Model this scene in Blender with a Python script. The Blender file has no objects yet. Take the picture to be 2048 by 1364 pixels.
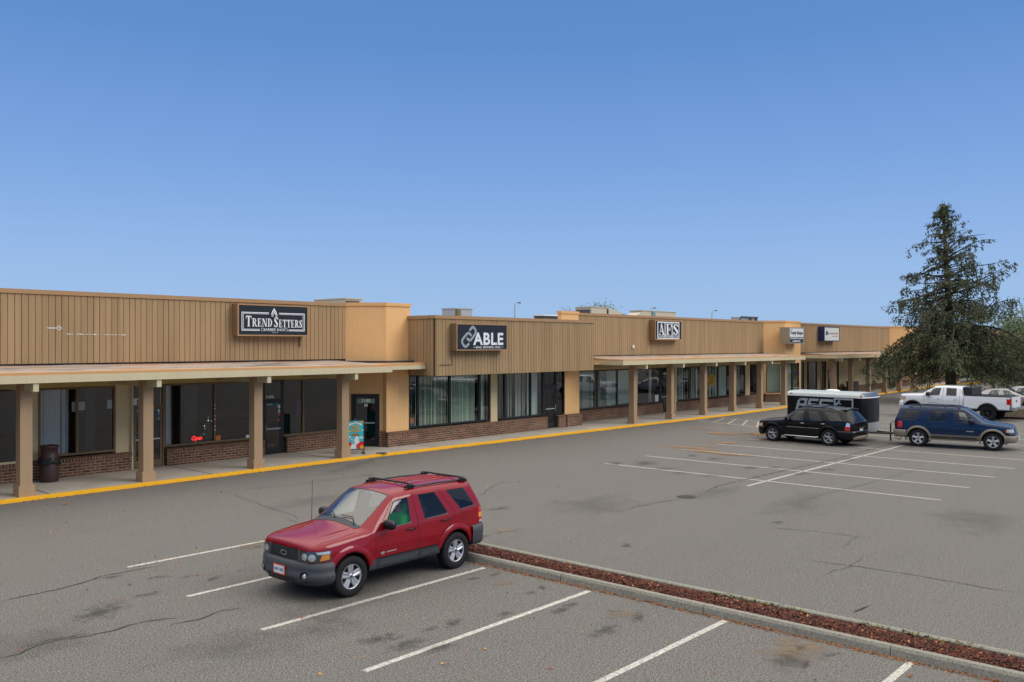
import bpy, bmesh, math, random
from mathutils import Vector, Matrix
from mathutils.bvhtree import BVHTree
random.seed(7)
R = math.radians
scene = bpy.context.scene
COL = scene.collection

# ---------------------------------------------------------------- survey
# camera constants measured from the photograph (level camera, 4.475 m up)
F_PX, CX, YH, CAM_H = 1750.0, 1024.0, 689.0, 4.475
YAW = math.atan((2560.0 - CX) / F_PX)
_c, _s = math.cos(YAW), math.sin(YAW)


def _ray(x, y):
    a = (x - CX) / F_PX
    return (_c + a * _s, _s - a * _c, -(y - YH) / F_PX)


def px(x, Y):
    """X where photo column x meets the wall plane Y."""
    r = _ray(x, YH)
    return r[0] * Y / r[1]


def pz(x, y, Y):
    r = _ray(x, y)
    return CAM_H + r[2] * Y / r[1]


def gp(x, y, z=0.0):
    r = _ray(x, y)
    t = (z - CAM_H) / r[2]
    return (r[0] * t, r[1] * t)


# ---------------------------------------------------------------- materials
MATS = {}


def srgb(r, g, b):
    def f(v):
        v /= 255.0
        return v / 12.92 if v <= .04045 else ((v + .055) / 1.055) ** 2.4
    return (f(r), f(g), f(b), 1.0)


def _new(name):
    m = bpy.data.materials.new(name)
    m.use_nodes = True
    MATS[name] = m
    return m, m.node_tree.nodes, m.node_tree.links, m.node_tree.nodes['Principled BSDF']


def mix_rgb(N, L, fac, a, b, mode='MIX'):
    n = N.new('ShaderNodeMix'); n.data_type = 'RGBA'; n.blend_type = mode
    for k, v in ((0, fac), (6, a), (7, b)):
        if hasattr(v, 'links'):
            L.new(v, n.inputs[k])
        else:
            n.inputs[k].default_value = v
    return n.outputs[2]


def noise(N, L, vec, scale, detail=4, rough=.55, dist=0):
    n = N.new('ShaderNodeTexNoise')
    n.inputs['Scale'].default_value = scale
    n.inputs['Detail'].default_value = detail
    n.inputs['Roughness'].default_value = rough
    n.inputs['Distortion'].default_value = dist
    if vec is not None:
        L.new(vec, n.inputs['Vector'])
    return n.outputs[0]


def ramp(N, L, v, stops):
    n = N.new('ShaderNodeValToRGB')
    e = n.color_ramp.elements
    while len(e) < len(stops):
        e.new(.5)
    for i, (p, c) in enumerate(stops):
        e[i].position = p
        e[i].color = c if len(c) == 4 else (*c, 1)
    L.new(v, n.inputs[0])
    return n.outputs[0]


def grey(v):
    return (v, v, v, 1)


def mul(c, k):
    return (c[0] * k, c[1] * k, c[2] * k, 1)


def mat(name, col, rough=.6, var=.12, scale=2.0, fine=0, bump=0, bscale=60, metal=0, spec=.5, coat=0, streak=0, sheets=0):
    if name in MATS:
        return MATS[name]
    m, N, L, P = _new(name)
    tc = N.new('ShaderNodeTexCoord').outputs['Object']
    c = mix_rgb(N, L, noise(N, L, tc, scale, 5), mul(col, 1 - var), mul(col, 1 + var))
    if fine:
        c = mix_rgb(N, L, fine, c, ramp(N, L, noise(N, L, tc, bscale, 3, .7), [(.35, mul(col, .55)), (.65, mul(col, 1.45))]))
    if streak:
        mp = N.new('ShaderNodeMapping'); mp.inputs['Scale'].default_value = (6, 6, .35)
        L.new(tc, mp.inputs['Vector'])
        c = mix_rgb(N, L, streak, c, ramp(N, L, noise(N, L, mp.outputs[0], 1.5, 5, .6), [(.35, mul(col, .6)), (.62, mul(col, 1.15))]))
    if sheets:      # board to board and sheet to sheet differences in an old paint job
        mp = N.new('ShaderNodeMapping'); mp.inputs['Scale'].default_value = (1.1, 1.1, .05)
        L.new(tc, mp.inputs['Vector'])
        c = mix_rgb(N, L, sheets, c, ramp(N, L, noise(N, L, mp.outputs[0], 2.2, 3, .7), [(.38, mul(col, .72)), (.5, mul(col, 1.0)), (.62, mul(col, 1.22))]))
    L.new(c, P.inputs['Base Color'])
    P.inputs['Roughness'].default_value = rough
    P.inputs['Metallic'].default_value = metal
    P.inputs['Specular IOR Level'].default_value = spec
    P.inputs['Coat Weight'].default_value = coat
    P.inputs['Coat Roughness'].default_value = .04
    if bump:
        b = N.new('ShaderNodeBump'); b.inputs['Strength'].default_value = bump
        b.inputs['Distance'].default_value = .02
        L.new(noise(N, L, tc, bscale, 3, .6), b.inputs['Height'])
        L.new(b.outputs[0], P.inputs['Normal'])
    return m


def emis(name, col, k):
    m, N, L, P = _new(name)
    P.inputs['Base Color'].default_value = col
    P.inputs['Emission Color'].default_value = col
    P.inputs['Emission Strength'].default_value = k
    return m


def glass(name, tint, refl=.9, rough=.02, wob=0.0, f0=.085):
    """thin window glass: tinted see-through plus a mirror layer by angle"""
    m = bpy.data.materials.new(name); m.use_nodes = True; MATS[name] = m
    N, L = m.node_tree.nodes, m.node_tree.links
    N.clear()
    out = N.new('ShaderNodeOutputMaterial')
    tr = N.new('ShaderNodeBsdfTransparent'); tr.inputs[0].default_value = tint
    gl = N.new('ShaderNodeBsdfGlossy'); gl.inputs['Roughness'].default_value = rough
    gl.inputs['Color'].default_value = grey(refl)
    # Schlick reflectance from the angle alone, the same on both faces of the pane
    ge = N.new('ShaderNodeNewGeometry'); dt = N.new('ShaderNodeVectorMath'); dt.operation = 'DOT_PRODUCT'
    L.new(ge.outputs['Incoming'], dt.inputs[0]); L.new(ge.outputs['Normal'], dt.inputs[1])

    def mt(op, a_, b_=None, c_=None):
        n = N.new('ShaderNodeMath'); n.operation = op
        for k, v in enumerate((a_, b_, c_)):
            if v is None: continue
            if hasattr(v, 'links'): L.new(v, n.inputs[k])
            else: n.inputs[k].default_value = v
        return n.outputs[0]
    q = mt('SUBTRACT', 1.0, mt('ABSOLUTE', dt.outputs['Value']))
    mp_o = mt('MULTIPLY_ADD', mt('POWER', q, 5.0), 1 - f0, f0)
    if wob:
        tc = N.new('ShaderNodeTexCoord').outputs['Object']
        b = N.new('ShaderNodeBump'); b.inputs['Strength'].default_value = wob; b.inputs['Distance'].default_value = .02
        L.new(noise(N, L, tc, .8, 2), b.inputs['Height'])
        L.new(b.outputs[0], gl.inputs['Normal'])
    mx = N.new('ShaderNodeMixShader')
    L.new(mp_o, mx.inputs[0]); L.new(tr.outputs[0], mx.inputs[1]); L.new(gl.outputs[0], mx.inputs[2])
    L.new(mx.outputs[0], out.inputs[0])
    return m


def brick_mat(name, soldier=False):
    m, N, L, P = _new(name)
    uv = N.new('ShaderNodeTexCoord').outputs['UV']
    if soldier:
        mp = N.new('ShaderNodeMapping'); mp.inputs['Rotation'].default_value = (0, 0, R(90))
        L.new(uv, mp.inputs['Vector']); uv = mp.outputs[0]
    b = N.new('ShaderNodeTexBrick')
    L.new(uv, b.inputs['Vector'])
    b.inputs['Scale'].default_value = 1.0
    b.inputs['Brick Width'].default_value = .30 if not soldier else .26
    b.inputs['Row Height'].default_value = .094 if not soldier else .10
    b.inputs['Mortar Size'].default_value = .012
    b.inputs['Mortar Smooth'].default_value = .2
    b.inputs['Bias'].default_value = 0
    if soldier:
        b.offset = 0
    b.inputs['Color1'].default_value = srgb(84, 54, 38)
    b.inputs['Color2'].default_value = srgb(126, 86, 62)
    b.inputs['Mortar'].default_value = srgb(168, 144, 118)
    c = mix_rgb(N, L, ramp(N, L, noise(N, L, uv, 1.2, 5), [(.4, grey(0)), (.7, grey(.5))]), b.outputs[0], srgb(70, 48, 42))
    L.new(c, P.inputs['Base Color'])
    P.inputs['Roughness'].default_value = .85
    bp = N.new('ShaderNodeBump'); bp.inputs['Strength'].default_value = .5; bp.inputs['Distance'].default_value = .01
    bp.invert = True
    L.new(b.outputs[1], bp.inputs['Height']); L.new(bp.outputs[0], P.inputs['Normal'])
    return m


brick_mat('brick'); brick_mat('brick_cap', True)
mat('panel', srgb(163, 136, 101), .75, .07, .6, .25, .1, 50, streak=.2, spec=.2, sheets=.4)
mat('panel_groove', srgb(120, 92, 64), .8)
mat('cap', srgb(166, 132, 96), .6, .06, .8, spec=.3)
mat('peach', srgb(236, 188, 130), .8, .07, .7, .25, .5, 30, spec=.2, streak=.10)
mat('peach_cap', srgb(228, 176, 118), .7, .05, .7, spec=.2)
mat('cream', srgb(202, 190, 156), .75, .06, .8, .1, .1, 40, spec=.2, streak=.1)
mat('cream_wall', srgb(210, 190, 150), .8, .06, .8, .12, .15, 60, spec=.2)
mat('soffit', srgb(196, 172, 112), .8, .1, .8, .1, spec=.2)
mat('column', srgb(170, 143, 113), .8, .06, .9, .22, .3, 40, spec=.2, streak=.12)
mat('roofing_base', srgb(150, 144, 142), .85, .3, .7, .3, .2, 10, spec=.2)
mat('tar', srgb(52, 52, 58), .7, .3, 3)
mat('tan_edge', srgb(200, 156, 110), .8, .15, 1.2, .1, spec=.2)
mat('bronze', srgb(70, 56, 40), .45, .12, 3, metal=.2)
mat('bronze_light', srgb(112, 92, 62), .5, .12, 3, metal=.2)
mat('black_frame', srgb(24, 25, 28), .4, .15, 3)
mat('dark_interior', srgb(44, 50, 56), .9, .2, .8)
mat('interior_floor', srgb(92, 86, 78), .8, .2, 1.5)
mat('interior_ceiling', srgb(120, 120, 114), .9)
mat('curtain', srgb(246, 250, 248), .9, .04, 3)
mat('blind_green', srgb(224, 240, 222), .8, .05, 2)
mat('blind_grey', srgb(236, 244, 240), .8, .05, 2)
glass('glass_dark', (.62, .67, .70, 1), .9, .01, .07, .085)
glass('glass_green', (.76, .83, .78, 1), .9, .012, .04, .13)
mat('white_paper', srgb(230, 232, 228), .7)
mat('dark_blue', srgb(24, 30, 48), .45)
mat('yellow_paint', srgb(228, 168, 34), .7, .08, 3, .25, .2, 40, spec=.2)
mat('kerb_concrete', srgb(138, 135, 124), .9, .28, 3.0, .55, .5, 28, spec=.2)
mat('white_metal', srgb(225, 226, 224), .4, .05)
mat('galv', srgb(176, 182, 182), .45, .12, 2, metal=.4)
mat('hvac_beige', srgb(190, 184, 164), .6, .08, 2)
mat('hvac_dark', srgb(74, 76, 80), .7, .1, 2)
mat('black_plastic', srgb(26, 26, 28), .45, .1, 4)
mat('rubber', srgb(30, 30, 31), .8, .15, 6, .2, .2, 60, spec=.3)
mat('chrome', srgb(205, 208, 210), .18, .05, 3, metal=.9)
mat('alloy', srgb(186, 188, 190), .32, .05, 3, metal=.65)
mat('bark', srgb(72, 60, 50), .95, .3, 3, .4, .5, 8)


def concrete():
    m, N, L, P = _new('sidewalk')
    tc = N.new('ShaderNodeTexCoord').outputs['Object']
    c = ramp(N, L, noise(N, L, tc, .55, 6, .65), [(.3, srgb(158, 151, 141)), (.55, srgb(181, 174, 163)), (.75, srgb(195, 188, 177))])
    c = mix_rgb(N, L, .3, c, ramp(N, L, noise(N, L, tc, 30, 4, .7), [(.35, srgb(120, 114, 104)), (.65, srgb(200, 192, 180))]))
    L.new(c, P.inputs['Base Color']); P.inputs['Roughness'].default_value = .88
    P.inputs['Specular IOR Level'].default_value = .25


def asphalt():
    m, N, L, P = _new('asphalt')
    tc = N.new('ShaderNodeTexCoord').outputs['Object']
    big = noise(N, L, tc, .11, 6, .6, .4)
    c = ramp(N, L, big, [(.32, srgb(72, 71, 70)), (.5, srgb(88, 86, 84)), (.66, srgb(102, 99, 96))])
    mid = noise(N, L, tc, 1.1, 5, .65)
    c = mix_rgb(N, L, .35, c, ramp(N, L, mid, [(.34, srgb(64, 62, 60)), (.64, srgb(104, 100, 95))]))
    # long streaks from tyres and sealing, along the drive lane
    mp = N.new('ShaderNodeMapping'); mp.inputs['Scale'].default_value = (.09, .8, 1)
    L.new(tc, mp.inputs['Vector'])
    c = mix_rgb(N, L, .38, c, ramp(N, L, noise(N, L, mp.outputs[0], 1.0, 6, .65), [(.36, srgb(56, 54, 53)), (.5, srgb(82, 80, 78)), (.62, srgb(106, 102, 97))]))
    # aggregate speckle, two sizes
    for sc_, k_, lo, hi in ((4, .15, 56, 108), (11, .26, 42, 130), (26, .50, 20, 178), (60, .50, 12, 205)):
        c = mix_rgb(N, L, k_, c, ramp(N, L, noise(N, L, tc, sc_, 3, .9), [(.38, srgb(lo, lo * .97, lo * .94)), (.5, srgb(82, 80, 78)), (.62, srgb(hi, hi * .97, hi * .93))]))
    L.new(c, P.inputs['Base Color'])
    P.inputs['Roughness'].default_value = .9
    P.inputs['Specular IOR Level'].default_value = .2
    b = N.new('ShaderNodeBump'); b.inputs['Strength'].default_value = .35; b.inputs['Distance'].default_value = .01
    L.new(noise(N, L, tc, 45, 3, .7), b.inputs['Height']); L.new(b.outputs[0], P.inputs['Normal'])


def worn_paint(name, col, wear=.5, base=(100, 95, 91)):
    m, N, L, P = _new(name)
    tc = N.new('ShaderNodeTexCoord').outputs['Object']
    a = ramp(N, L, noise(N, L, tc, 14, 6, .8), [(.36, grey(wear)), (.58, grey(0))])
    c = mix_rgb(N, L, a, mix_rgb(N, L, noise(N, L, tc, 1.3, 3), mul(col, .85), mul(col, 1.05)), srgb(*base))
    L.new(c, P.inputs['Base Color']); P.inputs['Roughness'].default_value = .8
    P.inputs['Specular IOR Level'].default_value = .2


def stain_mat(name, col, amount=.7, nscale=2.5, spread=.5):
    """flat sheet with an irregular soft outline; UV runs 0..1 over the sheet"""
    m = bpy.data.materials.new(name); m.use_nodes = True; MATS[name] = m
    N, L = m.node_tree.nodes, m.node_tree.links
    P = N['Principled BSDF']
    g = N.new('ShaderNodeTexCoord').outputs['UV']
    vm = N.new('ShaderNodeVectorMath'); vm.operation = 'SUBTRACT'; vm.inputs[1].default_value = (.5, .5, 0)
    L.new(g, vm.inputs[0])
    ln = N.new('ShaderNodeVectorMath'); ln.operation = 'LENGTH'; L.new(vm.outputs[0], ln.inputs[0])
    tc = N.new('ShaderNodeTexCoord').outputs['Object']
    n = noise(N, L, tc, nscale, 6, .65)
    ma = N.new('ShaderNodeMath'); ma.operation = 'MULTIPLY_ADD'; ma.inputs[1].default_value = spread * 1.6
    L.new(n, ma.inputs[0]); L.new(ln.outputs['Value'], ma.inputs[2])
    a = ramp(N, L, ma.outputs[0], [(spread * .8 + .0, grey(amount)), (spread * .8 + .27, grey(0))])
    f = N.new('ShaderNodeMath'); f.operation = 'LESS_THAN'; f.inputs[1].default_value = .49
    L.new(ln.outputs['Value'], f.inputs[0])
    fm = N.new('ShaderNodeMath'); fm.operation = 'MULTIPLY'
    L.new(f.outputs[0], fm.inputs[0]); L.new(a, fm.inputs[1])
    # fine break-up
    br = ramp(N, L, noise(N, L, tc, 24, 4, .75), [(.3, grey(.55)), (.6, grey(1))])
    fm2 = N.new('ShaderNodeMath'); fm2.operation = 'MULTIPLY'
    L.new(fm.outputs[0], fm2.inputs[0]); L.new(br, fm2.inputs[1])
    L.new(fm2.outputs[0], P.inputs['Alpha'])
    P.inputs['Base Color'].default_value = col
    P.inputs['Roughness'].default_value = .85
    P.inputs['Specular IOR Level'].default_value = .2


def roofing():
    """weathered roll roofing: pale grey with rusty and dark streaks running along the walk"""
    m, N, L, P = _new('roofing')
    tc = N.new('ShaderNodeTexCoord').outputs['Object']
    mp = N.new('ShaderNodeMapping'); mp.inputs['Scale'].default_value = (.35, 2.2, 1); L.new(tc, mp.inputs['Vector'])
    c = ramp(N, L, noise(N, L, mp.outputs[0], 1.0, 6, .65, .6), [(.34, srgb(70, 62, 58)), (.42, srgb(140, 130, 122)), (.50, srgb(168, 160, 154)), (.57, srgb(176, 132, 96)), (.68, srgb(146, 104, 76))])
    L.new(c, P.inputs['Base Color']); P.inputs['Roughness'].default_value = .9; P.inputs['Specular IOR Level'].default_value = .15


concrete(); asphalt(); roofing()
worn_paint('line_paint', srgb(206, 202, 192), .75)
worn_paint('line_paint_far', srgb(190, 186, 178), .9)
stain_mat('stain_oil', srgb(42, 39, 37), .42, 6)
stain_mat('stain_sand', srgb(140, 120, 92), .6, 4)
stain_mat('stain_needles', srgb(168, 120, 60), .8, 5)
stain_mat('stain_patch', srgb(74, 70, 66), .22, 1.2)


def signface(name, col, rough=.35):
    return mat(name, col, rough, .04, 3, spec=.4)


# ---------------------------------------------------------------- mesh helper
class MB:
    def __init__(s, M=None):
        s.v = []; s.f = []; s.M = M; s.uv = None; s.sm = []

    def pts(s, P):
        b = len(s.v)
        for p in P:
            p = Vector(p)
            s.v.append(s.M @ p if s.M else p)
        return b

    def face(s, P, sm=False):
        b = s.pts(P)
        s.f.append(tuple(range(b, b + len(P)))); s.sm.append(sm)

    def box(s, x0, x1, y0, y1, z0, z1):
        b = s.pts([(x0, y0, z0), (x1, y0, z0), (x1, y1, z0), (x0, y1, z0), (x0, y0, z1), (x1, y0, z1), (x1, y1, z1), (x0, y1, z1)])
        for q in ((0, 3, 2, 1), (4, 5, 6, 7), (0, 1, 5, 4), (1, 2, 6, 5), (2, 3, 7, 6), (3, 0, 4, 7)):
            s.f.append(tuple(b + i for i in q)); s.sm.append(False)
        return s

    def prism(s, P, z0, z1):
        n = len(P)
        b = s.pts([(x, y, z0) for x, y in P] + [(x, y, z1) for x, y in P])
        s.f.append(tuple(b + i for i in reversed(range(n)))); s.sm.append(False)
        s.f.append(tuple(b + n + i for i in range(n))); s.sm.append(False)
        for i in range(n):
            j = (i + 1) % n
            s.f.append((b + i, b + j, b + n + j, b + n + i)); s.sm.append(False)
        return s

    def grid(s, rows, closed=False, sm=True, flip=False):
        n = len(rows[0]); b = s.pts([p for r in rows for p in r])
        for i in range(len(rows) - 1):
            for j in range(n if closed else n - 1):
                k = (j + 1) % n
                q = (b + i * n + j, b + i * n + k, b + (i + 1) * n + k, b + (i + 1) * n + j)
                s.f.append(q[::-1] if flip else q); s.sm.append(sm)
        return s

    def tube(s, path, r, n=8, caps=True, sm=True):
        path = [Vector(p) for p in path]
        rs = r if isinstance(r, (list, tuple)) else [r] * len(path)
        rows = []; prev = None
        for i, p in enumerate(path):
            d = (path[min(i + 1, len(path) - 1)] - path[max(i - 1, 0)]).normalized()
            if prev is None:
                a = d.orthogonal().normalized()
            else:
                a = (prev - d * prev.dot(d)).normalized()
            prev = a; bb = d.cross(a)
            rows.append([p + (a * math.cos(t) + bb * math.sin(t)) * rs[i] for t in [2 * math.pi * k / n for k in range(n)]])
        s.grid(rows, True, sm)
        if caps:
            s.face(rows[0][::-1]); s.face(rows[-1])
        return s

    def lathe(s, prof, n=24, axis='z', o=(0, 0, 0), sm=True, caps=False):
        rows = []
        for r, h in prof:
            row = []
            for k in range(n):
                t = 2 * math.pi * k / n; a, b = r * math.cos(t), r * math.sin(t)
                row.append((o[0] + a, o[1] + b, o[2] + h) if axis == 'z' else (o[0] + a, o[1] + h, o[2] + b) if axis == 'y' else (o[0] + h, o[1] + a, o[2] + b))
            rows.append(row)
        s.grid(rows, True, sm, flip=(axis == 'y'))
        if caps:
            s.face(rows[0][::-1]); s.face(rows[-1])
        return s

    def build(s, name, m, parent=None, world=True, smooth=False, uv01=False):
        me = bpy.data.meshes.new(name)
        off = Vector((0, 0, 0))
        if parent is not None and world:
            q = parent
            while q is not None:
                off += q.location; q = q.parent
        me.from_pydata([tuple(v - off) for v in s.v], [], s.f)
        me.materials.append(MATS[m] if isinstance(m, str) else m)
        uvl = me.uv_layers.new(name='UVMap')
        for p in me.polygons:
            n = p.normal
            p.use_smooth = smooth or s.sm[p.index]
            for li in p.loop_indices:
                co = s.v[me.loops[li].vertex_index]
                if uv01:
                    k = li - p.loop_start
                    uvl.data[li].uv = ((0, 0), (1, 0), (1, 1), (0, 1))[k % 4]
                elif abs(n.z) > .7:
                    uvl.data[li].uv = (co.x, co.y)
                else:
                    l = math.hypot(n.x, n.y) or 1
                    uvl.data[li].uv = ((-n.y * co.x + n.x * co.y) / l, co.z)
        o = bpy.data.objects.new(name, me)
        COL.objects.link(o)
        if parent is not None:
            o.parent = parent
        return o


def tag(o, label=None, cat=None, group=None, kind=None):
    if label: o['label'] = label
    if cat: o['category'] = cat
    if group: o['group'] = group
    if kind: o['kind'] = kind
    return o


def empty(name, loc, label=None, cat=None, group=None, rz=0):
    o = bpy.data.objects.new(name, None); COL.objects.link(o)
    o.location = loc; o.rotation_euler = (0, 0, rz); o.empty_display_size = .3
    return tag(o, label, cat, group)


def kids(o):
    return [c for c in COL.objects if c.parent == o]


def copy_tree(o, parent=None):
    c = o.copy(); COL.objects.link(c)
    if parent is not None: c.parent = parent
    for ch in kids(o): copy_tree(ch, c)
    return c


def text_mesh(txt, size, sx=1.0, bold=0.0, shear=0.0, spacing=1.0):
    """letters as flat polygons, centred on the origin; returns verts, faces, width, height"""
    cu = bpy.data.curves.new('t', 'FONT'); cu.body = txt; cu.size = size; cu.offset = bold; cu.shear = shear
    cu.space_character = spacing; cu.resolution_u = 3
    ob = bpy.data.objects.new('t', cu); COL.objects.link(ob)
    dg = bpy.context.evaluated_depsgraph_get()
    me = bpy.data.meshes.new_from_object(ob.evaluated_get(dg))
    V = [Vector((v.co.x * sx, v.co.y, 0)) for v in me.vertices]; Fc = [tuple(p.vertices) for p in me.polygons]
    bpy.data.objects.remove(ob); bpy.data.curves.remove(cu); bpy.data.meshes.remove(me)
    x0, x1 = min(v.x for v in V), max(v.x for v in V); y0, y1 = min(v.y for v in V), max(v.y for v in V)
    for v in V: v.x -= (x0 + x1) / 2; v.y -= (y0 + y1) / 2
    return V, Fc, x1 - x0, y1 - y0


def add_text(mb, txt, cx, cz, h, y, w=None, bold=0.0, shear=0.0, spacing=1.0, rot=0.0):
    """letters of cap height ~h standing in the xz plane at depth y (facing -y), fitted to width w"""
    V, Fc, tw, th = text_mesh(txt, 1.0, 1, bold, shear, spacing)
    k = h / th; kx = (w / tw) if w else k
    cr, sr = math.cos(rot), math.sin(rot)
    b = len(mb.v)
    P = []
    for v in V:
        a, c = v.x * kx, v.y * k
        P.append((cx + a * cr - c * sr, y, cz + a * sr + c * cr))
    mb.pts(P)
    for f in Fc:
        # faces looking towards -y
        p = [mb.v[b + i] for i in f]
        mb.f.append(tuple(b + i for i in f)); mb.sm.append(False)


def frame_xy(o, d):
    """matrix with local x along d (2-D), local y to the right-hand inside, origin o"""
    d = Vector((d[0], d[1], 0)).normalized()
    n = Vector((-d.y, d.x, 0))
    M = Matrix.Identity(4)
    M.col[0][:3] = d; M.col[1][:3] = n; M.col[2][:3] = (0, 0, 1); M.col[3][:3] = (o[0], o[1], 0)
    return M
# ================================================================ GROUND
ground = MB().box(-400, 600, -300, 700, -.5, 0).build('parking_lot', 'asphalt')
tag(ground, 'grey worn asphalt parking lot with faded white stall lines', 'parking lot', kind='structure')


def line(p, q, w=.10, m='line_paint', z=.004, name='painted_line'):
    p = Vector((*p, 0)); q = Vector((*q, 0)); d = (q - p).normalized(); n = Vector((-d.y, d.x, 0)) * w / 2
    mb = MB(); k = max(1, int((q - p).length / 2))
    for i in range(k):
        a = p.lerp(q, i / k); b = p.lerp(q, (i + 1) / k)
        mb.face([(a - n) + Vector((0, 0, z)), (b - n) + Vector((0, 0, z)), (b + n) + Vector((0, 0, z)), (a + n) + Vector((0, 0, z))][::1])
    return mb.build(name, m, ground)


for a, b in [((8.12, 17.40), (12.85, 17.36)), ((7.87, 14.58), (12.85, 14.6)), ((7.72, 12.0), (12.82, 11.98)), ((7.67, 9.42), (12.86, 9.42)),
             ((7.9, 6.8), (12.95, 6.75)), ((8.0, 3.95), (12.96, 3.9)), ((8.0, 1.1), (12.96, 1.1))]:
    line(a, b, .11)
for x, y0, y1 in [(27.04, 19.1, 7.33), (29.97, 19.15, 7.29), (32.9, 19.25, 7.21), (35.67, 19.06, 7.19), (38.5, 19.04, 7.3), (41.3, 19.0, 7.3), (44.1, 19, 7.3), (46.9, 19, 7.3), (49.7, 19, 7.3)]:
    line((x, y0), (x, y1), .10)
line((25.71, 12.66), (51, 12.5), .10)
# hatched bay by the kerb
line(gp(1367, 838.5), gp(1530, 856), .11, 'line_paint_far')
line(gp(1420, 833), gp(1545, 845.5), .11, 'line_paint_far')
for t in (.18, .36, .54, .72, .9):
    a = gp(1367 + 163 * t, 838.5 + 17.5 * t); b = gp(1420 + 125 * (t - .12), 833 + 12.5 * (t - .12)); line(a, b, .1, 'line_paint_far')
for y in (24.2, 21.4, 10.0):
    line(gp(1758, 836), gp(1790, 838.5), .10, 'line_paint_far') if y == 24.2 else None
line(gp(1752, 843), gp(1800, 846.5), .10, 'line_paint_far')

rnd = random.Random(3)


def stain(x, y, rx, ry, rot=0, m='stain_oil', z=.006, name='oil_stain'):
    c, s = math.cos(rot), math.sin(rot)
    P = [(x + a * rx * c - b * ry * s, y + a * rx * s + b * ry * c, z) for a, b in ((-1, -1), (1, -1), (1, 1), (-1, 1))]
    mb = MB(); mb.face(P)
    o = mb.build(name, m, ground, uv01=True)
    return o


zz = .006
for i, (X, Y, rx, ry, m) in enumerate([
        (760, 1278, .45, .22, 0), (812, 1290, .5, .2, 0), (880, 1296, .4, .16, 0), (1010, 1229, .22, .12, 0), (1122, 1221, .32, .14, 0), (1145, 1209, .2, .12, 0), (1228, 1223, .16, .1, 0),
        (990, 1149, .25, .1, 0), (948, 1158, .22, .09, 0), (1005, 1168, .3, .14, 2), (1085, 1176, .2, .09, 0), (1060, 1187, .25, .08, 0), (905, 1247, .3, .15, 0), (855, 1260, .2, .12, 0),
        (1252, 1092, .34, .14, 0), (1245, 1230, .5, .2, 2), (1210, 1262, .45, .18, 0), (1275, 1236, .35, .12, 0), (1588, 1300, .9, .45, 1), (1575, 1322, .5, .25, 0), (1600, 1296, .2, .08, 0), (1662, 1311, .18, .08, 0), (1612, 1329, .3, .06, 0),
        (295, 1190, .3, .14, 0), (225, 1155, .3, .12, 0), (320, 1155, .25, .1, 0), (430, 1158, .3, .12, 0), (375, 1154, .22, .05, 0), (395, 1151, .1, .04, 0), (515, 1095, .3, .1, 0), (500, 1092, .5, .2, 2), (200, 1225, .7, .35, 0), (1010, 1062, .6, .18, 2), (960, 1076, .45, .14, 0), (1000, 1018, .5, .2, 0),
        (1230, 927, .6, .35, 0), (1290, 927, .9, .5, 0), (1330, 938, .6, .3, 0), (1360, 947, .4, .25, 0), (1420, 952, .5, .25, 0), (1385, 912, .5, .25, 0), (1427, 918, .55, .3, 0), (1500, 936, .5, .3, 0), (1550, 936, .5, .2, 0), (1555, 1046, .32, .14, 0), (1600, 948, .5, .3, 0), (1655, 940, .5, .25, 0), (1700, 920, .5, .3, 0),
        (1375, 896, 1.6, .38, 3), (1447, 886, 1.2, .3, 3), (1525, 869, 1.5, .7, 3), (1558, 882, 1.3, .35, 3), (1440, 868, 1.2, .5, 3), (1405, 858, .7, .4, 3), (1420, 894, .6, .2, 3), (1418, 905, 2.0, .3, 3), (1478, 911, 1.2, .2, 3), (1770, 890, .3, .15, 3),
        (1180, 1010, 2.4, 1.2, 4), (640, 1000, 2.5, .8, 4), (1600, 1010, 2.5, 1.0, 4), (500, 1290, 1.8, .8, 4), (1950, 1040, 2.2, 1.2, 4), (1430, 985, 2.0, .6, 4), (60, 1290, 1.6, .8, 4), (160, 984, 1.0, .12, 0), (700, 1195, 2.4, .9, 4), (700, 935, 3, .5, 4)]):
    g = gp(X, Y)
    zz = .006 + (i % 60) * .0004
    nm, mm = [('oil_stain', 'stain_oil'), ('sand_stain', 'stain_sand'), ('sand_stain', 'stain_sand'), ('fallen_needles', 'stain_needles'), ('tar_patch', 'stain_patch')][m]
    stain(g[0], g[1], rx * 1.7, ry * 1.9, rnd.uniform(-.5, .5) if m != 3 else R(-90) + rnd.uniform(-.3, .3), mm, zz, nm)

mat('crack_tar', srgb(58, 54, 51), .8, .2, 4, spec=.15)
mat('crack_pale', srgb(78, 74, 70), .9, .2, 4, spec=.15)


def crack(pts, w=.03, jit=.05, m='crack_tar', z=.005, wild=1.0):
    P = [Vector((*gp(*p), 0)) for p in pts]
    Q = []
    for a, b in zip(P, P[1:]):
        n = max(2, int((b - a).length / .12))
        d = (b - a).normalized(); nn = Vector((-d.y, d.x, 0))
        for i in range(n):
            Q.append(a.lerp(b, i / n) + nn * (jit * (math.sin(len(Q) * .9 + a.x) + .6 * math.sin(len(Q) * 2.3)) * .8 + rnd.uniform(-jit, jit) * .5) * .55)
    Q.append(P[-1])
    L_, R_ = [], []
    for i, q in enumerate(Q):
        d = (Q[min(i + 1, len(Q) - 1)] - Q[max(i - 1, 0)]).normalized(); nn = Vector((-d.y, d.x, 0))
        t = i / (len(Q) - 1)
        ww = w * .36 * rnd.uniform(.4, 1.4) * (min(1, 6 * t + .15) * min(1, 6 * (1 - t) + .15))
        L_.append(tuple(q + nn * ww + Vector((0, 0, z)))); R_.append(tuple(q - nn * ww + Vector((0, 0, z))))
    MB().grid([L_, R_], sm=False, flip=True).build('asphalt_crack', m, ground)


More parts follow.
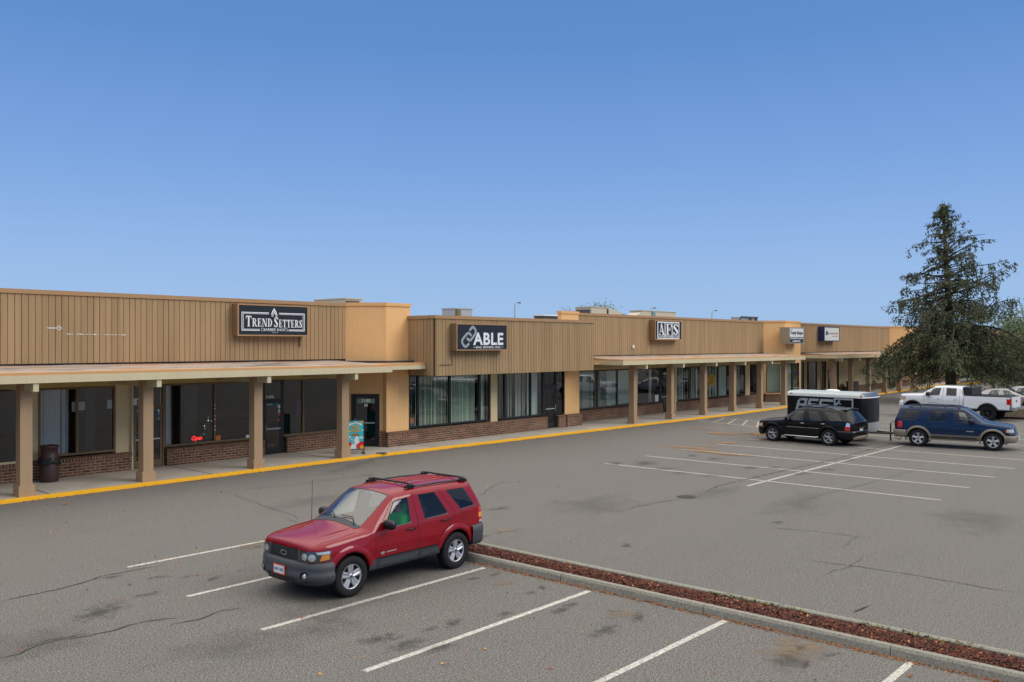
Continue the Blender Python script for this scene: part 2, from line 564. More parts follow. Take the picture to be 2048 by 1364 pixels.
crack([(0, 1204), (60, 1190), (130, 1176), (215, 1150), (328, 1130)], .05)
crack([(0, 1316), (40, 1308), (90, 1286), (150, 1272), (172, 1268)], .05)
crack([(37, 1297), (92, 1283), (150, 1269)], .03)
crack([(135, 1280), (200, 1268), (262, 1250), (330, 1237), (360, 1236)], .05)
crack([(340, 1251), (392, 1240), (445, 1222), (492, 1216)], .045)
crack([(450, 982), (495, 1000), (545, 1018), (592, 1032), (593, 1040)], .03, .06, 'crack_pale')
crack([(570, 1038), (600, 1046), (640, 1054)], .03, .04, 'crack_pale')
crack([(440, 985), (520, 975), (585, 970), (640, 963), (700, 955), (752, 948)], .03, .03, 'crack_pale')
crack([(960, 993), (985, 972), (1005, 965), (1050, 962)], .03, .08, 'crack_pale')
crack([(1395, 992), (1410, 985), (1432, 974), (1452, 968), (1535, 949), (1600, 934), (1665, 920), (1722, 904), (1760, 894), (1800, 884)], .07, .06)
crack([(1372, 996), (1330, 1003), (1300, 1008), (1250, 1020), (1235, 1024)], .035, .08, 'crack_pale')
crack([(1350, 1000), (1300, 1006), (1260, 1014)], .03, .08, 'crack_pale')
crack([(1600, 1002), (1660, 986), (1740, 966), (1800, 948), (1850, 936)], .03, .03, 'crack_pale')
crack([(1600, 1118), (1655, 1126), (1718, 1134), (1800, 1146), (1868, 1157), (1960, 1174), (2048, 1188)], .035, .03, 'crack_pale')
crack([(1645, 1150), (1700, 1133), (1734, 1108)], .025, .07, 'crack_pale')
crack([(1690, 1098), (1687, 1095), (1713, 1072)], .025, .06, 'crack_pale')
crack([(1530, 1055), (1620, 1062), (1710, 1073), (1760, 1080)], .03, .03, 'crack_pale')
crack([(1708, 1226), (1722, 1218), (1740, 1211)], .09, .03, 'crack_tar')
crack([(1395, 1107), (1420, 1105)], .04, .02, 'crack_tar')
crack([(715, 953), (752, 948)], .06, .02)
crack([(360, 965), (430, 958)], .05, .02)

# manhole
g = gp(1373, 994)
mh = MB().lathe([(0, .012), (.26, .012), (.265, .0125), (.30, .004)], 28, 'z', (g[0], g[1], 0)).build('manhole_cover', mat('iron', srgb(62, 57, 52), .8, .25, 9))
tag(mh, 'round dark iron manhole cover at the start of a tar line', 'manhole cover')
mb = MB()
for k in range(-4, 5):
    w = math.sqrt(max(.006, .24 ** 2 - (k * .052) ** 2))
    mb.box(g[0] - w, g[0] + w, g[1] + k * .052 - .01, g[1] + k * .052 + .01, .013, .02)
mb.build('grip_bar', 'galv', None)
gb = COL.objects['grip_bar']; gb.parent = mh; gb.data.materials[0] = MATS['hvac_dark']

# fallen leaves
mat('leaf_yellow', srgb(196, 150, 60), .8, .3, 9); mat('leaf_rust', srgb(150, 84, 36), .8, .3, 9)
leaf_spots = [(131, 1009, 1), (212, 1030, 0), (36, 1028, 0), (535, 951, 1), (1258, 902, 0), (40, 1304, 1), (225, 1237, 1), (604, 1239, 1), (938, 1073, 0), (1137, 1079, 0), (1237, 1110, 0), (1797, 1151, 0), (1165, 1267, 0), (1100, 1338, 1),
              (640, 1350, 0), (1364, 968, 0), (1475, 854, 1), (396, 943, 0), (1820, 1354, 1), (1412, 1248, 1), (1535, 1262, 1), (885, 1330, 0), (970, 1300, 0), (1320, 1180, 1)]
for i, (X, Y, k) in enumerate(leaf_spots):
    zz2 = .12 if (X, Y) == (396, 943) else 0.0
    x, y = gp(X, Y, zz2); r = rnd.uniform(.025, .045) * (2 if i == 0 else 1)
    P = [(x + r * math.cos(t) * (1 if j % 2 else .5), y + r * math.sin(t) * (1 if j % 2 else .5), zz2 + .012 + rnd.uniform(0, .03)) for j, t in enumerate([2 * math.pi * q / 10 for q in range(10)])]
    mb = MB(); c0 = (x, y, zz2 + .03)
    for j in range(10): mb.face([c0, P[j], P[(j + 1) % 10]])
    where = 'near the storefronts' if Y < 1040 else 'in the foreground stalls'
    tag(mb.build('fallen_leaf', 'leaf_rust' if k else 'leaf_yellow', None), ('rust brown' if k else 'pale yellow') + ' dead leaf lying flat on the asphalt ' + where, 'leaf', 'fallen leaves on the lot')

# ---------------------------------------------------------------- kerb and sidewalk
KERB = [(-30, 27.2), (0, 27.02), (9, 26.92), (14, 26.9), (19, 26.95), (23, 26.95), (30, 26.72), (40, 26.4), (50, 26.05), (58, 26.15), (66, 26.4), (75, 26.7), (85, 27.0), (98, 27.6), (112, 28.2)]


def kerb_y(x):
    for (a, b), (c, d) in zip(KERB, KERB[1:]):
        if a <= x <= c:
            t = (x - a) / (c - a); return b + (d - b) * t
    return KERB[-1][1]


ks = [-30 + i * .5 for i in range(285)]
rows = []
for x in ks:
    y = kerb_y(x); j = rnd.uniform(-.012, .012)
    rows.append([(x, y - .015 + j, 0.001), (x, y + j, .085), (x, y + .02, .104), (x, y + .14 + j, .106), (x, y + .16, .100)])
kb = MB().grid(rows, sm=False, flip=True).build('kerb', 'yellow_paint'); tag(kb, 'yellow painted kerb along the storefront sidewalk', 'kerb', kind='structure')
mb = MB()
for a, b in zip(ks, ks[1:]):
    mb.face([(a, kerb_y(a) + .13, .10), (b, kerb_y(b) + .13, .10), (b, 30.2, .12), (a, 30.2, .12)])
sw = mb.build('sidewalk', 'sidewalk'); tag(sw, 'pale concrete sidewalk under the canopy', 'sidewalk', kind='structure')
for x in [-.1 + 5.2 * k for k in range(22)]:
    a = kerb_y(x)
    MB().face  # noqa
    j = MB(); j.face([(x, a + .15, .106), (x + .035, a + .15, .106), (x + .035, 30.1, .125), (x, 30.1, .125)]); j.build('control_joint', 'hvac_dark', sw)

# ---------------------------------------------------------------- mulch island
isl = empty('mulch_island', (13, 8, 0), None, None)
tag(isl, 'long narrow concrete kerbed planting strip filled with bark mulch', 'planting strip')


def kerb_run(x, y0, y1, sgn, name='concrete_kerb'):
    """rounded kerb stones end to end; sgn +1 outer face towards +x"""
    y = y0; n = 0
    while y > y1:
        L_ = min(3.0, y - y1)
        rows = []
        m = max(2, int(L_ / .3))
        for k in range(m + 1):
            yy = y - .004 - (L_ - .012) * k / m; w = rnd.uniform(-.006, .006)
            rows.append([(x - sgn * .02 + w, yy, -.02), (x + w, yy, .105), (x + sgn * .03 + w, yy, .145), (x + sgn * .12, yy, .15), (x + sgn * .15, yy, .13), (x + sgn * .15, yy, -.02)])
        mb = MB().grid(rows, sm=False, flip=(sgn > 0))
        mb.face(rows[0][::-1] if sgn < 0 else rows[0]); mb.face(rows[-1] if sgn < 0 else rows[-1][::-1])
        mb.build(name, 'kerb_concrete', isl); y -= L_


kerb_run(13.02, 13.2, -9, 1)
kerb_run(13.98, 13.2, -9, -1)
mb = MB()
mb.box(13.02, 13.98, 13.2, 13.36, -.02, .145); mb.build('concrete_kerb', 'kerb_concrete', isl)
# soil bed plus bark chips
mat('mulch_soil', srgb(62, 40, 30), .95, .35, 6, .5, .6, 30)
mat('chip_red', srgb(104, 52, 36), .9, .35, 9); mat('chip_dark', srgb(62, 38, 28), .9, .3, 9); mat('chip_pale', srgb(176, 128, 84), .9, .25, 9)
rows = []
for i in range(149):
    y = 13.2 - i * .15
    rows.append([(13.17 + j * .066, y, .085 + .03 * math.sin(math.pi * j / 10) + rnd.uniform(-.012, .012)) for j in range(11)])
MB().grid(rows, sm=False, flip=True).build('soil_bed', 'mulch_soil', isl)
for nm, mm, cnt in (('chip_red', 'chip_red', 15000), ('chip_dark', 'chip_dark', 8000), ('chip_pale', 'chip_pale', 900)):
    mb = MB()
    for i in range(cnt):
        y = 13.2 - 14.0 * rnd.random() if rnd.random() < .88 else 13.2 - 21 * rnd.random()
        x = rnd.uniform(13.18, 13.83) if rnd.random() < .97 else rnd.uniform(13.1, 13.9)
        z = .10 + .03 * math.sin(math.pi * min(1, max(0, (x - 13.17) / .66))) + rnd.uniform(-.01, .02)
        l = rnd.uniform(.008, .026); w = l * rnd.uniform(.25, .6); t = rnd.uniform(0, 6.28); e = rnd.uniform(-.6, .6)
        a = Vector((math.cos(t) * l, math.sin(t) * l, e * l)); b = Vector((-math.sin(t) * w, math.cos(t) * w, rnd.uniform(-.5, .5) * w)); c = Vector((x, y, z))
        mb.face([c - a - b, c + a - b, c + a + b, c - a + b])
    o = mb.build('bark_mulch', mm, isl); o['kind'] = 'stuff'
# moss along the inner back kerb
mat('moss', srgb(104, 100, 36), .95, .4, 8)
mb = MB()
for i in range(900):
    y = 8.6 - 9 * rnd.random(); x = 13.84 + rnd.uniform(-.05, .05); c = Vector((x, y, .135 + rnd.uniform(-.01, .02))); l = rnd.uniform(.008, .03)
    if math.sin(y * 2.1) + math.sin(y * 5.3 + 1) * .6 < -.2: continue
    t = rnd.uniform(0, 6.28); a = Vector((math.cos(t) * l, math.sin(t) * l, rnd.uniform(0, l))); b = Vector((-math.sin(t) * l, math.cos(t) * l, rnd.uniform(-l, l) * .5))
    mb.face([c - a, c + b, c + a, c - b])
o = mb.build('moss', 'moss', isl); o['kind'] = 'stuff'

# wind-blown bits: needles, grit and leaf crumbs gathered at the kerb feet and over the lot
for nm, mm, cnt, spots in (('leaf_litter', 'leaf_rust', 2600, 0), ('grit', 'chip_pale', 1500, 1)):
    mb = MB()
    for i in range(cnt):
        r_ = rnd.random()
        if r_ < .55: x, y = 13.0 - abs(rnd.gauss(0, .05)), 12.4 - 13 * rnd.random()
        elif r_ < .7: x = 9 + 40 * rnd.random(); y = kerb_y(x) - .03 - abs(rnd.gauss(0, .08))
        elif r_ < .85: x, y = rnd.gauss(10, 2.0), rnd.uniform(3, 18)
        else: x, y = rnd.uniform(8, 50), rnd.uniform(6, 26)
        l = rnd.uniform(.006, .018) * (1 if y < 15 else 1.8); t = rnd.uniform(0, 6.28)
        a_ = Vector((math.cos(t) * l, math.sin(t) * l, rnd.uniform(0, l))); b_ = Vector((-math.sin(t) * l * .5, math.cos(t) * l * .5, 0)); c = Vector((x, y, .012))
        mb.face([c - a_ - b_, c + a_ - b_, c + a_ + b_, c - a_ + b_])
    tag(mb.build(nm, mm), 'scattered ' + ('brown leaf crumbs' if not spots else 'pale grit') + ' along the kerbs and over the asphalt', nm.replace('_', ' '), kind='stuff')

# ================================================================ BUILDING
mall = empty('strip_mall', (40, 30, 0), 'long single storey tan and peach strip mall with covered walk and storefronts', 'building')
I4 = Matrix.Identity(4)


def part(mb, name, m, parent=None, **k):
    return mb.build(name, m, parent or mall, **k)


def grooved(M, x0, x1, z0, z1, pitch=.203, name='siding_panel', depth=.1, gw=.017):
    """vertical board siding with real grooves, front on local y=0"""
    mb = MB(M); gr = MB(M); x = x0; i = 0
    rr = random.Random(int(x0 * 100))
    while x < x1 - .01:
        e = min(x + pitch, x1)
        w = gw * (1.6 if i % 6 == 0 else 1)
        mb.face([(x + w / 2, 0, z0), (e - w / 2 if e < x1 else e, 0, z0), (e - w / 2 if e < x1 else e, 0, z1), (x + w / 2, 0, z1)])
        if i:
            gr.face([(x - w / 2, .018, z0), (x + w / 2, .018, z0), (x + w / 2, .018, z1), (x - w / 2, .018, z1)])
            mb.face([(x + w / 2, .018, z0), (x + w / 2, 0, z0), (x + w / 2, 0, z1), (x + w / 2, .018, z1)])
            mb.face([(x - w / 2, 0, z0), (x - w / 2, .018, z0), (x - w / 2, .018, z1), (x - w / 2, 0, z1)])
        else:
            gr.face([(x, .018, z0), (x + w / 2, .018, z0), (x + w / 2, .018, z1), (x, .018, z1)])
        x = e; i += 1
    mb.box(x0, x1, .03, depth, z0, z1)
    o = part(mb, name, 'panel')
    gr.build('groove', 'panel_groove', o)
    return o


def cap(M, x0, x1, z, m='cap', h=.13, d=.32, out=.04, name='parapet_cap'):
    return part(MB(M).box(x0, x1, -out, d, z - h, z + .012), name, m)


def siding(x0, x1, Y, z0, z1, depth=.28):
    M = Matrix.Translation((0, Y, 0))
    grooved(M, x0, x1, z0, z1 - .12, depth=depth)
    cap(M, x0, x1, z1)
    part(MB(M).box(x0, x1, .05, .2, z0 - .09, z0), 'base_flashing', 'tar')


X_A1 = 23.33
siding(-14, X_A1, 29.9, 3.86, 6.22)
# ---- tower 1 (diagonal face + front face)
D2 = Vector((.66, -.75)).normalized()


def tower(xs, ys, xc, Yf, xr, z0, z1):
    """peach stucco block: diagonal from (xs,ys) to (xc,Yf), then front to xr"""
    P = [(xs, ys), (xc, Yf), (xr, Yf), (xr, ys + 1.5), (xs, ys + 1.5)]
    part(MB().prism(P, z0, z1 - .13), 'stucco_tower', 'peach')
    P = [(xs, ys - .05), (xc - .02, Yf - .04), (xr + .04, Yf - .04), (xr + .04, ys + 1.54), (xs, ys + 1.54)]
    part(MB().prism(P, z1 - .13, z1 + .01), 'parapet_cap', 'peach_cap')


T1c = (24.46, 28.6)
T1R = px(820, 28.6)
tower(X_A1, 29.9, T1c[0], T1c[1], T1R, 3.46, 6.25)
part(MB().prism([(X_A1, 29.86), (T1c[0], 28.56), (25.7, 28.56), (25.7, 28.2), (24.2, 28.2), (23.0, 29.6)], 3.70, 3.78), 'tar_flashing', 'tar')
# ---- projecting box over the bail bonds shop
BX0, BX1, BY = 25.7, px(1187.5, 26.88), 26.88
grooved(Matrix.Translation((0, BY, 0)), BX0, BX1, 3.14, 5.59)
cap(Matrix.Translation((0, BY, 0)), BX0 - .04, BX1, 5.71)
Ms = frame_xy((BX0, 28.62), (0, -1))
Ms.col[1][:3] = (1, 0, 0)
grooved(Ms, 0, 28.62 - BY, 3.14, 5.59)
cap(Ms, 0, 28.62 - BY - .3, 5.71)
part(MB().box(BX0 + .1, BX1 - .02, BY + .1, 28.65, 3.16, 3.22), 'soffit', 'soffit')
part(MB().box(BX0 + .1, BX1 - .02, BY + .11, 31, 5.35, 5.40), 'flat_roof', 'roofing')
part(MB().box(BX1 - .02, BX1, BY + .11, 31, 3.14, 5.59), 'siding_panel', 'panel')
# mirrored tower behind the right end of that box
TBL, TBR = px(1120, 28.6), px(1157, 28.6)
part(MB().box(TBL + .12, TBR, 28.6, 28.85, 5.41, 6.12), 'stucco_tower', 'peach')
part(MB().box(TBL + .08, TBR + .04, 28.56, 28.89, 6.12, 6.26), 'parapet_cap', 'peach_cap')
# ---- section C siding
siding(TBR + .04, px(1527, 29.4), 29.4, 3.85, 6.24)
# tower 2
xs = px(1527, 29.4)
k = 0
for it in range(400):
    k = it * .01
    q = (xs + .66 * k, 29.4 - .75 * k)
    if q[0] >= px(1571, q[1]): break
T2c = q
T2R = px(1601, T2c[1])
tower(xs, 29.4, T2c[0], T2c[1], T2R, 3.46, 6.28)
siding(T2R + .02, px(1779, 29.4), 29.4, 3.85, 6.24)
X3 = px(1779, 29.4)
tower(X3, 29.4, X3 + 1.4, 27.9, X3 + 9.5, 3.46, 6.3)
siding(X3 + 9.5, 118, 29.4, 3.85, 6.1)
# roof slab behind the parapets
part(MB().box(-14, 118, 31.1, 62, 5.2, 5.6), 'flat_roof', 'roofing')
part(MB().box(-14, 118, 60, 62, 0, 5.2), 'rear_wall', 'peach')


# ---- canopies
def canopy(x0, x1, yf, yb, z0=3.38, zt=3.60, ends=(0, 0)):
    part(MB().box(x0, x1, yf, yf + .05, z0, zt), 'fascia_board', 'cream')
    part(MB().box(x0 + .002, x1 - .002, yf + .012, yf + .4, zt, zt + .085), 'roof_edge', 'tan_edge')
    part(MB().box(x0 + .05, x1 - .05, yf + .055, yb, z0 + .06, z0 + .09), 'soffit', 'soffit')
    mb = MB()
    n = max(2, int((x1 - x0) / .6))
    rr = [[(x0 + (x1 - x0) * i / n, yf + .4 + (yb - yf - .4) * j / 5, zt + .07 + (.13) * j / 5 + rnd.uniform(-.008, .008)) for j in range(6)] for i in range(n + 1)]
    mb.grid(rr, sm=False); part(mb, 'canopy_roof', 'roofing')
    for e, x in ((ends[0], x0), (ends[1], x1)):
        if e:
            a, b = (x, x + .05) if x == x0 else (x - .05, x)
            part(MB().box(a, b, yf + .05, yb, z0, zt), 'fascia_board', 'cream')
            part(MB().box(a + (.0 if x != x0 else .002), b - .002, yf + .401, yb, zt, zt + .085), 'roof_edge', 'tan_edge')


canopy(-14, 22.9, 26.4, 29.9, ends=(0, 1))
part(MB().box(22.9, 25.68, 27.45, 27.5, 3.43, 3.585), 'fascia_board', 'cream')
part(MB().box(22.9, 25.69, 27.462, 28.56, 3.585, 3.70), 'roof_edge', 'tan_edge')
part(MB().box(22.9, 25.66, 27.5, 28.58, 3.44, 3.47), 'soffit', 'soffit')
part(MB().box(22.0, 24.2, 28.55, 29.88, 3.55, 3.60), 'canopy_roof', 'roofing')
CX0 = px(1246.5, 26.0)
canopy(CX0, px(1611, 26.0), 26.0, 29.4, ends=(1, 1))
part(MB().box(BX1 + .01, CX0, 27.4, 29.38, 3.41, 3.44), 'soffit', 'soffit')
DX0 = px(1671, 26.2)
canopy(DX0, X3 + 10, 26.2, 29.4, ends=(1, 0))
part(MB().prism([(DX0, 27.6), (px(1610, 28.5), 28.4), (px(1610, 28.5), 29.4), (DX0, 29.4)], 3.38, 3.62), 'fascia_board', 'cream')


# ---- columns
def column(x0, Y):
    """x0,Y = front left corner of the base"""
    mb = MB(); w = .44
    bz = .10
    mb.box(x0, x0 + w, Y, Y + w, bz, .42)
    a, b = x0 + .055, x0 + w - .055
    mb.box(a, b, Y + .055, Y + w - .055, .421, 3.43)
    part(mb, 'column', 'column')
    yf = 26.44 if x0 < 30 else (26.03 if x0 < 64 else 26.24)
    xm = x0 + w * .5
    part(MB().box(xm - .075, xm + .075, yf, 29.85 if x0 < 30 else 29.4, 3.14, 3.437), 'beam', 'cream')


for x in (-1.9, 1.9, 5.7, 9.50, 13.12, 17.10, 20.93):
    column(x, 27.1 if x < 15 else 27.06)
for X in (1269, 1344, 1410.5, 1469, 1523.5, 1571.5):
    Yc = 26.72
    column(px(X, Yc) - .03, Yc)
for X in (1669, 1705, 1740, 1773, 1802, 1830):
    column(px(X, 26.8), 26.8)


# ---- storefront pieces
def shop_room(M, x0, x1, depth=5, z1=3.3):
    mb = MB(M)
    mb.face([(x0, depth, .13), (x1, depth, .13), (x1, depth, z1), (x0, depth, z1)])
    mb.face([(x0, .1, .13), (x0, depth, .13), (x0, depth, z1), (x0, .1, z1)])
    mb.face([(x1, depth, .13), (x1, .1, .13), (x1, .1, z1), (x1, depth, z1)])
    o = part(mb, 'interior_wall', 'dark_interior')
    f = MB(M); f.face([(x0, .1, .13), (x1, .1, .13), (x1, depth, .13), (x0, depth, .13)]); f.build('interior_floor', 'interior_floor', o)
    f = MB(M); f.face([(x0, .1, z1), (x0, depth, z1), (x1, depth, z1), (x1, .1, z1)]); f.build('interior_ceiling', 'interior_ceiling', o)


def base_wall(M, x0, x1, top=.74, proud=.13, back=.25):
    mb = MB(M).box(x0, x1, -proud, back, .1, top - .14)
    o = part(mb, 'brick_base', 'brick')
    MB(M).grid([[(x0 - .015, -proud - .025, top - .14), (x1 + .015, -proud - .025, top - .14)], [(x0 - .015, -proud - .025, top - .03), (x1 + .015, -proud - .025, top - .03)],
                [(x0 - .015, .02, top + .01), (x1 + .015, .02, top + .01)]], sm=False).build('brick_cap', 'brick_cap', o)
    e = MB(M)
    for x, r in ((x0 - .015, 1), (x1 + .015, -1)):
        q = [(x, -proud - .025, top - .14), (x, -proud - .025, top - .03), (x, .02, top + .01), (x, .02, top - .14)]
        e.face(q if r > 0 else q[::-1])
    e.face([(x0 - .015, -proud - .025, top - .14), (x0 - .015, .02, top - .14), (x1 + .015, .02, top - .14), (x1 + .015, -proud - .025, top - .14)])
    e.build('brick_cap', 'brick', o)
    return o


def window(M, x0, x1, z0, z1, mulls=(), fw=.06, frame='bronze', gl='glass_dark', fd=.12, mw=None, skew=0.0):
    mb = MB(M); mw = mw or fw
    mb.box(x0, x1, -.01, fd, z0, z0 + fw); mb.box(x0, x1, -.01, fd, z1 - fw, z1)
    xs_ = [x0 + fw / 2] + list(mulls) + [x1 - fw / 2]
    for i, x in enumerate(xs_):
        w = fw if i in (0, len(xs_) - 1) else mw
        mb.box(x - w / 2, x + w / 2, -.014, fd - .003, z0 + fw + .001, z1 - fw - .001)
    o = part(mb, 'window', frame)
    g = MB(M)
    for i, (a, b) in enumerate(zip(xs_, xs_[1:])):
        dy = .045 + .0006 * (i % 3)
        t = random.Random(int(a * 77)).uniform(-.004, .004)
        k = skew * (b - a) / 2
        g.face([(a + mw / 2, dy - k, z0 + fw), (b - mw / 2, dy + t + k, z0 + fw), (b - mw / 2, dy + t + k, z1 - fw), (a + mw / 2, dy - k, z1 - fw)])
    g.build('pane', gl, o)
    return o


def curtain(M, x0, x1, z0, z1, parent, m='curtain', y=.32, pleat=.09, amp=.03, name='curtain'):
    n = max(4, int((x1 - x0) / pleat * 4)); rr = random.Random(int(x0 * 31))
    rows = [[], []]; ph = rr.random() * 6
    for i in range(n + 1):
        x = x0 + (x1 - x0) * i / n; u = (x - x0) / pleat
        yy = y + amp * math.sin(2 * math.pi * u + ph) + amp * .5 * math.sin(u * 2.1)
        rows[0].append((x, yy, z0)); rows[1].append((x + .01 * math.sin(u), yy * .98 + .006, z1))
    return MB(M).grid(rows, sm=True).build(name, m, parent)


def vblinds(M, x0, x1, z0, z1, parent, m='blind_grey', y=.22, pitch=.088, ang=12, jitter=8, gaps=()):
    mb = MB(M); rr = random.Random(int(x0 * 53)); x = x0
    while x < x1:
        t = R(ang + rr.uniform(-jitter, jitter))
        if any(a <= x <= b for a, b in gaps): x += pitch; continue
        dx, dy = math.cos(t) * .044, math.sin(t) * .044
        mb.face([(x - dx, y - dy, z0), (x + dx, y + dy, z0), (x + dx, y + dy, z1), (x - dx, y - dy, z1)])
        x += pitch
    return mb.build('blinds', m, parent)


def shop_door(M, x0, x1, z1, zt=None, frame='black_frame', gl='glass_dark', fw=.07, handle='l', transom=True, st=.09):
    """aluminium glazed door from the sidewalk; zt transom top"""
    mb = MB(M)
    top = zt or z1
    mb.box(x0, x0 + fw, -.02, .1, .125, top); mb.box(x1 - fw, x1, -.02, .1, .125, top)
    mb.box(x0 + fw, x1 - fw, -.018, .098, top - fw, top)
    if zt: mb.box(x0 + fw, x1 - fw, -.018, .098, z1, z1 + fw)
    mb.box(x0 + fw, x1 - fw, -.02, .15, .12, .14)
    o = part(mb, 'door_frame', frame)
    a, b = x0 + fw + .006, x1 - fw - .006
    lf = MB(M)
    lf.box(a, a + st, 0, .045, .15, z1 - .01); lf.box(b - st, b, 0, .045, .15, z1 - .01)
    lf.box(a + st, b - st, .001, .044, .15, .38); lf.box(a + st, b - st, .001, .044, z1 - .12, z1 - .01)
    d = part(lf, 'door', frame)
    p = MB(M); p.face([(a + st, .022, .38), (b - st, .022, .38), (b - st, .022, z1 - .12), (a + st, .022, z1 - .12)]); p.build('pane', gl, d)
    hx = a + .04 if handle == 'l' else b - .04
    MB(M).tube([(hx, 0, 1.0), (hx, -.05, 1.02), (hx, -.05, 1.28), (hx, 0, 1.30)], .012).build('handle', 'galv', d)
    MB(M).box(a + st, b - st, -.035, -.01, 1.10, 1.15).build('push_bar', 'galv', d)
    if zt:
        p = MB(M); p.face([(a - .006, .03, z1 + fw), (b + .006, .03, z1 + fw), (b + .006, .03, zt - fw), (a - .006, .03, zt - fw)]); p.build('pane', gl, o)
    return o, d


def pier(M, x0, x1, z0=.72, z1=3.5, m='cream_wall', out=.0, back=.3):
    return part(MB(M).box(x0, x1, -out, back, z0, z1), 'wall', m)


# ---------------- section A (barber shop and neighbour)
YA = 30.13
A = Matrix.Translation((0, YA, 0))
a = lambda x: px(x, YA)
ZT, ZB = 3.06, .78
pier(A, -14, X_A1 + .3, 3.06, 3.86, 'soffit', out=0, back=.4)
wl = window(A, a(-330), a(46), ZB, ZT, (a(-215), a(-100)), gl='glass_dark', frame='bronze')
part(MB(A).box(a(-330), a(46), -.14, .02, ZB - .06, ZB), 'sill', 'cream')
base_wall(A, -14, a(260), .74)
pier(A, a(46), a(76)); pier(A, a(231), a(263), out=.02)
part(MB(A).box(a(260), a(263), -.14, .0, .12, 3.06), 'door_trim', 'cream')
w2 = window(A, a(76), a(231), ZB + .02, ZT, (a(154.5),), fw=.07, frame='bronze_light')
curtain(A, a(84), a(128), .8, 3.0, w2, y=.3); curtain(A, a(132), a(145), .8, 3.0, w2, 'blind_grey', y=.34)
curtain(A, a(186), a(206), .8, 3.0, w2, 'hvac_dark', y=.6)
pap = MB(A)
for q0, q1, y0, y1 in ((145, 153, 804, 824), (158, 171, 804, 821), (216, 226, 800, 818)):
    pap.face([(a(q0), .055, pz(q0, y1, YA)), (a(q1), .055, pz(q0, y1, YA)), (a(q1), .055, pz(q0, y0, YA)), (a(q0), .055, pz(q0, y0, YA))])
pap.build('paper_notice', 'white_paper', w2)
d1 = shop_door(A, a(263), a(328), 2.27, 3.06, 'bronze_light', fw=.06)
w3 = window(A, a(328), a(526), ZB, ZT, (a(429.5),), fw=.07, frame='bronze_light')
curtain(A, a(334), a(356), .8, 3.0, w3, 'blind_grey', y=.5, amp=.01)
curtain(A, a(372), a(384), .8, 3.0, w3, 'black_plastic', y=.45)
curtain(A, a(388), a(424), .8, 3.0, w3, 'hvac_dark', y=1.1, amp=.05, pleat=.3)
base_wall(A, a(331), a(526), .74)
d2 = shop_door(A, a(526), a(567), 2.25, 3.06, 'black_frame', fw=.06)
w4 = window(A, a(564), a(697), ZB, ZT, (a(606.5),), fw=.07, frame='bronze_light')
base_wall(A, a(571), a(699), .76)
for r0, r1 in ((-14, a(46)), (a(46) + .1, a(245)), (a(250), a(525)), (a(526), a(698))):
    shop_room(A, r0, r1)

# ---------------- tower 1 lower walls
T1l = math.hypot(T1c[0] - X_A1, T1c[1] - 29.9)
MD = frame_xy((X_A1 + .12, 30.02), D2)     # wall under the diagonal
Ld = (T1c[0] - X_A1 - .02) / D2.x


def dx(x):
    """distance along the diagonal wall for photo column x"""
    r = _ray(x, YH); o = (X_A1 + .12, 30.02)
    return (r[1] * o[0] - r[0] * o[1]) / (r[0] * D2.y - r[1] * D2.x)


e0, e1 = dx(702.5), dx(759)
Lc = dx(771)
pier(MD, -.3, e0, .1, 3.46, 'peach'); pier(MD, e1, Lc, .66, 3.46, 'peach'); pier(MD, e0, e1, 2.36, 3.46, 'peach')
base = MB(MD).box(e1, Lc + .06, -.12, .1, .1, .66); o = part(base, 'brick_base', 'brick')
MB(MD).box(e1 - .01, Lc + .07, -.14, .02, .66, .76).build('brick_cap', 'brick_cap', o)
d3 = shop_door(MD, e0, e1, 2.36, None, 'black_frame', fw=.13, st=.06)
fl = MB(MD)
fl.box(e0, e1, .6, .62, .13, 2.36)
part(fl, 'interior_wall', 'dark_interior')
tr = MB(MD); tr.face([(e0 + .26, -.012, 1.96), (e1 - .2, -.012, 1.96), (e1 - .2, -.012, 2.16), (e0 + .26, -.012, 2.16)]); tr.build('number_panel', mat('grey_green', srgb(120, 140, 128), .5), d3[1])
tx = MB(MD); add_text(tx, '3180', (e0 + e1) / 2 + .03, 2.08, .15, -.02, None, .03); add_text(tx, 'M', (e0 + e1) / 2 + .03, 1.88, .14, -.02, None, .02); tx.build('door_number', 'white_paper', d3[1])

# ---------------- section B (bail bonds)
YB = 28.62
B = Matrix.Translation((0, YB, 0)); b = lambda x: px(x, YB)
cor = T1c[0] + .02
pier(B, cor, b(817), .74, 3.5, 'peach', out=.02)
base_wall(B, cor - .03, b(1091), .74, .15)
w5 = window(B, b(817), b(981), .80, 3.14, (b(836.5), b(900), b(959.5)), fw=.08, frame='black_frame', gl='glass_green', mw=.1)
vblinds(B, b(838), b(898), .84, 3.1, w5, 'blind_green', ang=26); vblinds(B, b(902), b(956), .84, 3.1, w5, 'blind_green', ang=20); vblinds(B, b(818), b(834), 1.2, 3.1, w5, 'blind_green', ang=60)
vblinds(B, b(962), b(975), .84, 3.1, w5, 'curtain', ang=20)
pier(B, b(981), b(995), .74, 3.3, 'cream_wall')
w6 = window(B, b(995), b(1087), .80, 3.14, (b(1010), b(1061.5)), fw=.08, frame='black_frame', gl='glass_green', mw=.09)
vblinds(B, b(997), b(1007), .84, 3.1, w6, 'curtain', ang=65); curtain(B, b(1063), b(1083), .84, 3.1, w6, 'blind_grey'); vblinds(B, b(1012), b(1057), .84, 3.1, w6, 'blind_grey', ang=30, jitter=14)
d4 = shop_door(B, b(1087), b(1112), 2.32, 3.14, 'black_frame', gl='glass_dark', fw=.06, handle='r')
w7 = window(B, b(1112), b(1128), .80, 3.14, (), fw=.05, frame='black_frame', gl='glass_dark')
base_wall(B, b(1113), b(1128), .74, .15)
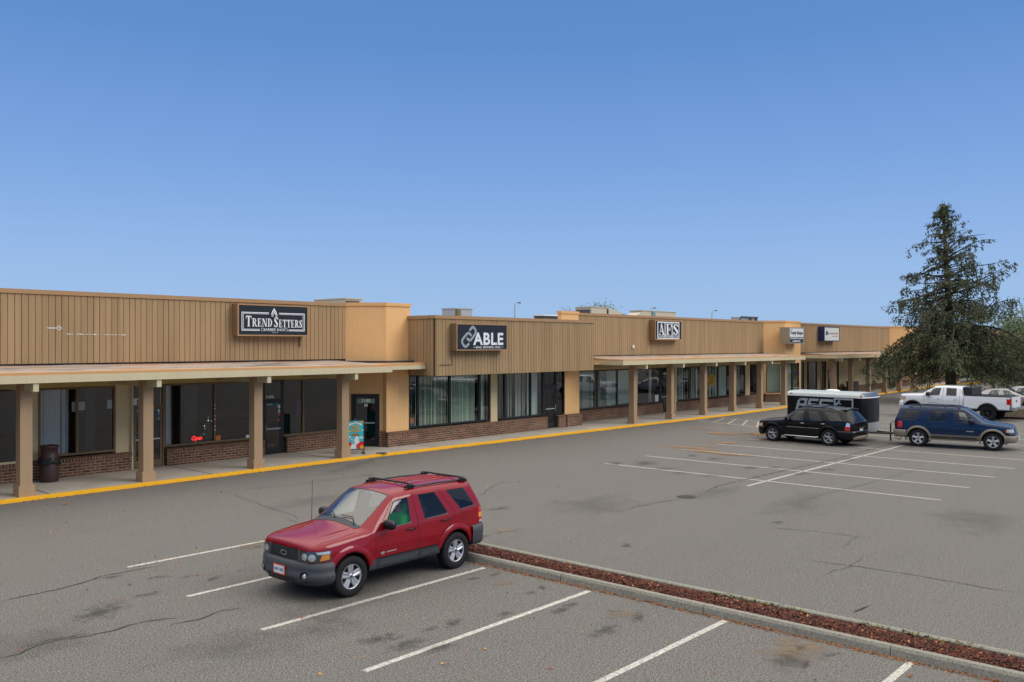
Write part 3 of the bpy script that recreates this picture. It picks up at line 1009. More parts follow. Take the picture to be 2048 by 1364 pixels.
pier(B, b(1128), b(1157) , .74, 3.5, 'peach', out=.06, back=1.2)
base_wall(B, b(1128) + .01, b(1158), .76, .22, 1.2)
mb = MB(B); mb.face([(b(818), .12, .86), (b(833), .12, .86), (b(832), .16, 1.25), (b(818), .16, 1.25)]); mb.build('poster', mat('orange_card', srgb(196, 96, 50), .6), w5)
mb = MB(B); mb.face([(b(818), .11, .86), (b(832), .11, .86), (b(830), .115, 1.0), (b(818), .115, 1.0)]); mb.build('poster', mat('blue_card', srgb(44, 70, 130), .6), w5)
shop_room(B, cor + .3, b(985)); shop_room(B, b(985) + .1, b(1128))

# ---------------- section C (fitness)
YC = 29.7
C = Matrix.Translation((0, YC, 0)); c_ = lambda x: px(x, YC)
pier(C, b(1157), T2R, 3.0, 3.85, 'soffit', back=.4)
cl = b(1157) + .02
w8 = window(C, cl, c_(1321), .78, 3.0, (c_(1195), c_(1235), c_(1306.5)), fw=.07, frame='bronze', gl='glass_green', mw=.08, skew=-.028)
vblinds(C, cl + .1, c_(1192), .82, 2.95, w8, 'blind_grey', ang=18); vblinds(C, c_(1197), c_(1233), .82, 2.95, w8, 'blind_grey', ang=18)
curtain(C, c_(1238), c_(1300), .82, 2.95, w8, 'blind_grey', amp=.012, pleat=.3, y=.9)
curtain(C, c_(1309), c_(1318), .82, 2.95, w8, 'blind_grey', y=.4)
base_wall(C, cl, c_(1322), .74)
d5 = shop_door(C, c_(1321), c_(1347), 2.2, 3.0, 'black_frame', fw=.06)
pier(C, c_(1347), c_(1351), .12, 3.0, 'cream_wall', out=.1)
w9 = window(C, c_(1351), c_(1490), .78, 3.0, (c_(1379), c_(1405), c_(1436.5), c_(1463)), fw=.07, frame='bronze', gl='glass_green', mw=.08, skew=-.028)
vblinds(C, c_(1353), c_(1376), .82, 2.95, w9, 'blind_grey', ang=20, jitter=16); vblinds(C, c_(1381), c_(1434), .82, 2.95, w9, 'curtain', ang=15, jitter=16)
curtain(C, c_(1438), c_(1460), .82, 2.95, w9, 'curtain'); vblinds(C, c_(1464), c_(1486), .82, 2.95, w9, 'curtain', ang=15, jitter=16)
base_wall(C, c_(1350), c_(1534), .72)
pier(C, c_(1490), c_(1499), .72, 3.0, 'cream_wall', out=.03)
w10 = window(C, c_(1499), xs + .05, .78, 3.0, (), fw=.07, frame='bronze', gl='glass_dark')
curtain(C, c_(1500), c_(1507), .82, 2.95, w10, 'blind_grey', y=.6)
shop_room(C, cl, c_(1349)); shop_room(C, c_(1350), c_(1494)); shop_room(C, c_(1495), c_(1545), 3)

# ---------------- tower 2 lower walls (trophy shop)
ME = frame_xy((xs + .1, 29.6), D2)


def ex(x):
    r = _ray(x, YH); o = (xs + .1, 29.6)
    return (r[1] * o[0] - r[0] * o[1]) / (r[0] * D2.y - r[1] * D2.x)


f0, f1, f2 = ex(1532.5), ex(1566), ex(1572)
pier(ME, ex(1527), f0, .7, 3.46, 'peach'); pier(ME, f1, f2, .7, 3.46, 'peach'); pier(ME, f0, f1, 3.0, 3.46, 'peach')
w11 = window(ME, f0, f1, .82, 3.02, (), fw=.05, frame='bronze', gl='glass_green')
curtain(ME, f0 + .05, f1 - .05, .82, 3.0, w11, 'blind_green', y=.9, amp=.01, pleat=.5)
MB(ME).box(f0 - .05, f1 + .05, -.14, .0, .72, .80).build('sill', 'peach', w11)
o = part(MB(ME).box(ex(1529), f2 + .05, -.12, .1, .1, .71), 'brick_base', 'brick')
MT = Matrix.Translation((0, T2c[1] + .15, 0)); t_ = lambda x: px(x, T2c[1] + .15)
w12 = window(MT, t_(1571.5), t_(1585), .2, 3.05, (), fw=.05, frame='bronze', gl='glass_green')
curtain(MT, t_(1573), t_(1583), .3, 3.0, w12, 'blind_grey', y=.5)
d6 = shop_door(MT, t_(1585), t_(1598), 2.3, 3.05, mat('navy_frame', srgb(30, 44, 70), .4), 'glass_green', fw=.06, handle='l')
pier(MT, t_(1598), t_(1601.5), .12, 3.46, 'peach', back=1.5); pier(MT, t_(1571.5), t_(1598), 3.05, 3.46, 'peach')
fl = MB(ME).box(f0 - .3, f2 + 1.0, 1.5, 1.6, .13, 3.0); part(fl, 'interior_wall', 'blind_grey')

# ---------------- section D
YD = 29.75
Dm = Matrix.Translation((0, YD, 0)); d_ = lambda x: px(x, YD)
pier(Dm, d_(1600), 118, 3.02, 3.85, 'cream_wall', back=.4)
for q0, q1 in ((1599, 1601.6), (1608, 1614), (1634, 1641), (1652, 1655.5), (1664.5, 1674), (1677.5, 1777), (1781, 1787.5)):
    pier(Dm, d_(q0), d_(q1), .12 if q0 in (1664.5, 1652) else .6, 3.02, 'cream_wall')
for q0, q1, gl in ((1601.6, 1608, 'glass_dark'), (1614, 1634, 'glass_dark'), (1641, 1652, 'glass_green')):
    w = window(Dm, d_(q0), d_(q1), .62, 3.02, (), fw=.06, frame='bronze', gl=gl)
    curtain(Dm, d_(q0) + .1, d_(q0) + (d_(q1) - d_(q0)) * .6, .65, 1.9 if q0 != 1641 else 1.7, w, 'blind_grey', y=.5, amp=.01)
base_wall(Dm, d_(1600), d_(1655), .62)
shop_door(Dm, d_(1655.5), d_(1664.5), 2.25, None, 'bronze', fw=.06)
part(MB(Dm).box(d_(1655.5), d_(1664.5), -.02, .1, 2.25, 3.02), 'wall', 'cream_wall')
window(Dm, d_(1674), d_(1677.5), .5, 3.02, (), fw=.05, frame='bronze', gl='glass_dark')
base_wall(Dm, d_(1677.5), d_(1777), .66)
shop_door(Dm, d_(1777), d_(1781), 2.35, None, 'bronze_light', fw=.05)
part(MB(Dm).box(d_(1777), d_(1781), -.02, .1, 2.35, 3.02), 'wall', 'cream_wall')
pier(Dm, d_(1787.5), 118, .1, 3.02, 'peach', out=.03); base_wall(Dm, d_(1787.5), 117, .75, .15)
shop_room(Dm, d_(1600), d_(1677.5), 4)

# wall mounted odds and ends on the siding
o = part(MB().box(px(1025, 0.01 + 28.5), px(1031, 28.5), 28.42, 28.6, 3.22, 3.4), 'wall_light', 'bronze')
part(MB().tube([(px(901, 26.86), 26.86, pz(901, 701, 26.86)), (px(905, 26.86), 26.86, pz(905, 727, 26.86))], .02, 6), 'conduit', 'panel_groove')
zc_ = pz(890, 729.5, 26.86)
part(MB().tube([(px(880, 26.86), 26.86, zc_), (px(905, 26.86), 26.86, zc_)], .018, 6), 'conduit', 'panel_groove')
part(MB().tube([(px(600, 29.86), 29.86, pz(600, 671, 29.86)), (px(600, 29.86), 29.86, pz(600, 694, 29.86))], .025, 6), 'conduit', 'panel_groove')
# peeled paint marks where an old sign hung
mb = MB(); Yp = 29.885
z1_ = pz(105, 656, Yp)
for q0, q1, h in ((94, 124, .025), (114, 122, .09), (117, 119, .16)):
    mb.face([(px(q0, Yp), Yp, z1_ - h / 2), (px(q1, Yp), Yp, z1_ - h / 2), (px(q1, Yp), Yp, z1_ + h / 2), (px(q0, Yp), Yp, z1_ + h / 2)])
rr = random.Random(5); top, bot = [], []
for x in range(134, 253, 2):
    zc_ = pz(x, 668 + (x - 134) * .016, Yp); h = rr.choice((.002, .002, .014, .024, .032))
    top.append((px(x, Yp), Yp, zc_ + h / 2)); bot.append((px(x, Yp), Yp, zc_ - h / 2))
part(MB().grid([bot, top], sm=False), 'peeled_paint', 'white_paper')
part(mb, 'peeled_paint', 'white_paper')
Yp = 29.385
mb = MB().box(px(1264, Yp), px(1267.5, Yp), Yp - .06, Yp + .01, pz(1265, 696, Yp), pz(1265, 690, Yp)); part(mb, 'junction_box', 'white_metal')
# ================================================================ SIGNS
mat('cabinet_shaded', srgb(128, 100, 70), .7, .08, 2)  # darker cap tan: the shade on the box sides is put into the colour
signface('sign_black', srgb(30, 34, 42)); signface('sign_white', srgb(226, 230, 232)); signface('sign_grey', srgb(150, 160, 164))
signface('sign_offwhite', srgb(214, 220, 214)); signface('sign_navy', srgb(40, 46, 86)); signface('sign_orange', srgb(226, 96, 52)); signface('sign_dark', srgb(44, 52, 56))
signface('sign_box_grey', srgb(150, 138, 118)); signface('sign_yellow', srgb(214, 160, 20))


class Face:
    """flat sign face: u to the right 0..1, v down 0..1, at plane y"""
    def __init__(s, x0, x1, zt, zb, y):
        s.x0, s.x1, s.zt, s.zb, s.y = x0, x1, zt, zb, y; s.W = x1 - x0; s.H = zt - zb

    def P(s, u, v, k=1):
        return (s.x0 + u * s.W, s.y - .004 * k, s.zt - v * s.H)

    def rect(s, mb, u0, v0, u1, v1, k=1):
        mb.face([s.P(u0, v1, k), s.P(u1, v1, k), s.P(u1, v0, k), s.P(u0, v0, k)])

    def text(s, mb, t, u0, u1, v0, v1, k=1, bold=.01, shear=0, spacing=1):
        add_text(mb, t, s.x0 + (u0 + u1) / 2 * s.W, s.zt - (v0 + v1) / 2 * s.H, (v1 - v0) * s.H, s.y - .004 * k, (u1 - u0) * s.W, bold, shear, spacing)

    def line(s, mb, pts, w, k=1, asp=1):
        """thick open polyline with mitred joints; pts in metres-scaled uv, w in metres"""
        Q = [Vector((s.x0 + u * s.W, s.zt - v * s.H)) for u, v in pts]
        L_, R_ = [], []
        for i, q in enumerate(Q):
            a = (Q[i] - Q[i - 1]).normalized() if i else None
            b = (Q[i + 1] - Q[i]).normalized() if i < len(Q) - 1 else None
            d = ((a or b) + (b or a)).normalized(); n = Vector((-d.y, d.x))
            na = Vector((-(a or b).y, (a or b).x)); f = w / 2 / max(.4, n.dot(na))
            L_.append((q.x + n.x * f, s.y - .004 * k, q.y + n.y * f)); R_.append((q.x - n.x * f, s.y - .004 * k, q.y - n.y * f))
        mb.grid([R_, L_], sm=False)


def rounded(pts, r=.3, n=4):
    out = [pts[0]]
    for a, b, c in zip(pts, pts[1:], pts[2:]):
        p = (b[0] + (a[0] - b[0]) * r, b[1] + (a[1] - b[1]) * r); q = (b[0] + (c[0] - b[0]) * r, b[1] + (c[1] - b[1]) * r)
        for i in range(n + 1):
            t = i / n
            out.append(((1 - t) ** 2 * p[0] + 2 * t * (1 - t) * b[0] + t * t * q[0], (1 - t) ** 2 * p[1] + 2 * t * (1 - t) * b[1] + t * t * q[1]))
    out.append(pts[-1])
    return out


SERIF = {  # rectangles and arcs in a 1-high box; ('r',x0,y0,x1,y1) ('q',4 points) ('a',cx,cy,rx,ry,a0,a1,thick_at_side,thin)
    'T': (.72, [('r', .26, 0, .46, 1), ('r', .0, .90, .72, 1), ('r', .0, .70, .06, .92), ('r', .66, .70, .72, .92), ('r', .16, 0, .56, .05)]),
    'R': (.80, [('r', .10, 0, .30, 1), ('r', 0, 0, .40, .05), ('r', 0, .95, .34, 1), ('a', .32, .74, .36, .26, -90, 90, .18, .06), ('q', .34, .48, .54, .48, .80, .0, .60, .0), ('r', .66, 0, .84, .05)]),
    'E': (.70, [('r', .10, 0, .30, 1), ('r', 0, 0, .66, .06), ('r', 0, .94, .64, 1), ('r', .28, .47, .50, .53), ('r', .46, .36, .52, .64), ('r', .60, 0, .68, .26), ('r', .58, .76, .64, 1)]),
    'N': (.86, [('r', .10, 0, .18, 1), ('r', .70, 0, .78, 1), ('q', .08, 1, .30, 1, .78, 0, .60, 0), ('r', 0, 0, .28, .05), ('r', .58, .95, .88, 1), ('r', 0, .95, .2, 1)]),
    'D': (.80, [('r', .10, 0, .30, 1), ('r', 0, 0, .34, .06), ('r', 0, .94, .34, 1), ('a', .32, .5, .46, .5, -90, 90, .20, .06)]),
    'S': (.62, [('a', .31, .73, .27, .27, 20, 180, .16, .08), ('a', .31, .73, .27, .27, 180, 240, .16, .14), ('q', .07, .64, .24, .76, .58, .34, .40, .22), ('a', .31, .27, .27, .27, -160, 0, .16, .08), ('a', .31, .27, .27, .27, 0, 50, .16, .12), ('r', .0, .02, .06, .30), ('r', .54, .72, .60, .98)]),
    'A': (.84, [('q', .30, 1, .48, 1, .80, 0, .58, 0), ('q', .36, 1, .42, 1, .16, 0, .09, 0), ('r', .20, .28, .60, .35), ('r', 0, 0, .28, .05), ('r', .50, 0, .88, .05)]),
    'F': (.68, [('r', .10, 0, .30, 1), ('r', 0, 0, .42, .05), ('r', 0, .94, .66, 1), ('r', .28, .46, .48, .53), ('r', .45, .34, .52, .66), ('r', .60, .68, .68, 1)]),
}


def serif(fc, mb, word, u0, u1, v0, v1, small=.0, k=1):
    """word in serif capitals; letters after the first are lower by `small`"""
    tot = sum((SERIF[c][0] + .10) * (1 if i == 0 or not small else 1 - small) for i, c in enumerate(word)) - .1
    x = 0; j = 0
    for i, c in enumerate(word):
        h = 1 if i == 0 or not small else 1 - small

        def T(a, b):
            return fc.P(u0 + (x + a * h) / tot * (u1 - u0), v1 - b * h * (v1 - v0), k + .06 * (j % 12))
        for it in SERIF[c][1]:
            j += 1
            if it[0] == 'r':
                _, a, b, cc, d = it; mb.face([T(a, b), T(cc, b), T(cc, d), T(a, d)])
            elif it[0] == 'q':
                q = it[1:]; mb.face([T(q[6], q[7]), T(q[4], q[5]), T(q[2], q[3]), T(q[0], q[1])])
            else:
                _, cx, cy, rx, ry, a0, a1, tk, tn = it; O, I = [], []
                for s_ in range(13):
                    t = R(a0 + (a1 - a0) * s_ / 12); w = tn + (tk - tn) * abs(math.cos(t))
                    O.append(T(cx + rx * math.cos(t), cy + ry * math.sin(t))); I.append(T(cx + (rx - w) * math.cos(t), cy + (ry - w * .9) * math.sin(t)))
                mb.grid([O, I], sm=False)
        x += (SERIF[c][0] + .10) * h


def sign_box(name, label, Yf, Yb, a, b, yt, yb, frame, face, fw=.05):
    x0, x1 = px(a, Yf), px(b, Yf); zt, zb = pz(a, yt, Yf), pz(a, yb, Yf)
    root = empty(name, ((x0 + x1) / 2, Yb, zb), label, 'sign')
    MB().box(x0 - fw, x1 + fw, Yf + .02, Yb, zb - fw, zt + fw).build('sign_cabinet', 'cabinet_shaded' if frame == 'cap' else frame, root)
    fr = MB()
    fr.box(x0 - fw, x0, Yf - .01, Yf + .019, zb - fw, zt + fw); fr.box(x1, x1 + fw, Yf - .01, Yf + .019, zb - fw, zt + fw)
    fr.box(x0, x1, Yf - .009, Yf + .018, zb - fw, zb); fr.box(x0, x1, Yf - .009, Yf + .018, zt, zt + fw)
    fr.build('sign_frame', frame, root)
    p = MB(); p.face([(x0, Yf + .01, zb), (x1, Yf + .01, zb), (x1, Yf + .01, zt), (x0, Yf + .01, zt)]); p.build('sign_panel', face, root)
    return root, Face(x0, x1, zt, zb, Yf + .01)


s1, f = sign_box('shop_sign', 'large black wall sign with white serif barber shop lettering inside a double border', 29.52, 29.9, 477.5, 614.5, 609.5, 669, 'cap', 'sign_black')
mb = MB()
serif(f, mb, 'TREND', .10, .47, .36, .72, .22); serif(f, mb, 'SETTERS', .50, .92, .38, .735, .24)
mb.build('sign_lettering', 'sign_white', s1)
mb = MB(); bt, bb = .23, .865
for o_, w_ in ((0, .010), (.022, .006)):
    l, r_, t, bo = .04 + o_, .96 - o_, bt + o_ * 2, bb - o_ * 2
    wy = w_ * f.W / f.H
    f.rect(mb, l, t, .425, t + wy); f.rect(mb, .575, t, r_, t + wy); f.rect(mb, l, bo - wy, .295, bo); f.rect(mb, .715, bo - wy, r_, bo)
    f.rect(mb, l, t + wy, l + w_, bo - wy); f.rect(mb, r_ - w_, t + wy, r_, bo - wy)
mb.build('sign_border', 'sign_white', s1)
mb = MB(); f.text(mb, 'BARBER SHOP', .35, .67, .775, .87, 1, .004); f.text(mb, 'EST. 2017', .48, .55, .905, .935, 1); mb.build('sign_lettering', 'sign_white', s1)
mb = MB()
for u, sg in ((.325, 1), (.69, -1)):
    f.line(mb, [(u + .012 * sg, .75), (u - .008 * sg, .80), (u - .008 * sg, .84), (u + .012 * sg, .885)], .035)
mb.build('laurel_mark', 'sign_grey', s1)
mb = MB()
f.line(mb, [(.465, .30), (.478, .20), (.502, .10), (.525, .20), (.54, .30)], .045)
f.line(mb, [(.515, .17), (.48, .31)], .03, 1.2); f.line(mb, [(.49, .17), (.53, .31)], .03, 1.4)
for u in (.478, .534):
    f.line(mb, [(u + .012 * math.cos(t), .335 + .028 * math.sin(t)) for t in [k * .7 for k in range(10)]], .018, 1.6)
mb.build('scissors_mark', 'sign_white', s1)

s2, f = sign_box('shop_sign', 'black bail bonds wall sign with a grey chain link mark', 26.5, 26.88, 914.5, 1013.2, 648.6, 699.2, 'cap', 'sign_black', .045)
W_, H_ = 1270., 652.
lk = lambda P: [((x - 440) / W_, (y - 236) / H_) for x, y in P]
mb = MB()
f.line(mb, rounded(lk([(745, 390), (832, 275), (925, 420), (760, 672), (675, 585)]), .35), .115)
f.line(mb, rounded(lk([(792, 528), (712, 432), (535, 668), (634, 838), (735, 730)]), .35), .115, 1.5)
mb.build('chain_mark', 'sign_grey', s2)
mb = MB(); f.text(mb, 'ABLE', .31, .93, .31, .82, 2.2, .03, spacing=1.08); f.text(mb, 'BAIL BONDS, INC.', .37, .885, .865, .97, 1, .012)
f.rect(mb, .315, .905, .355, .92); f.rect(mb, .895, .905, .93, .92)
mb.build('sign_lettering', 'sign_white', s2)

s3, f = sign_box('shop_sign', 'black and white wall sign with three boxed serif capitals above the fitness shop', 28.95, 29.4, 1311.3, 1362.3, 641.6, 678, 'cap', 'sign_black', .06)
mb = MB(); f.rect(mb, .07, .03, .93, .99); mb.build('sign_plate', 'sign_white', s3)
mb = MB()
for i in range(3): f.rect(mb, .10 + i * .278, .10, .345 + i * .278, .78, 2); f.rect(mb, .10 + i * .278, .80, .345 + i * .278, .93, 2)
mb.build('sign_plate', 'sign_black', s3)
mb = MB()
for i, ch in enumerate('AFS'): serif(f, mb, ch, .115 + i * .278, .335 + i * .278, .14, .76, 0, 3)
for i, w in enumerate(('ADVANCED', 'FITNESS', 'SOLUTIONS')): f.text(mb, w, .11 + i * .278, .335 + i * .278, .825, .905, 3, .03)
mb.build('sign_lettering', 'sign_white', s3)

Y2 = T2c[1] - .75
s4, f = sign_box('shop_sign', 'square white and black trophy shop sign at the corner of the second peach tower', Y2, T2c[1], 1579.5, 1607.2, 656, 685.5, 'sign_box_grey', 'sign_white', .06)
mb = MB(); f.rect(mb, .02, .60, .98, .99); mb.build('sign_plate', 'sign_dark', s4)
mb = MB(); f.text(mb, 'Trophy Shoppe', .04, .94, .18, .50, 2, .03)
f.line(mb, [(.10, .06), (.16, .13), (.20, .05)], .05, 2); mb.build('sign_lettering', 'sign_black', s4)
mb = MB(); f.text(mb, 'RECOGNITION AWARDS', .05, .95, .64, .75, 3, .04); f.text(mb, '& ENGRAVING', .20, .76, .82, .94, 3, .04); mb.build('sign_lettering', 'sign_white', s4)

s5, f = sign_box('shop_sign', 'white rounded light box sign with small navy square logo and grey and orange lettering', 28.85, 29.4, 1649.3, 1678.2, 654.6, 680.8, 'sign_navy', 'sign_offwhite', .07)
mb = MB(); f.rect(mb, .10, .28, .22, .58, 2); mb.build('logo_square', 'sign_navy', s5)
mb = MB(); f.text(mb, 'people', .26, .60, .36, .56, 2, .0); f.text(mb, 'A TRUEBLUE COMPANY', .52, .90, .64, .71, 2); mb.build('sign_lettering', 'sign_dark', s5)
mb = MB(); f.text(mb, 'ready', .61, .93, .36, .56, 2, .03); mb.build('sign_lettering', 'sign_orange', s5)

# ---- stickers, papers and neon on the storefronts
def decal(name, m, Y, a, b, yt, yb, parent, k=0):
    mb = MB(); y = Y - .004 * k
    mb.face([(px(a, Y), y, pz(a, yb, Y)), (px(b, Y), y, pz(a, yb, Y)), (px(b, Y), y, pz(a, yt, Y)), (px(a, Y), y, pz(a, yt, Y))])
    return mb.build(name, m, parent)


def disc(name, m, Y, a, y, r, parent, k=0):
    cx, cz = px(a, Y), pz(a, y, Y)
    mb = MB(); mb.face([(cx + r * math.cos(t), Y - .004 * k, cz + r * math.sin(t)) for t in [i * .5236 for i in range(12)]])
    return mb.build(name, m, parent)


mat('sticker_blue', srgb(30, 110, 160), .5); mat('sticker_pink', srgb(190, 60, 90), .5); mat('sticker_orange', srgb(206, 106, 44), .5); mat('sticker_green', srgb(40, 140, 70), .5)
yd = YA + .006
o = decal('paper_notice', 'sign_offwhite', YA + .02, 264.5, 290, 797, 811, d1[0])
mb = MB(); add_text(mb, 'EXIT', px(286, YA), pz(286, 804, YA), .16, YA - .002 + .012, .42, .03); mb.build('sign_lettering', 'sign_navy', d1[0])
decal('paper_notice', 'white_paper', yd, 266, 271, 820, 841, d1[1]); decal('paper_notice', 'white_paper', yd, 280, 286, 835, 860, d1[1]); decal('paper_notice', 'sticker_pink', yd, 267, 271, 824, 828, d1[1], 1)
for X, Y, m in ((312, 820, 'sticker_blue'), (317.5, 820, 'white_paper'), (318, 826, 'sign_grey'), (318, 831.5, 'sticker_blue'), (318, 837, 'sign_grey'), (276, 822, 'sign_grey')):
    disc('sticker', m, yd, X, Y, .055, d1[1])
mb = MB(); add_text(mb, '3180L', px(541, YA), pz(541, 794, YA), .12, YA + .018, .42, .03); mb.build('door_number', 'white_paper', d2[0])
for X, m in ((531.5, 'white_paper'), (536, 'sign_grey'), (541, 'sign_grey'), (545.5, 'sticker_blue')):
    disc('sticker', m, yd, X, 808, .055, d2[1])
decal('sticker', 'sticker_green', yd, 550, 559, 806, 809, d2[1])
for y0, y1, m in ((810, 816, 'white_paper'), (817, 821, 'sign_grey'), (821, 827, 'white_paper'), (828, 832, 'sticker_pink'), (838, 842, 'sticker_pink'), (824, 826, 'sticker_pink')):
    decal('sticker', m, yd, 555.5, 560, y0, y1, d2[1], 1 if y0 != 824 else 2)
disc('sticker', 'sticker_orange', YA + .035, 436.5, 875.5, .115, w3); decal('paper_notice', 'white_paper', YA + .035, 492, 506, 870, 876.5, w3)
for i in range(9): decal('sticker', 'white_paper' if i % 3 else 'sticker_pink', YA - .016, 429, 431, 802 + i * 7, 805 + i * 7, w3)
neon = MB(); add_text(neon, 'Open', px(393, YA + .15), pz(393, 877, YA + .15), .22, YA + .12, .42, .03, .3)
o = neon.build('neon_sign', emis('neon_red', (1, .02, .015, 1), 2.2)); tag(o, 'red glowing neon sign reading Open low in a dark shop window', 'neon sign')
# small lit tree of coloured lights in the window
tr_ = empty('string_lights', (px(417, YA + .5), YA + .5, .9), 'strings of tiny warm lights on a small tree behind the shop glass', 'string lights')
emis('bulb_warm', (1, .72, .3, 1), 5); emis('bulb_cool', (.2, .7, .9, 1), 1.2)
for i, (X, Y, c_1) in enumerate([(416.5, 841, 1), (409, 852, 1), (420, 852.5, 1), (419, 866, 1), (424, 870, 0), (417, 835, 0), (423, 842, 0), (410, 858, 0), (421, 860, 0), (408, 868, 0), (414, 862, 0)]):
    yy = YA + .5
    MB().lathe([(0, -.018), (.016, 0), (0, .018)], 6, 'z', (px(X, yy), yy, pz(X, Y, yy))).build('bulb', 'bulb_warm' if c_1 else 'bulb_cool', tr_)
mb = MB().lathe([(.30, 0), (.02, 1.0)], 8, 'z', (px(415.5, YA + .6), YA + .6, .9)); mb.build('tree_cone', mat('dim_green', srgb(26, 40, 32), .9), tr_)
# barber things behind the glass
bx = px(592, YA + .7)
ch = empty('barber_chair', (bx, YA + .9, .13), 'black barber chair seen through the shop window', 'chair')
MB().lathe([(.0, .0), (.28, .0), (.28, .04), (.05, .08), (.05, .5)], 16, 'z', (bx, YA + .9, .13)).build('pedestal', 'galv', ch)
MB().box(bx - .32, bx + .28, YA + .65, YA + 1.2, .6, .78).build('seat', 'black_plastic', ch)
MB().box(bx - .34, bx + .30, YA + .5, YA + .62, .80, 1.55).build('backrest', 'black_plastic', ch)
cp = curtain(A, a(601.5), a(611), 1.55, 2.2, None, mat('mauve_cloth', srgb(120, 84, 128), .9), y=.3, pleat=.07); tag(cp, 'mauve cape hanging behind the shop window', 'cape')
for (z, r) in ((0, 0),):
    o8 = MB(); xx, zz_ = px(1424, YC), pz(1424, 760, YC)
    o8.face([(xx + .58 * math.cos(t), YC + .03, zz_ + .40 * math.sin(t)) for t in [R(22.5 + 45 * i) for i in range(8)]]); oo = o8.build('window_decal', 'sign_yellow', w9)
    tx = MB()
    for i, w in enumerate(('FITNESS', 'EQUIPMENT', 'SERVICE')): add_text(tx, w, xx, zz_ + .17 - i * .17, .09, YC + .024, .7, .02, 0, 1, R(8))
    tx.build('sign_lettering', 'sign_dark', oo)
mb = MB().box(px(1333, YC), px(1337, YC), YC - .01, YC + .0, pz(1333, 771, YC), pz(1333, 762, YC)); mb.build('paper_notice', 'white_paper', d5[1])
mb = MB(); add_text(mb, '3180K', px(1330, YC), pz(1330, 747, YC), .14, YC + .018, .5, .02); mb.build('door_number', 'white_paper', d5[0])
decal('paper_notice', 'white_paper', YC + .03, 1310, 1317, 790, 803, w8)
# trophy in the angled window
tpx, tpy = px(1542, 30.6), 30.6
tp = MB().lathe([(.0, .7), (.22, .7), (.22, .85), (.1, .9), (.1, 1.1), (.3, 1.12), (.3, 1.2), (.05, 1.25), (.05, 1.5), (.2, 1.7), (.22, 1.95), (.0, 2.0)], 14, 'z', (tpx, tpy, .1))
tag(tp.build('trophy', 'chrome'), 'silver trophy cup standing in the angled shop window', 'trophy')

# ================================================================ WALKWAY THINGS
tc = gp(100, 963, .12)
bin_ = empty('trash_can', (tc[0], tc[1] + .05, .12), 'brown round lidded trash can with a black bag rim against the brick wall', 'trash can')
mat('bin_brown', srgb(66, 44, 42), .5, .12, 3)
T = (tc[0], tc[1] + .05, .12)
MB().lathe([(0, 0), (.26, 0), (.275, .03), (.285, .74), (.27, .76)], 24, 'z', T).build('can', 'bin_brown', bin_)
rows = []
for k, (r0, h) in enumerate(((.29, .74), (.315, .70), (.31, .62), (.325, .56), (.30, .55), (.291, .6))):
    rows.append([(T[0] + (r0 + .018 * math.sin(t * 7 + k)) * math.cos(t), T[1] + (r0 + .018 * math.sin(t * 7 + k)) * math.sin(t), T[2] + h + .03 * math.sin(3 * t)) for t in [6.2832 * i / 28 for i in range(28)]])
MB().grid(rows, True).build('bag', 'black_plastic', bin_)
MB().lathe([(.275, .76), (.285, .78), (.255, .80), (.25, 1.06), (.275, 1.07), (.285, 1.13), (.27, 1.15), (.22, 1.13), (.2, 1.08), (0, 1.05)], 24, 'z', T).build('lid', 'bin_brown', bin_)

# A-frame poster
pf = gp(717, 906.5, .12)
pr = empty('poster_stand', (pf[0], pf[1], .12), 'upright sidewalk poster stand with a turquoise picture of a white bust', 'sidewalk sign')
MP = frame_xy((pf[0] - .12, pf[1] + .05), (.86, -.5)); MP.translation.z = 0
PW, Z0, Z1 = .66, .30, 1.43
fr = MB(MP); fr.box(-PW / 2 - .03, -PW / 2, -.02, .03, .22, Z1 + .03); fr.box(PW / 2, PW / 2 + .03, -.02, .03, .22, Z1 + .03); fr.box(-PW / 2, PW / 2, -.019, .029, Z1, Z1 + .03); fr.box(-PW / 2, PW / 2, -.019, .029, Z0 - .03, Z0)
fr.build('frame', 'black_plastic', pr)
ft = MB(MP)
for x in (-PW / 2, PW / 2):
    ft.box(x - .02, x + .02, -.36, .36, .125, .16); ft.box(x - .015, x + .015, -.014, .025, .16, .22)
ft.build('foot', 'black_plastic', pr)
mat('poster_teal', srgb(40, 196, 206), .5); mat('poster_red', srgb(216, 30, 36), .5); mat('poster_gold', srgb(224, 168, 44), .5); mat('poster_brown', srgb(166, 110, 40), .5)
pb = MB(MP); pb.box(-PW / 2, PW / 2, -.008, .02, Z0, Z1); pn = pb.build('poster_panel', 'poster_teal', pr)


def blob(m, P, k, nm='poster_print'):
    q = MB(MP); q.face([(x * PW, -.008 - .002 * k, Z0 + y * (Z1 - Z0)) for x, y in P]); return q.build(nm, m, pn)


def ell(cx, cy, rx, ry, n=14, a0=0, a1=360):
    return [(cx + rx * math.cos(R(a0 + (a1 - a0) * i / n)), cy + ry * math.sin(R(a0 + (a1 - a0) * i / n))) for i in range(n if a1 - a0 == 360 else n + 1)]


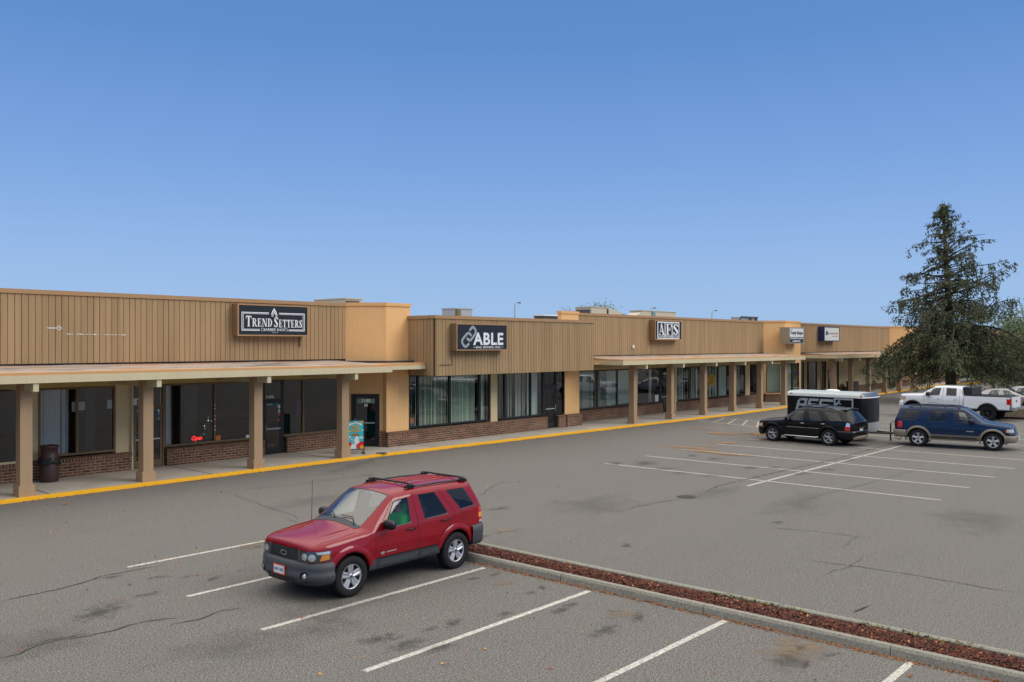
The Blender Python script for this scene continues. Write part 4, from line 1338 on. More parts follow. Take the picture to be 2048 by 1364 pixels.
for e in (ell(-.42, .10, .26, .16), ell(.38, .10, .32, .17)): blob('poster_red', [(max(-.5, min(.5, x)), max(0, y)) for x, y in e], 1)
for e in (ell(-.38, .05, .12, .075), ell(.40, .05, .13, .08), ell(-.46, .95, .1, .06), ell(.42, .96, .1, .05)): blob('poster_gold', [(max(-.5, min(.5, x)), max(0, min(1, y))) for x, y in e], 2)
for e in (ell(-.38, .42, .14, .03), ell(-.42, .62, .1, .025), ell(.36, .40, .14, .03), ell(.44, .66, .08, .02), ell(-.2, .34, .1, .02)): blob('white_paper', [(max(-.5, min(.5, x)), y) for x, y in e], 1)
blob('white_paper', [(-.30, .0), (-.28, .12), (-.12, .20), (-.20, .34), (-.16, .44), (.02, .48), (.16, .44), (.22, .36), (.20, .28), (.26, .25), (.18, .20), (.10, .17), (.02, .12), (.02, .03), (.06, .0)], 3)
blob('poster_teal', [(-.18, .40), (-.10, .46), (.06, .45), (-.04, .38), (-.08, .30), (-.02, .2), (-.06, .12), (-.12, .24), (-.16, .32)], 4)
blob('poster_brown', ell(.02, .50, .26, .045), 4)
q = MB(MP)
for i in range(12):
    t0, t1 = R(25 + 130 * i / 12), R(25 + 130 * (i + 1) / 12)
    q.face([((x) * PW, -.016, Z0 + y * (Z1 - Z0)) for x, y in ((.42 * math.cos(t0), .72 + .17 * math.sin(t0)), (.42 * math.cos(t1), .72 + .17 * math.sin(t1)), (.42 * math.cos(t1), .80 + .17 * math.sin(t1)), (.42 * math.cos(t0), .80 + .17 * math.sin(t0)))][::-1])
q.build('ribbon', 'white_paper', pn)
q = MB(MP); add_text(q, 'WALK ON IN', 0, Z0 + .945 * (Z1 - Z0) - .01, .045, -.020, .36, .01); q.build('sign_lettering', 'sign_black', pn)
q = MB(MP)
for i, w in enumerate(('TREND', 'SETTERS', 'BARBER')): add_text(q, w, 0, Z0 + (.80 - i * .085) * (Z1 - Z0), .075, -.020, .30 + .05 * i, .04)
q.build('sign_lettering', 'poster_gold', pn)
wd = gp(960 / 2.965 + 440, 560 + 1025 / 2.965, .12)
mm_ = MB().lathe([(0, .13), (.20, .128), (.22, .122)], 18, 'z', (gp(763, 906, .12)[0], gp(763, 906, .12)[1], 0)).build('drain_cover', 'hvac_dark'); tag(mm_, 'flat round dark drain cover in the sidewalk right of the poster stand', 'drain cover')
# dark box bin far along the walk
fx, fy = px(1705, 28.9), 28.9
fb = empty('litter_bin', (fx, fy, .12), 'dark green square litter bin by a far column, behind the trailer roof', 'litter bin')
MB().prism([(fx - .55, fy - .35), (fx + .55, fy - .35), (fx + .55, fy + .35), (fx - .55, fy + .35)], .12, 1.05).build('bin_body', mat('bin_green', srgb(34, 46, 42), .5), fb)
MB().box(fx - .62, fx + .5, fy - .4, fy + .4, 1.06, 1.16).build('bin_lid', 'bin_green', fb)

# ================================================================ ROOF UNITS
def roof_box(name, label, a, b, yt, Y, depth, zb, body, dark=None, darkside='r', group='rooftop air units'):
    """a..b = front face columns at plane Y"""
    x0, x1 = px(a, Y), px(b, Y); zt = pz((a + b) / 2, yt, Y)
    root = empty(name, ((x0 + x1) / 2, Y + depth / 2, zb), label, 'air conditioner', group)
    MB().box(x0, x1, Y, Y + depth, zb, zt).build('cabinet', body, root)
    MB().box(x0 - .04, x1 + .04, Y - .04, Y + depth + .04, zt, zt + .05).build('cabinet_lid', body, root)
    return root, (x0, x1, zt, root)


r, (x0, x1, zt, _) = roof_box('rooftop_unit', 'beige rooftop air unit with dark louvred side behind the barber shop parapet', 690.5, 724, 598.5, 33.0, 2.4, 5.6, 'hvac_beige')
MB().box(x0 + .02, x1 - .2, 32.95, 32.99, 5.9, zt - .08).build('coil_panel', 'hvac_dark', r)
r, (x0, x1, zt, _) = roof_box('rooftop_unit', 'pale galvanised rooftop air unit behind the bail bonds parapet', 910, 944, 618.3, 33.5, 1.0, 5.4, 'galv')
MB().box(px(914, 33.4), px(921, 33.4), 33.35, 33.49, 5.9, zt - .03).build('access_panel', mat('hvac_brown', srgb(120, 104, 74), .6), r)
r, (x0, x1, zt, _) = roof_box('rooftop_unit', 'low dark rooftop unit with a thin white lid right of the street lamp', 1086, 1119.5, 633.8, 34, .7, 5.4, 'hvac_dark')
MB().box(x0 - .1, x1 + .1, 33.9, 34.8, zt + .05, zt + .12).build('cabinet_lid', 'white_metal', r)
r, (x0, x1, zt, _) = roof_box('rooftop_unit', 'large beige rooftop unit with a flared hood behind the fitness shop parapet', 1183, 1214.5, 615.2, 33.5, 1.3, 5.6, 'hvac_beige')
MB().face  # noqa
hz = zt
mb = MB(); A1, A2 = x1 + .001, px(1241, 33.5)
mb.prism([(A1, 33.4), (A1 + .3, 33.4), (A1 + .3, 34.7), (A1, 34.7)], 5.7, hz - .1)
P = [(A1, 33.39, 5.7), (A1 + .9, 33.39, 5.7), (A2, 33.39, hz - .35), (A2, 33.39, hz - .25), (A1, 33.39, hz)]
Q = [(x, y + 1.3, z) for x, y, z in P]
mb.face(P); mb.face(Q[::-1])
for i in range(5): j = (i + 1) % 5; mb.face([P[j], P[i], Q[i], Q[j]])
mb.build('intake_hood', 'hvac_beige', r)
MB().box(x0 - .06, x0 - .041, 33.6, 34.7, 5.8, zt - .15).build('coil_panel', 'hvac_dark', r)
mb = MB(); mb.face([(A1 + .95, 33.38, 5.72), (A2 - .5, 33.36, 5.72), (A2 - .02, 33.36, hz - .36), (A1 + 1.9, 33.36, hz - .36)]); mb.build('louvre', 'hvac_dark', r)
r, (x0, x1, zt, _) = roof_box('rooftop_unit', 'long beige rooftop unit with a blue grey pipe gap beneath a far street lamp', 1284, 1351.5, 623.3, 33.5, 1.0, 5.6, 'hvac_beige')
MB().box(px(1306, 33.4), px(1311, 33.4), 33.38, 33.49, 5.8, zt).build('pipe_gap', mat('hvac_blue', srgb(120, 150, 160), .5), r)
mb = MB(); P = [(x0 - .041, 33.5, zt - .1), (x0 - 1.1, 33.5, zt - .5), (x0 - 1.0, 33.5, 5.7), (x0 - .041, 33.5, 5.7)]; Q = [(x, 34.4, z) for x, y, z in P]
mb.face(P[::-1]); mb.face(Q)
for i in range(4): j = (i + 1) % 4; mb.face([P[i], P[j], Q[j], Q[i]])
mb.build('intake_hood', 'hvac_beige', r)
r, (x0, x1, zt, _) = roof_box('rooftop_unit', 'small grey rooftop unit with a framed top just left of the second peach tower', 1480, 1513.5, 636, 33, .8, 5.6, 'galv')
for X in (1480, 1501, 1512.5): MB().box(px(X, 32.9), px(X + 1.6, 32.9), 32.86, 32.94, 5.6, zt + .02).build('frame_post', 'hvac_dark', r)
MB().box(x0, x1, 32.86, 32.94, zt + .02, zt + .12).build('frame_rail', 'hvac_dark', r)

# ================================================================ STREET LAMPS behind the mall
def street_lamp(a, ytop, d, arm, label):
    r_ = _ray(a, YH); n = 1 / (r_[0] * _c + r_[1] * _s)
    x, y = r_[0] * n * d, r_[1] * n * d; zt_ = CAM_H + (YH - ytop) / F_PX * d
    root = empty('street_lamp', (x, y, 0), label, 'street lamp', 'street lamps beyond the mall')
    MB().tube([(x, y, 0), (x, y, zt_ - .3)], [.11, .07], 8).build('pole', 'galv', root)
    vx, vy = _s * arm, -_c * arm
    MB().tube([(x, y, zt_ - .3), (x + vx * .15, y + vy * .15, zt_), (x + vx, y + vy, zt_ + .05)], .045, 6).build('arm', 'galv', root)
    h = MB(Matrix.Translation((x + vx, y + vy, zt_ + .02)) @ Matrix.Rotation(math.atan2(vy, vx), 4, 'Z')); h.box(-.05, .30, -.12, .12, -.06, .06)
    h.build('lamp_head', 'hvac_dark', root)
street_lamp(1029.5, 606, 92, .35, 'slim street lamp with a short right hand arm above the bail bonds roof')
street_lamp(1300.5, 616.5, 110, .4, 'street lamp head just clearing the long beige rooftop unit')
street_lamp(1424, 621.5, 120, .4, 'faint distant street lamp between the fitness sign and the second peach tower')

# ================================================================ TREES
def foliage_mat(name, a, b, c):
    m, N, L, P = _new(name)
    tc_ = N.new('ShaderNodeTexCoord').outputs['Object']
    col = ramp(N, L, noise(N, L, tc_, .9, 6, .75), [(.32, a), (.5, b), (.68, c)])
    col = mix_rgb(N, L, .5, col, ramp(N, L, noise(N, L, tc_, 7, 3, .8), [(.35, a), (.65, c)]))
    L.new(col, P.inputs['Base Color']); P.inputs['Roughness'].default_value = .75; P.inputs['Specular IOR Level'].default_value = .25
    return m


foliage_mat('cedar_leaf', srgb(40, 52, 37), srgb(72, 85, 58), srgb(112, 110, 76))
foliage_mat('green_leaf', srgb(46, 62, 40), srgb(80, 98, 60), srgb(120, 134, 90))
foliage_mat('bare_twig', srgb(104, 84, 88), srgb(132, 108, 112), srgb(150, 100, 80))


def needle_tree(base, H, name, label, prof, seed=1, leaf=.13, dens=1.0, lean=None, group=None, lowest=1.2):
    rr = random.Random(seed); bx_, by_ = base
    root = empty(name, (bx_, by_, 0), label, 'tree', group)
    tr = MB(); path = []; rad = []
    for i in range(13):
        t = i / 12; path.append((bx_ + .25 * math.sin(t * 5) * (1 - t) - _s * .9 * t, by_ + .2 * math.sin(t * 4 + 1) * (1 - t) + _c * .9 * t, H * t)); rad.append(.42 * (1 - t) ** .8 + .02)
    tr.tube(path, rad, 9); tr.build('trunk', 'bark', root)
    limbs = MB(); lv = MB()

    def spray(p, d, s):
        """a drooping tuft of needles-twigs"""
        n = int(9 * dens)
        for _ in range(n):
            q = p + Vector((rr.gauss(0, 1), rr.gauss(0, 1), rr.gauss(-.3, .9))) * s * .55
            l = leaf * rr.uniform(.6, 1.5); dr = Vector((d.x * .5 + rr.gauss(0, .45), d.y * .5 + rr.gauss(0, .45), rr.gauss(-.75, .45))).normalized()
            w = dr.cross(Vector((rr.gauss(0, 1), rr.gauss(0, 1), rr.gauss(0, 1)))).normalized() * l * .27
            a_ = q; e_ = q + dr * l * 1.5
            lv.face([a_ - w * .5, q + dr * l * .6 + w, e_, q + dr * l * .5 - w])
    h = lowest
    while h < H * .985:
        t = (h - lowest) / (H - lowest)
        nb = 6 if t < .45 else 5
        a0 = rr.uniform(0, 6.28)
        for k in range(nb):
            az = a0 + 6.283 * k / nb + rr.uniform(-.4, .4)
            u = Vector((math.cos(az), math.sin(az), 0))
            side = u.x * _s - u.y * _c          # + = towards the right of the photo
            L0 = prof(t, side) * (rr.uniform(.38, 1.0) if rr.random() < .72 else rr.uniform(1.0, 1.32))
            if L0 < .15: continue
            p0 = Vector((bx_ - _s * .9 * h / H, by_ + _c * .9 * h / H, h + rr.uniform(-.2, .2)))
            up = (.30 + .35 * side) * (1 if t > .25 else .3) * (lean or 1)
            drp = .45 if t < .35 else .22
            steps = max(4, int(L0 / .32)); pts = []
            ph = rr.uniform(0, 6)
            for i in range(steps + 1):
                s_ = i / steps
                z = L0 * (up * s_ - drp * s_ ** 1.8) + .05 * L0 * math.sin(s_ * 5 + ph)
                lat = Vector((-u.y, u.x, 0)) * .06 * L0 * math.sin(s_ * 4 + ph)
                pts.append(p0 + u * L0 * s_ + lat + Vector((0, 0, z)))
            limbs.tube(pts, [max(.012, .02 * L0 * (1 - i / steps) + .012) for i in range(steps + 1)], 4, caps=False)
            for i in range(1, steps + 1):
                s_ = i / steps
                if s_ < .25 and t > .15: continue
                if t > .30 and rr.random() < .16: continue
                c = pts[i]; wid = L0 * (.20 * math.sin(math.pi * min(1, s_ * .9 + .1)) + .03)
                m = 2
                if t < .34: m = 3
                for _ in range(int(m * dens + rr.random())):
                    o_ = Vector((-u.y, u.x, 0)) * rr.uniform(-wid, wid)
                    if rr.random() < (.12 if t < .5 else .18): continue
                    q = c + o_ + Vector((0, 0, -abs(o_.length) * .25))
                    sz = .17 if t > .4 else .26
                    spray(q, u, sz)
                    if rr.random() < (.45 if t < .55 else .3):        # hanging skirt
                        for g_ in range(1, rr.randint(2, 4 if t < .5 else 3)):
                            spray(q - Vector((rr.uniform(-.05, .05), rr.uniform(-.05, .05), .26 * g_)), Vector((0, 0, -1)), sz * .6)
        h += (.36 if t < .4 else .44) * rr.uniform(.7, 1.3)
    for _ in range(int(30 * dens)):
        spray(Vector((bx_ - _s * .9 + rr.gauss(0, .12), by_ + _c * .9 + rr.gauss(0, .12), H - rr.uniform(-.1, 1.2))), Vector((0, 0, 1)), .2)
    limbs.build('limbs', 'bark', root)
    o = lv.build('crown', 'cedar_leaf', root)
    return root


def at_depth(a, d):
    r_ = _ray(a, YH); n = 1 / (r_[0] * _c + r_[1] * _s)
    return (r_[0] * n * d, r_[1] * n * d)


def prof_cedar(t, side):
    # half width by height, wider low on the right; a few reaches
    pts = [(0, 6.6), (.10, 6.3), (.2, 5.1), (.32, 4.0), (.42, 4.0), (.55, 3.6), (.66, 2.9), (.78, 2.1), (.88, 1.25), (1, .25)]
    for (a_, va), (b_, vb) in zip(pts, pts[1:]):
        if a_ <= t <= b_:
            v = va + (vb - va) * (t - a_) / (b_ - a_); break
    if t < .09 and side < -.1: v *= .66
    return v * (1 - (.12 * max(0, side) if t > .3 else 0)) * (1 if side < .3 or t > .3 else 1.15)


needle_tree(at_depth(1908, 68), 15.45, 'cedar_tree', 'tall ragged dark green conifer with drooping boughs behind the white pickup', prof_cedar, 11, dens=1.12, lowest=3.3)


def round_tree(base, H, rad, name, label, seed, m='green_leaf', n=2600, leaf=.16, group=None, trunk_h=.4, sparse=False):
    rr = random.Random(seed); bx_, by_ = base
    root = empty(name, (bx_, by_, 0), label, 'tree', group)
    MB().tube([(bx_, by_, 0), (bx_ + .1, by_, H * trunk_h), (bx_, by_ + .1, H * .8)], [.28, .2, .05], 7).build('trunk', 'bark', root)
    lv = MB(); lm = MB(); cl = []
    for i in range(26):
        d = Vector((rr.gauss(0, 1), rr.gauss(0, 1), rr.gauss(0, 1))).normalized() * rad * rr.uniform(.35, 1)
        c = Vector((bx_, by_, H - rad * .9)) + Vector((d.x, d.y, d.z * .85)); cl.append(c)
        s_ = Vector((bx_, by_, H * trunk_h + rr.uniform(0, .2) * H))
        lm.tube([s_, s_.lerp(c, .5) + Vector((0, 0, .2)), c], [.07, .04, .012], 4, caps=False)
        if sparse:
            for _ in range(14):
                e = c + Vector((rr.gauss(0, 1), rr.gauss(0, 1), rr.gauss(.5, 1))) * rad * .22; lm.tube([c, c.lerp(e, .5) + Vector((rr.gauss(0, .05),) * 3), e], [.02, .014, .006], 3, caps=False)
    for i in range(n):
        c = rr.choice(cl); p = c + Vector((rr.gauss(0, 1), rr.gauss(0, 1), rr.gauss(0, 1))) * rad * .20
        a_ = Vector((rr.gauss(0, 1), rr.gauss(0, 1), rr.gauss(0, 1))).normalized() * leaf * rr.uniform(.5, 1.2); b_ = a_.orthogonal().normalized() * leaf * .45
        lv.face([p - a_, p + b_, p + a_, p - b_])
    lm.build('limbs', 'bark' if not sparse else 'bare_twig', root); lv.build('crown', m, root)


round_tree(at_depth(1196, 95), 9.3, 2.2, 'leafy_tree', 'green tree top showing behind the large hooded rooftop unit', 5, n=3200, leaf=.14)
round_tree(at_depth(1140, 92), 8.6, 3.0, 'bare_tree', 'nearly bare reddish tree top left of the hooded rooftop unit', 6, 'bare_twig', 260, .12, sparse=True)
round_tree(at_depth(938, 98), 8.4, 3.0, 'bare_tree', 'faint bare twigs rising behind the galvanised rooftop unit', 8, 'bare_twig', 60, .1, sparse=True)
round_tree(at_depth(2048, 96), 8.6, 4.2, 'leafy_tree', 'pale green rounded tree at the right edge of the photo', 9, n=9000, leaf=.17)
round_tree(at_depth(1990, 104), 6.4, 3.6, 'leafy_tree', 'low green tree between the conifer and the right edge tree', 10, n=7000, leaf=.18)
round_tree(at_depth(2085, 80), 7.2, 3.8, 'leafy_tree', 'dark low tree at the far right beyond the parked cars', 15, m='cedar_leaf', n=9000, leaf=.17)
# distant building with red roof and yellow fascia, beyond the conifer
mat('far_red', srgb(150, 62, 58), .7); mat('far_yellow', srgb(226, 182, 60), .7); mat('far_wall', srgb(214, 196, 150), .8)
ca = at_depth(1890, 150); cb = at_depth(2150, 165)
far = empty('restaurant_building', (ca[0], ca[1], 0), 'distant building with a red roof and a bright yellow band, seen through the trees', 'building')
MF = frame_xy(ca, (cb[0] - ca[0], cb[1] - ca[1])); Lf = math.hypot(cb[0] - ca[0], cb[1] - ca[1])
MB(MF).box(0, Lf, 0, 14, 0, 3.2).build('wall', 'far_wall', far); MB(MF).box(-.3, Lf + .3, -.4, 14.3, 3.2, 4.5).build('fascia', 'far_yellow', far)
mb = MB(MF)
mb.grid([[(-.6, -.8, 4.5), (Lf + .6, -.8, 4.5)], [(1.5, 2.5, 7.0), (Lf - 1.5, 2.5, 7.0)], [(1.5, 12, 7.0), (Lf - 1.5, 12, 7.0)], [(-.6, 15, 4.5), (Lf + .6, 15, 4.5)]], sm=False)
mb.face([(-.6, -.8, 4.5), (1.5, 2.5, 7), (1.5, 12, 7), (-.6, 15, 4.5)]); mb.build('roof', 'far_red', far)
for i in range(9): MB(MF).box(2 + i * 4, 4.4 + i * 4, -.05, .02, .8, 2.6).build('window', 'hvac_dark', far)
# dark hedge line under the trees
rr = random.Random(77); hd = MB()
pa, pb = at_depth(1930, 118), at_depth(2120, 112)
for i in range(9000):
    t = rr.random(); x = pa[0] + (pb[0] - pa[0]) * t; y = pa[1] + (pb[1] - pa[1]) * t
    p = Vector((x + rr.gauss(0, .5), y + rr.gauss(0, .5), abs(rr.gauss(.7, .5)))); a_ = Vector((rr.gauss(0, 1), rr.gauss(0, 1), rr.gauss(0, 1))).normalized() * .2; b_ = a_.orthogonal() * .5
    hd.face([p - a_, p + b_, p + a_, p - b_])
tag(hd.build('hedge', 'cedar_leaf'), 'long low dark hedge across the far side of the lot', 'hedge')
# far yellow kerb and grass island by the pickup
pa, pb = gp(1934, 769.5), gp(1963, 766.5)
kk = MB(frame_xy(pa, (pb[0] - pa[0], pb[1] - pa[1]))); kk.box(0, math.hypot(pb[0] - pa[0], pb[1] - pa[1]), 0, .5, 0, .15)
tag(kk.build('kerb', 'yellow_paint'), 'short yellow kerb far beyond the conifer', kind='structure')
foliage_mat('verge_grass', srgb(70, 78, 38), srgb(96, 100, 52), srgb(120, 106, 74))
gi = gp(2052, 832); ti = at_depth(1908, 68)
isl2 = MB().lathe([(0, .12), (2.2, .12), (2.5, .1), (2.62, 0)], 28, 'z', (ti[0], ti[1], 0)).build('tree_island', 'mulch_soil'); tag(isl2, 'round soil bed at the foot of the conifer', kind='structure')
isl3 = MB().prism([(gi[0] - 3.4, gi[1] + 1.2), (gi[0] - 3.2, gi[1] - .8), (gi[0] + 6, gi[1] - 4), (gi[0] + 8, gi[1] + 1.5), (gi[0] + 3, gi[1] + 2.5)], 0, .14).build('grass_island', 'mulch_soil'); tag(isl3, 'low planted verge right of the white pickup', kind='structure')
gr = MB()
for i in range(7000):
    x, y = gi[0] + rr.uniform(-3.2, 7), gi[1] + rr.uniform(-2.6, 2)
    if y < gi[1] - 1.0 - .33 * max(0, x - gi[0] + 2.5): continue
    l = rr.uniform(.03, .10); t = rr.uniform(0, 6.28); gr.face([(x, y, .13), (x + .02 * math.cos(t), y + .02 * math.sin(t), .13), (x + .03 * math.cos(t + 1), y + .03 * math.sin(t), .13 + l)])
tag(gr.build('grass', 'verge_grass'), 'short green grass on the verge right of the pickup', 'grass', kind='stuff')
# ================================================================ VEHICLES
def paint(name, col, metal=.25, rough=.32, coat=1.0, flake=.06, spec=.5):
    m = mat(name, col, rough, flake, 1.2, metal=metal, spec=spec, coat=coat)
    return m


paint('paint_red', srgb(130, 3, 25), .0, .5, spec=.08, coat=.8); paint('paint_black', srgb(5, 7, 11), .0, .4, spec=.08, coat=.6); paint('paint_blue', srgb(5, 36, 70), .0, .45, spec=.08, coat=.6)
paint('paint_white', srgb(226, 228, 232), .0, .35); paint('paint_grey', srgb(150, 149, 148), .4, .3); paint('paint_pearl', srgb(222, 224, 228), .0, .3)
mat('cladding_grey', srgb(62, 66, 70), .55, .12, 3, .1, spec=.4); mat('cladding_tan', srgb(128, 118, 104), .5, .1, 3, .1, metal=.1)
mat('car_under', srgb(14, 14, 15), .9, .2, 4); mat('seat_cloth', srgb(98, 98, 100), .9, .1, 6); mat('dash_grey', srgb(140, 144, 144), .8, .08, 5); mat('headliner', srgb(178, 176, 168), .9)
mat('trim_black', srgb(12, 12, 13), .4, .1, 5); mat('seam', srgb(10, 8, 9), .8)
glass('car_glass', (.30, .31, .31, 1), .85, .01, 0, .06); glass('car_glass_clear', (.80, .86, .84, 1), .9, .01, 0, .07); glass('screen_glass', (.80, .86, .84, 1), .9, .01, 0, .19); glass('lamp_glass', (.9, .92, .92, 1), .9, .02)
mat('lamp_red', srgb(190, 18, 22), .15, .1, 9, coat=1); mat('lamp_amber', srgb(236, 140, 30), .15, .1, 9, coat=1); mat('lamp_clear', srgb(214, 218, 220), .12, .12, 14, metal=.5, coat=1); mat('lamp_dark', srgb(60, 62, 66), .3, .2, 12, metal=.4)
mat('plate_white', srgb(214, 222, 232), .5, .06, 9); mat('plate_frame', srgb(206, 74, 40), .5)


def cap_quads(n=10):
    return [(0, 1, 8, 9), (1, 2, 7, 8), (2, 3, 6, 7), (3, 4, 5, 6)]


def build_shell(name, cols, xf, glass_fn, mats, clad_rows=0, creases=(), arches=(), wspan=1.2, levels=3):
    """cols: columns of ten (u,y,z) from the underside centre up to the roof centre.
    Returns evaluated bmesh (mirrored, smoothed, wheel arches cut) in vehicle coordinates, x = xf - u."""
    V = []; idx = {}
    for j, c in enumerate(cols):
        for i, (u, y, z) in enumerate(c):
            for sg in (1, -1):
                if i in (0, 9):
                    if sg == -1: idx[j, i, -1] = idx[j, i, 1]; continue
                    y = 0
                idx[j, i, sg] = len(V); V.append((xf - u, y * sg, z))
    F = []; MI = []
    for sg in (1, -1):
        for j in range(len(cols) - 1):
            for i in range(9):
                q = [idx[j, i, sg], idx[j + 1, i, sg], idx[j + 1, i + 1, sg], idx[j, i + 1, sg]]
                F.append(q if sg == 1 else q[::-1])
                g = glass_fn(j, i)
                MI.append(g if g else (1 if i < clad_rows else 0))
        for j in (0, len(cols) - 1):
            for a_, b_, c_1, d in cap_quads():
                q = [idx[j, a_, sg], idx[j, b_, sg], idx[j, c_1, sg], idx[j, d, sg]]
                F.append(q if sg == 1 else q[::-1]); MI.append(0)
    me = bpy.data.meshes.new(name); me.from_pydata(V, [], F)
    for m in mats: me.materials.append(MATS[m])
    for p, mi in zip(me.polygons, MI): p.material_index = mi; p.use_smooth = True
    bm = bmesh.new(); bm.from_mesh(me)
    bmesh.ops.recalc_face_normals(bm, faces=bm.faces)
    cl = bm.edges.layers.float.new('crease_edge'); bm.verts.ensure_lookup_table()
    E = {tuple(sorted((e_.verts[0].index, e_.verts[1].index))): e_ for e_ in bm.edges}
    for kind, k, val, r0, r1 in creases:
        for sg in (1, -1):
            for t in range(r0, r1):
                q = (idx[k, t, sg], idx[k, t + 1, sg]) if kind == 'c' else (idx[t, k, sg], idx[t + 1, k, sg])
                e_ = E.get(tuple(sorted(q)))
                if e_: e_[cl] = val
    bm.to_mesh(me); bm.free()
    ob = bpy.data.objects.new(name, me); COL.objects.link(ob)
    sb = ob.modifiers.new('s', 'SUBSURF'); sb.levels = levels; sb.render_levels = levels
    cut = []
    for (u, r, zc) in arches:
        for sg in (1, -1):
            c = MB(); n = 40
            P0, P1 = [], []
            ya, yb = sg * wspan, sg * (wspan - .62)
            for k in range(n):
                t = 2 * math.pi * k / n
                P0.append((xf - u + r * math.cos(t), ya, zc + r * math.sin(t))); P1.append((xf - u + r * math.cos(t), yb, zc + r * math.sin(t)))
            c.grid([P0, P1], True, sm=False); c.face(P0[::-1]); c.face(P1)
            cm = c.build('cut', 'car_under', None)
            for m in mats: cm.data.materials.append(MATS[m])
            cm.data.materials.pop(index=0)
            bmc = bmesh.new(); bmc.from_mesh(cm.data); bmesh.ops.remove_doubles(bmc, verts=bmc.verts, dist=1e-5); bmesh.ops.recalc_face_normals(bmc, faces=bmc.faces)
            for f_ in bmc.faces: f_.material_index = len(mats) - 1
            bmc.to_mesh(cm.data); bmc.free()
            bo = ob.modifiers.new('b', 'BOOLEAN'); bo.operation = 'DIFFERENCE'; bo.solver = 'EXACT'; bo.object = cm
            cut.append(cm)
    dg = bpy.context.evaluated_depsgraph_get(); dg.update()
    me2 = bpy.data.meshes.new_from_object(ob.evaluated_get(dg), depsgraph=dg)
    bpy.data.objects.remove(ob)
    for c in cut: bpy.data.objects.remove(c)
    bm = bmesh.new(); bm.from_mesh(me2); bpy.data.meshes.remove(me2)
    return bm


def island_sets(faces):
    faces = set(faces); out = []
    while faces:
        st = [faces.pop()]; isl_ = list(st)
        while st:
            f_ = st.pop()
            for e_ in f_.edges:
                for g in e_.link_faces:
                    if g in faces: faces.remove(g); st.append(g); isl_.append(g)
        out.append(isl_)
    return out


def mesh_part(bm, faces, name, m, parent, smooth=True, label=None):
    vm = {}; V = []; F = []; S = []
    for f_ in faces:
        q = []
        for v in f_.verts:
            if v not in vm: vm[v] = len(V); V.append(tuple(v.co))
            q.append(vm[v])
        F.append(q); S.append(f_.smooth and smooth)
    me = bpy.data.meshes.new(name); me.from_pydata(V, [], F); me.materials.append(MATS[m])
    me.polygons.foreach_set('use_smooth', S)
    o = bpy.data.objects.new(name, me); COL.objects.link(o); o.parent = parent
    if label: o['label'] = label
    return o


class Skin:
    """finds points on the finished body surface"""
    def __init__(s, bm, xf):
        s.t = BVHTree.FromBMesh(bm); s.xf = xf

    def side(s, u, z, sg, off=.004):
        h = s.t.ray_cast(Vector((s.xf - u, sg * 2, z)), Vector((0, -sg, 0)))
        return (h[0] + h[1].normalized() * (off if h[1].y * sg > 0 else -off)) if h[0] else Vector((s.xf - u, sg * .85, z))

    def front(s, y, z, off=.004, rear=False):
        d = 1 if rear else -1
        h = s.t.ray_cast(Vector((-6 if rear else 6, y, z)), Vector((d, 0, 0)))
        return (h[0] + h[1].normalized() * (off if h[1].x * -d > 0 else -off)) if h[0] else Vector((0, y, z))

    def top(s, u, y, off=.004):
        h = s.t.ray_cast(Vector((s.xf - u, y, 4)), Vector((0, 0, -1)))
        return (h[0] + Vector((0, 0, off))) if h[0] else Vector((s.xf - u, y, 1))


def ribbon(fn, pts, w, name, m, parent, step=.06, closed=False):
    """narrow strip following the surface: pts in the 2-D space of fn"""
    P = [Vector(p) for p in pts]
    if closed: P.append(P[0])
    Q = []
    for a_, b_ in zip(P, P[1:]):
        n = max(1, int((b_ - a_).length / step)); Q += [a_.lerp(b_, i / n) for i in range(n)]
    Q.append(P[-1]); A_, B_ = [], []
    for i, q in enumerate(Q):
        d = (Q[min(i + 1, len(Q) - 1)] - Q[max(i - 1, 0)]).normalized(); n = Vector((-d.y, d.x)) * w / 2
        A_.append(fn(*(q + n))); B_.append(fn(*(q - n)))
    return MB().grid([A_, B_]).build(name, m, parent, world=False)


def patch(fn, quad, name, m, parent, nu=8, nv=5, bulge=0.0, rnd_=0.0):
    """surface-hugging patch spanned by four corners (2-D space of fn), optional superellipse rounding"""
    a_, b_, c_1, d = [Vector(p) for p in quad]; rows = []
    for i in range(nv + 1):
        v = i / nv; row = []
        for j in range(nu + 1):
            u = j / nu
            uu, vv = u, v
            if rnd_:
                x, y = 2 * u - 1, 2 * v - 1
                sx_ = math.sqrt(max(0, 1 - y * y * rnd_)); sy_ = math.sqrt(max(0, 1 - x * x * rnd_))
                uu, vv = (x * sx_ / 1 + 1) / 2, (y * sy_ / 1 + 1) / 2
            q = a_.lerp(b_, uu).lerp(d.lerp(c_1, uu), vv); p = fn(*q)
            row.append(p)
        rows.append(row)
    if bulge:
        n = (rows[0][-1] - rows[0][0]).cross(rows[-1][0] - rows[0][0]).normalized()
        ctr = rows[nv // 2][nu // 2]
        if n.dot(ctr) < 0: n = -n
        for i in range(nv + 1):
            for j in range(nu + 1):
                if 0 < i < nv and 0 < j < nu: rows[i][j] = rows[i][j] + n * bulge
    return MB().grid(rows).build(name, m, parent, world=False)


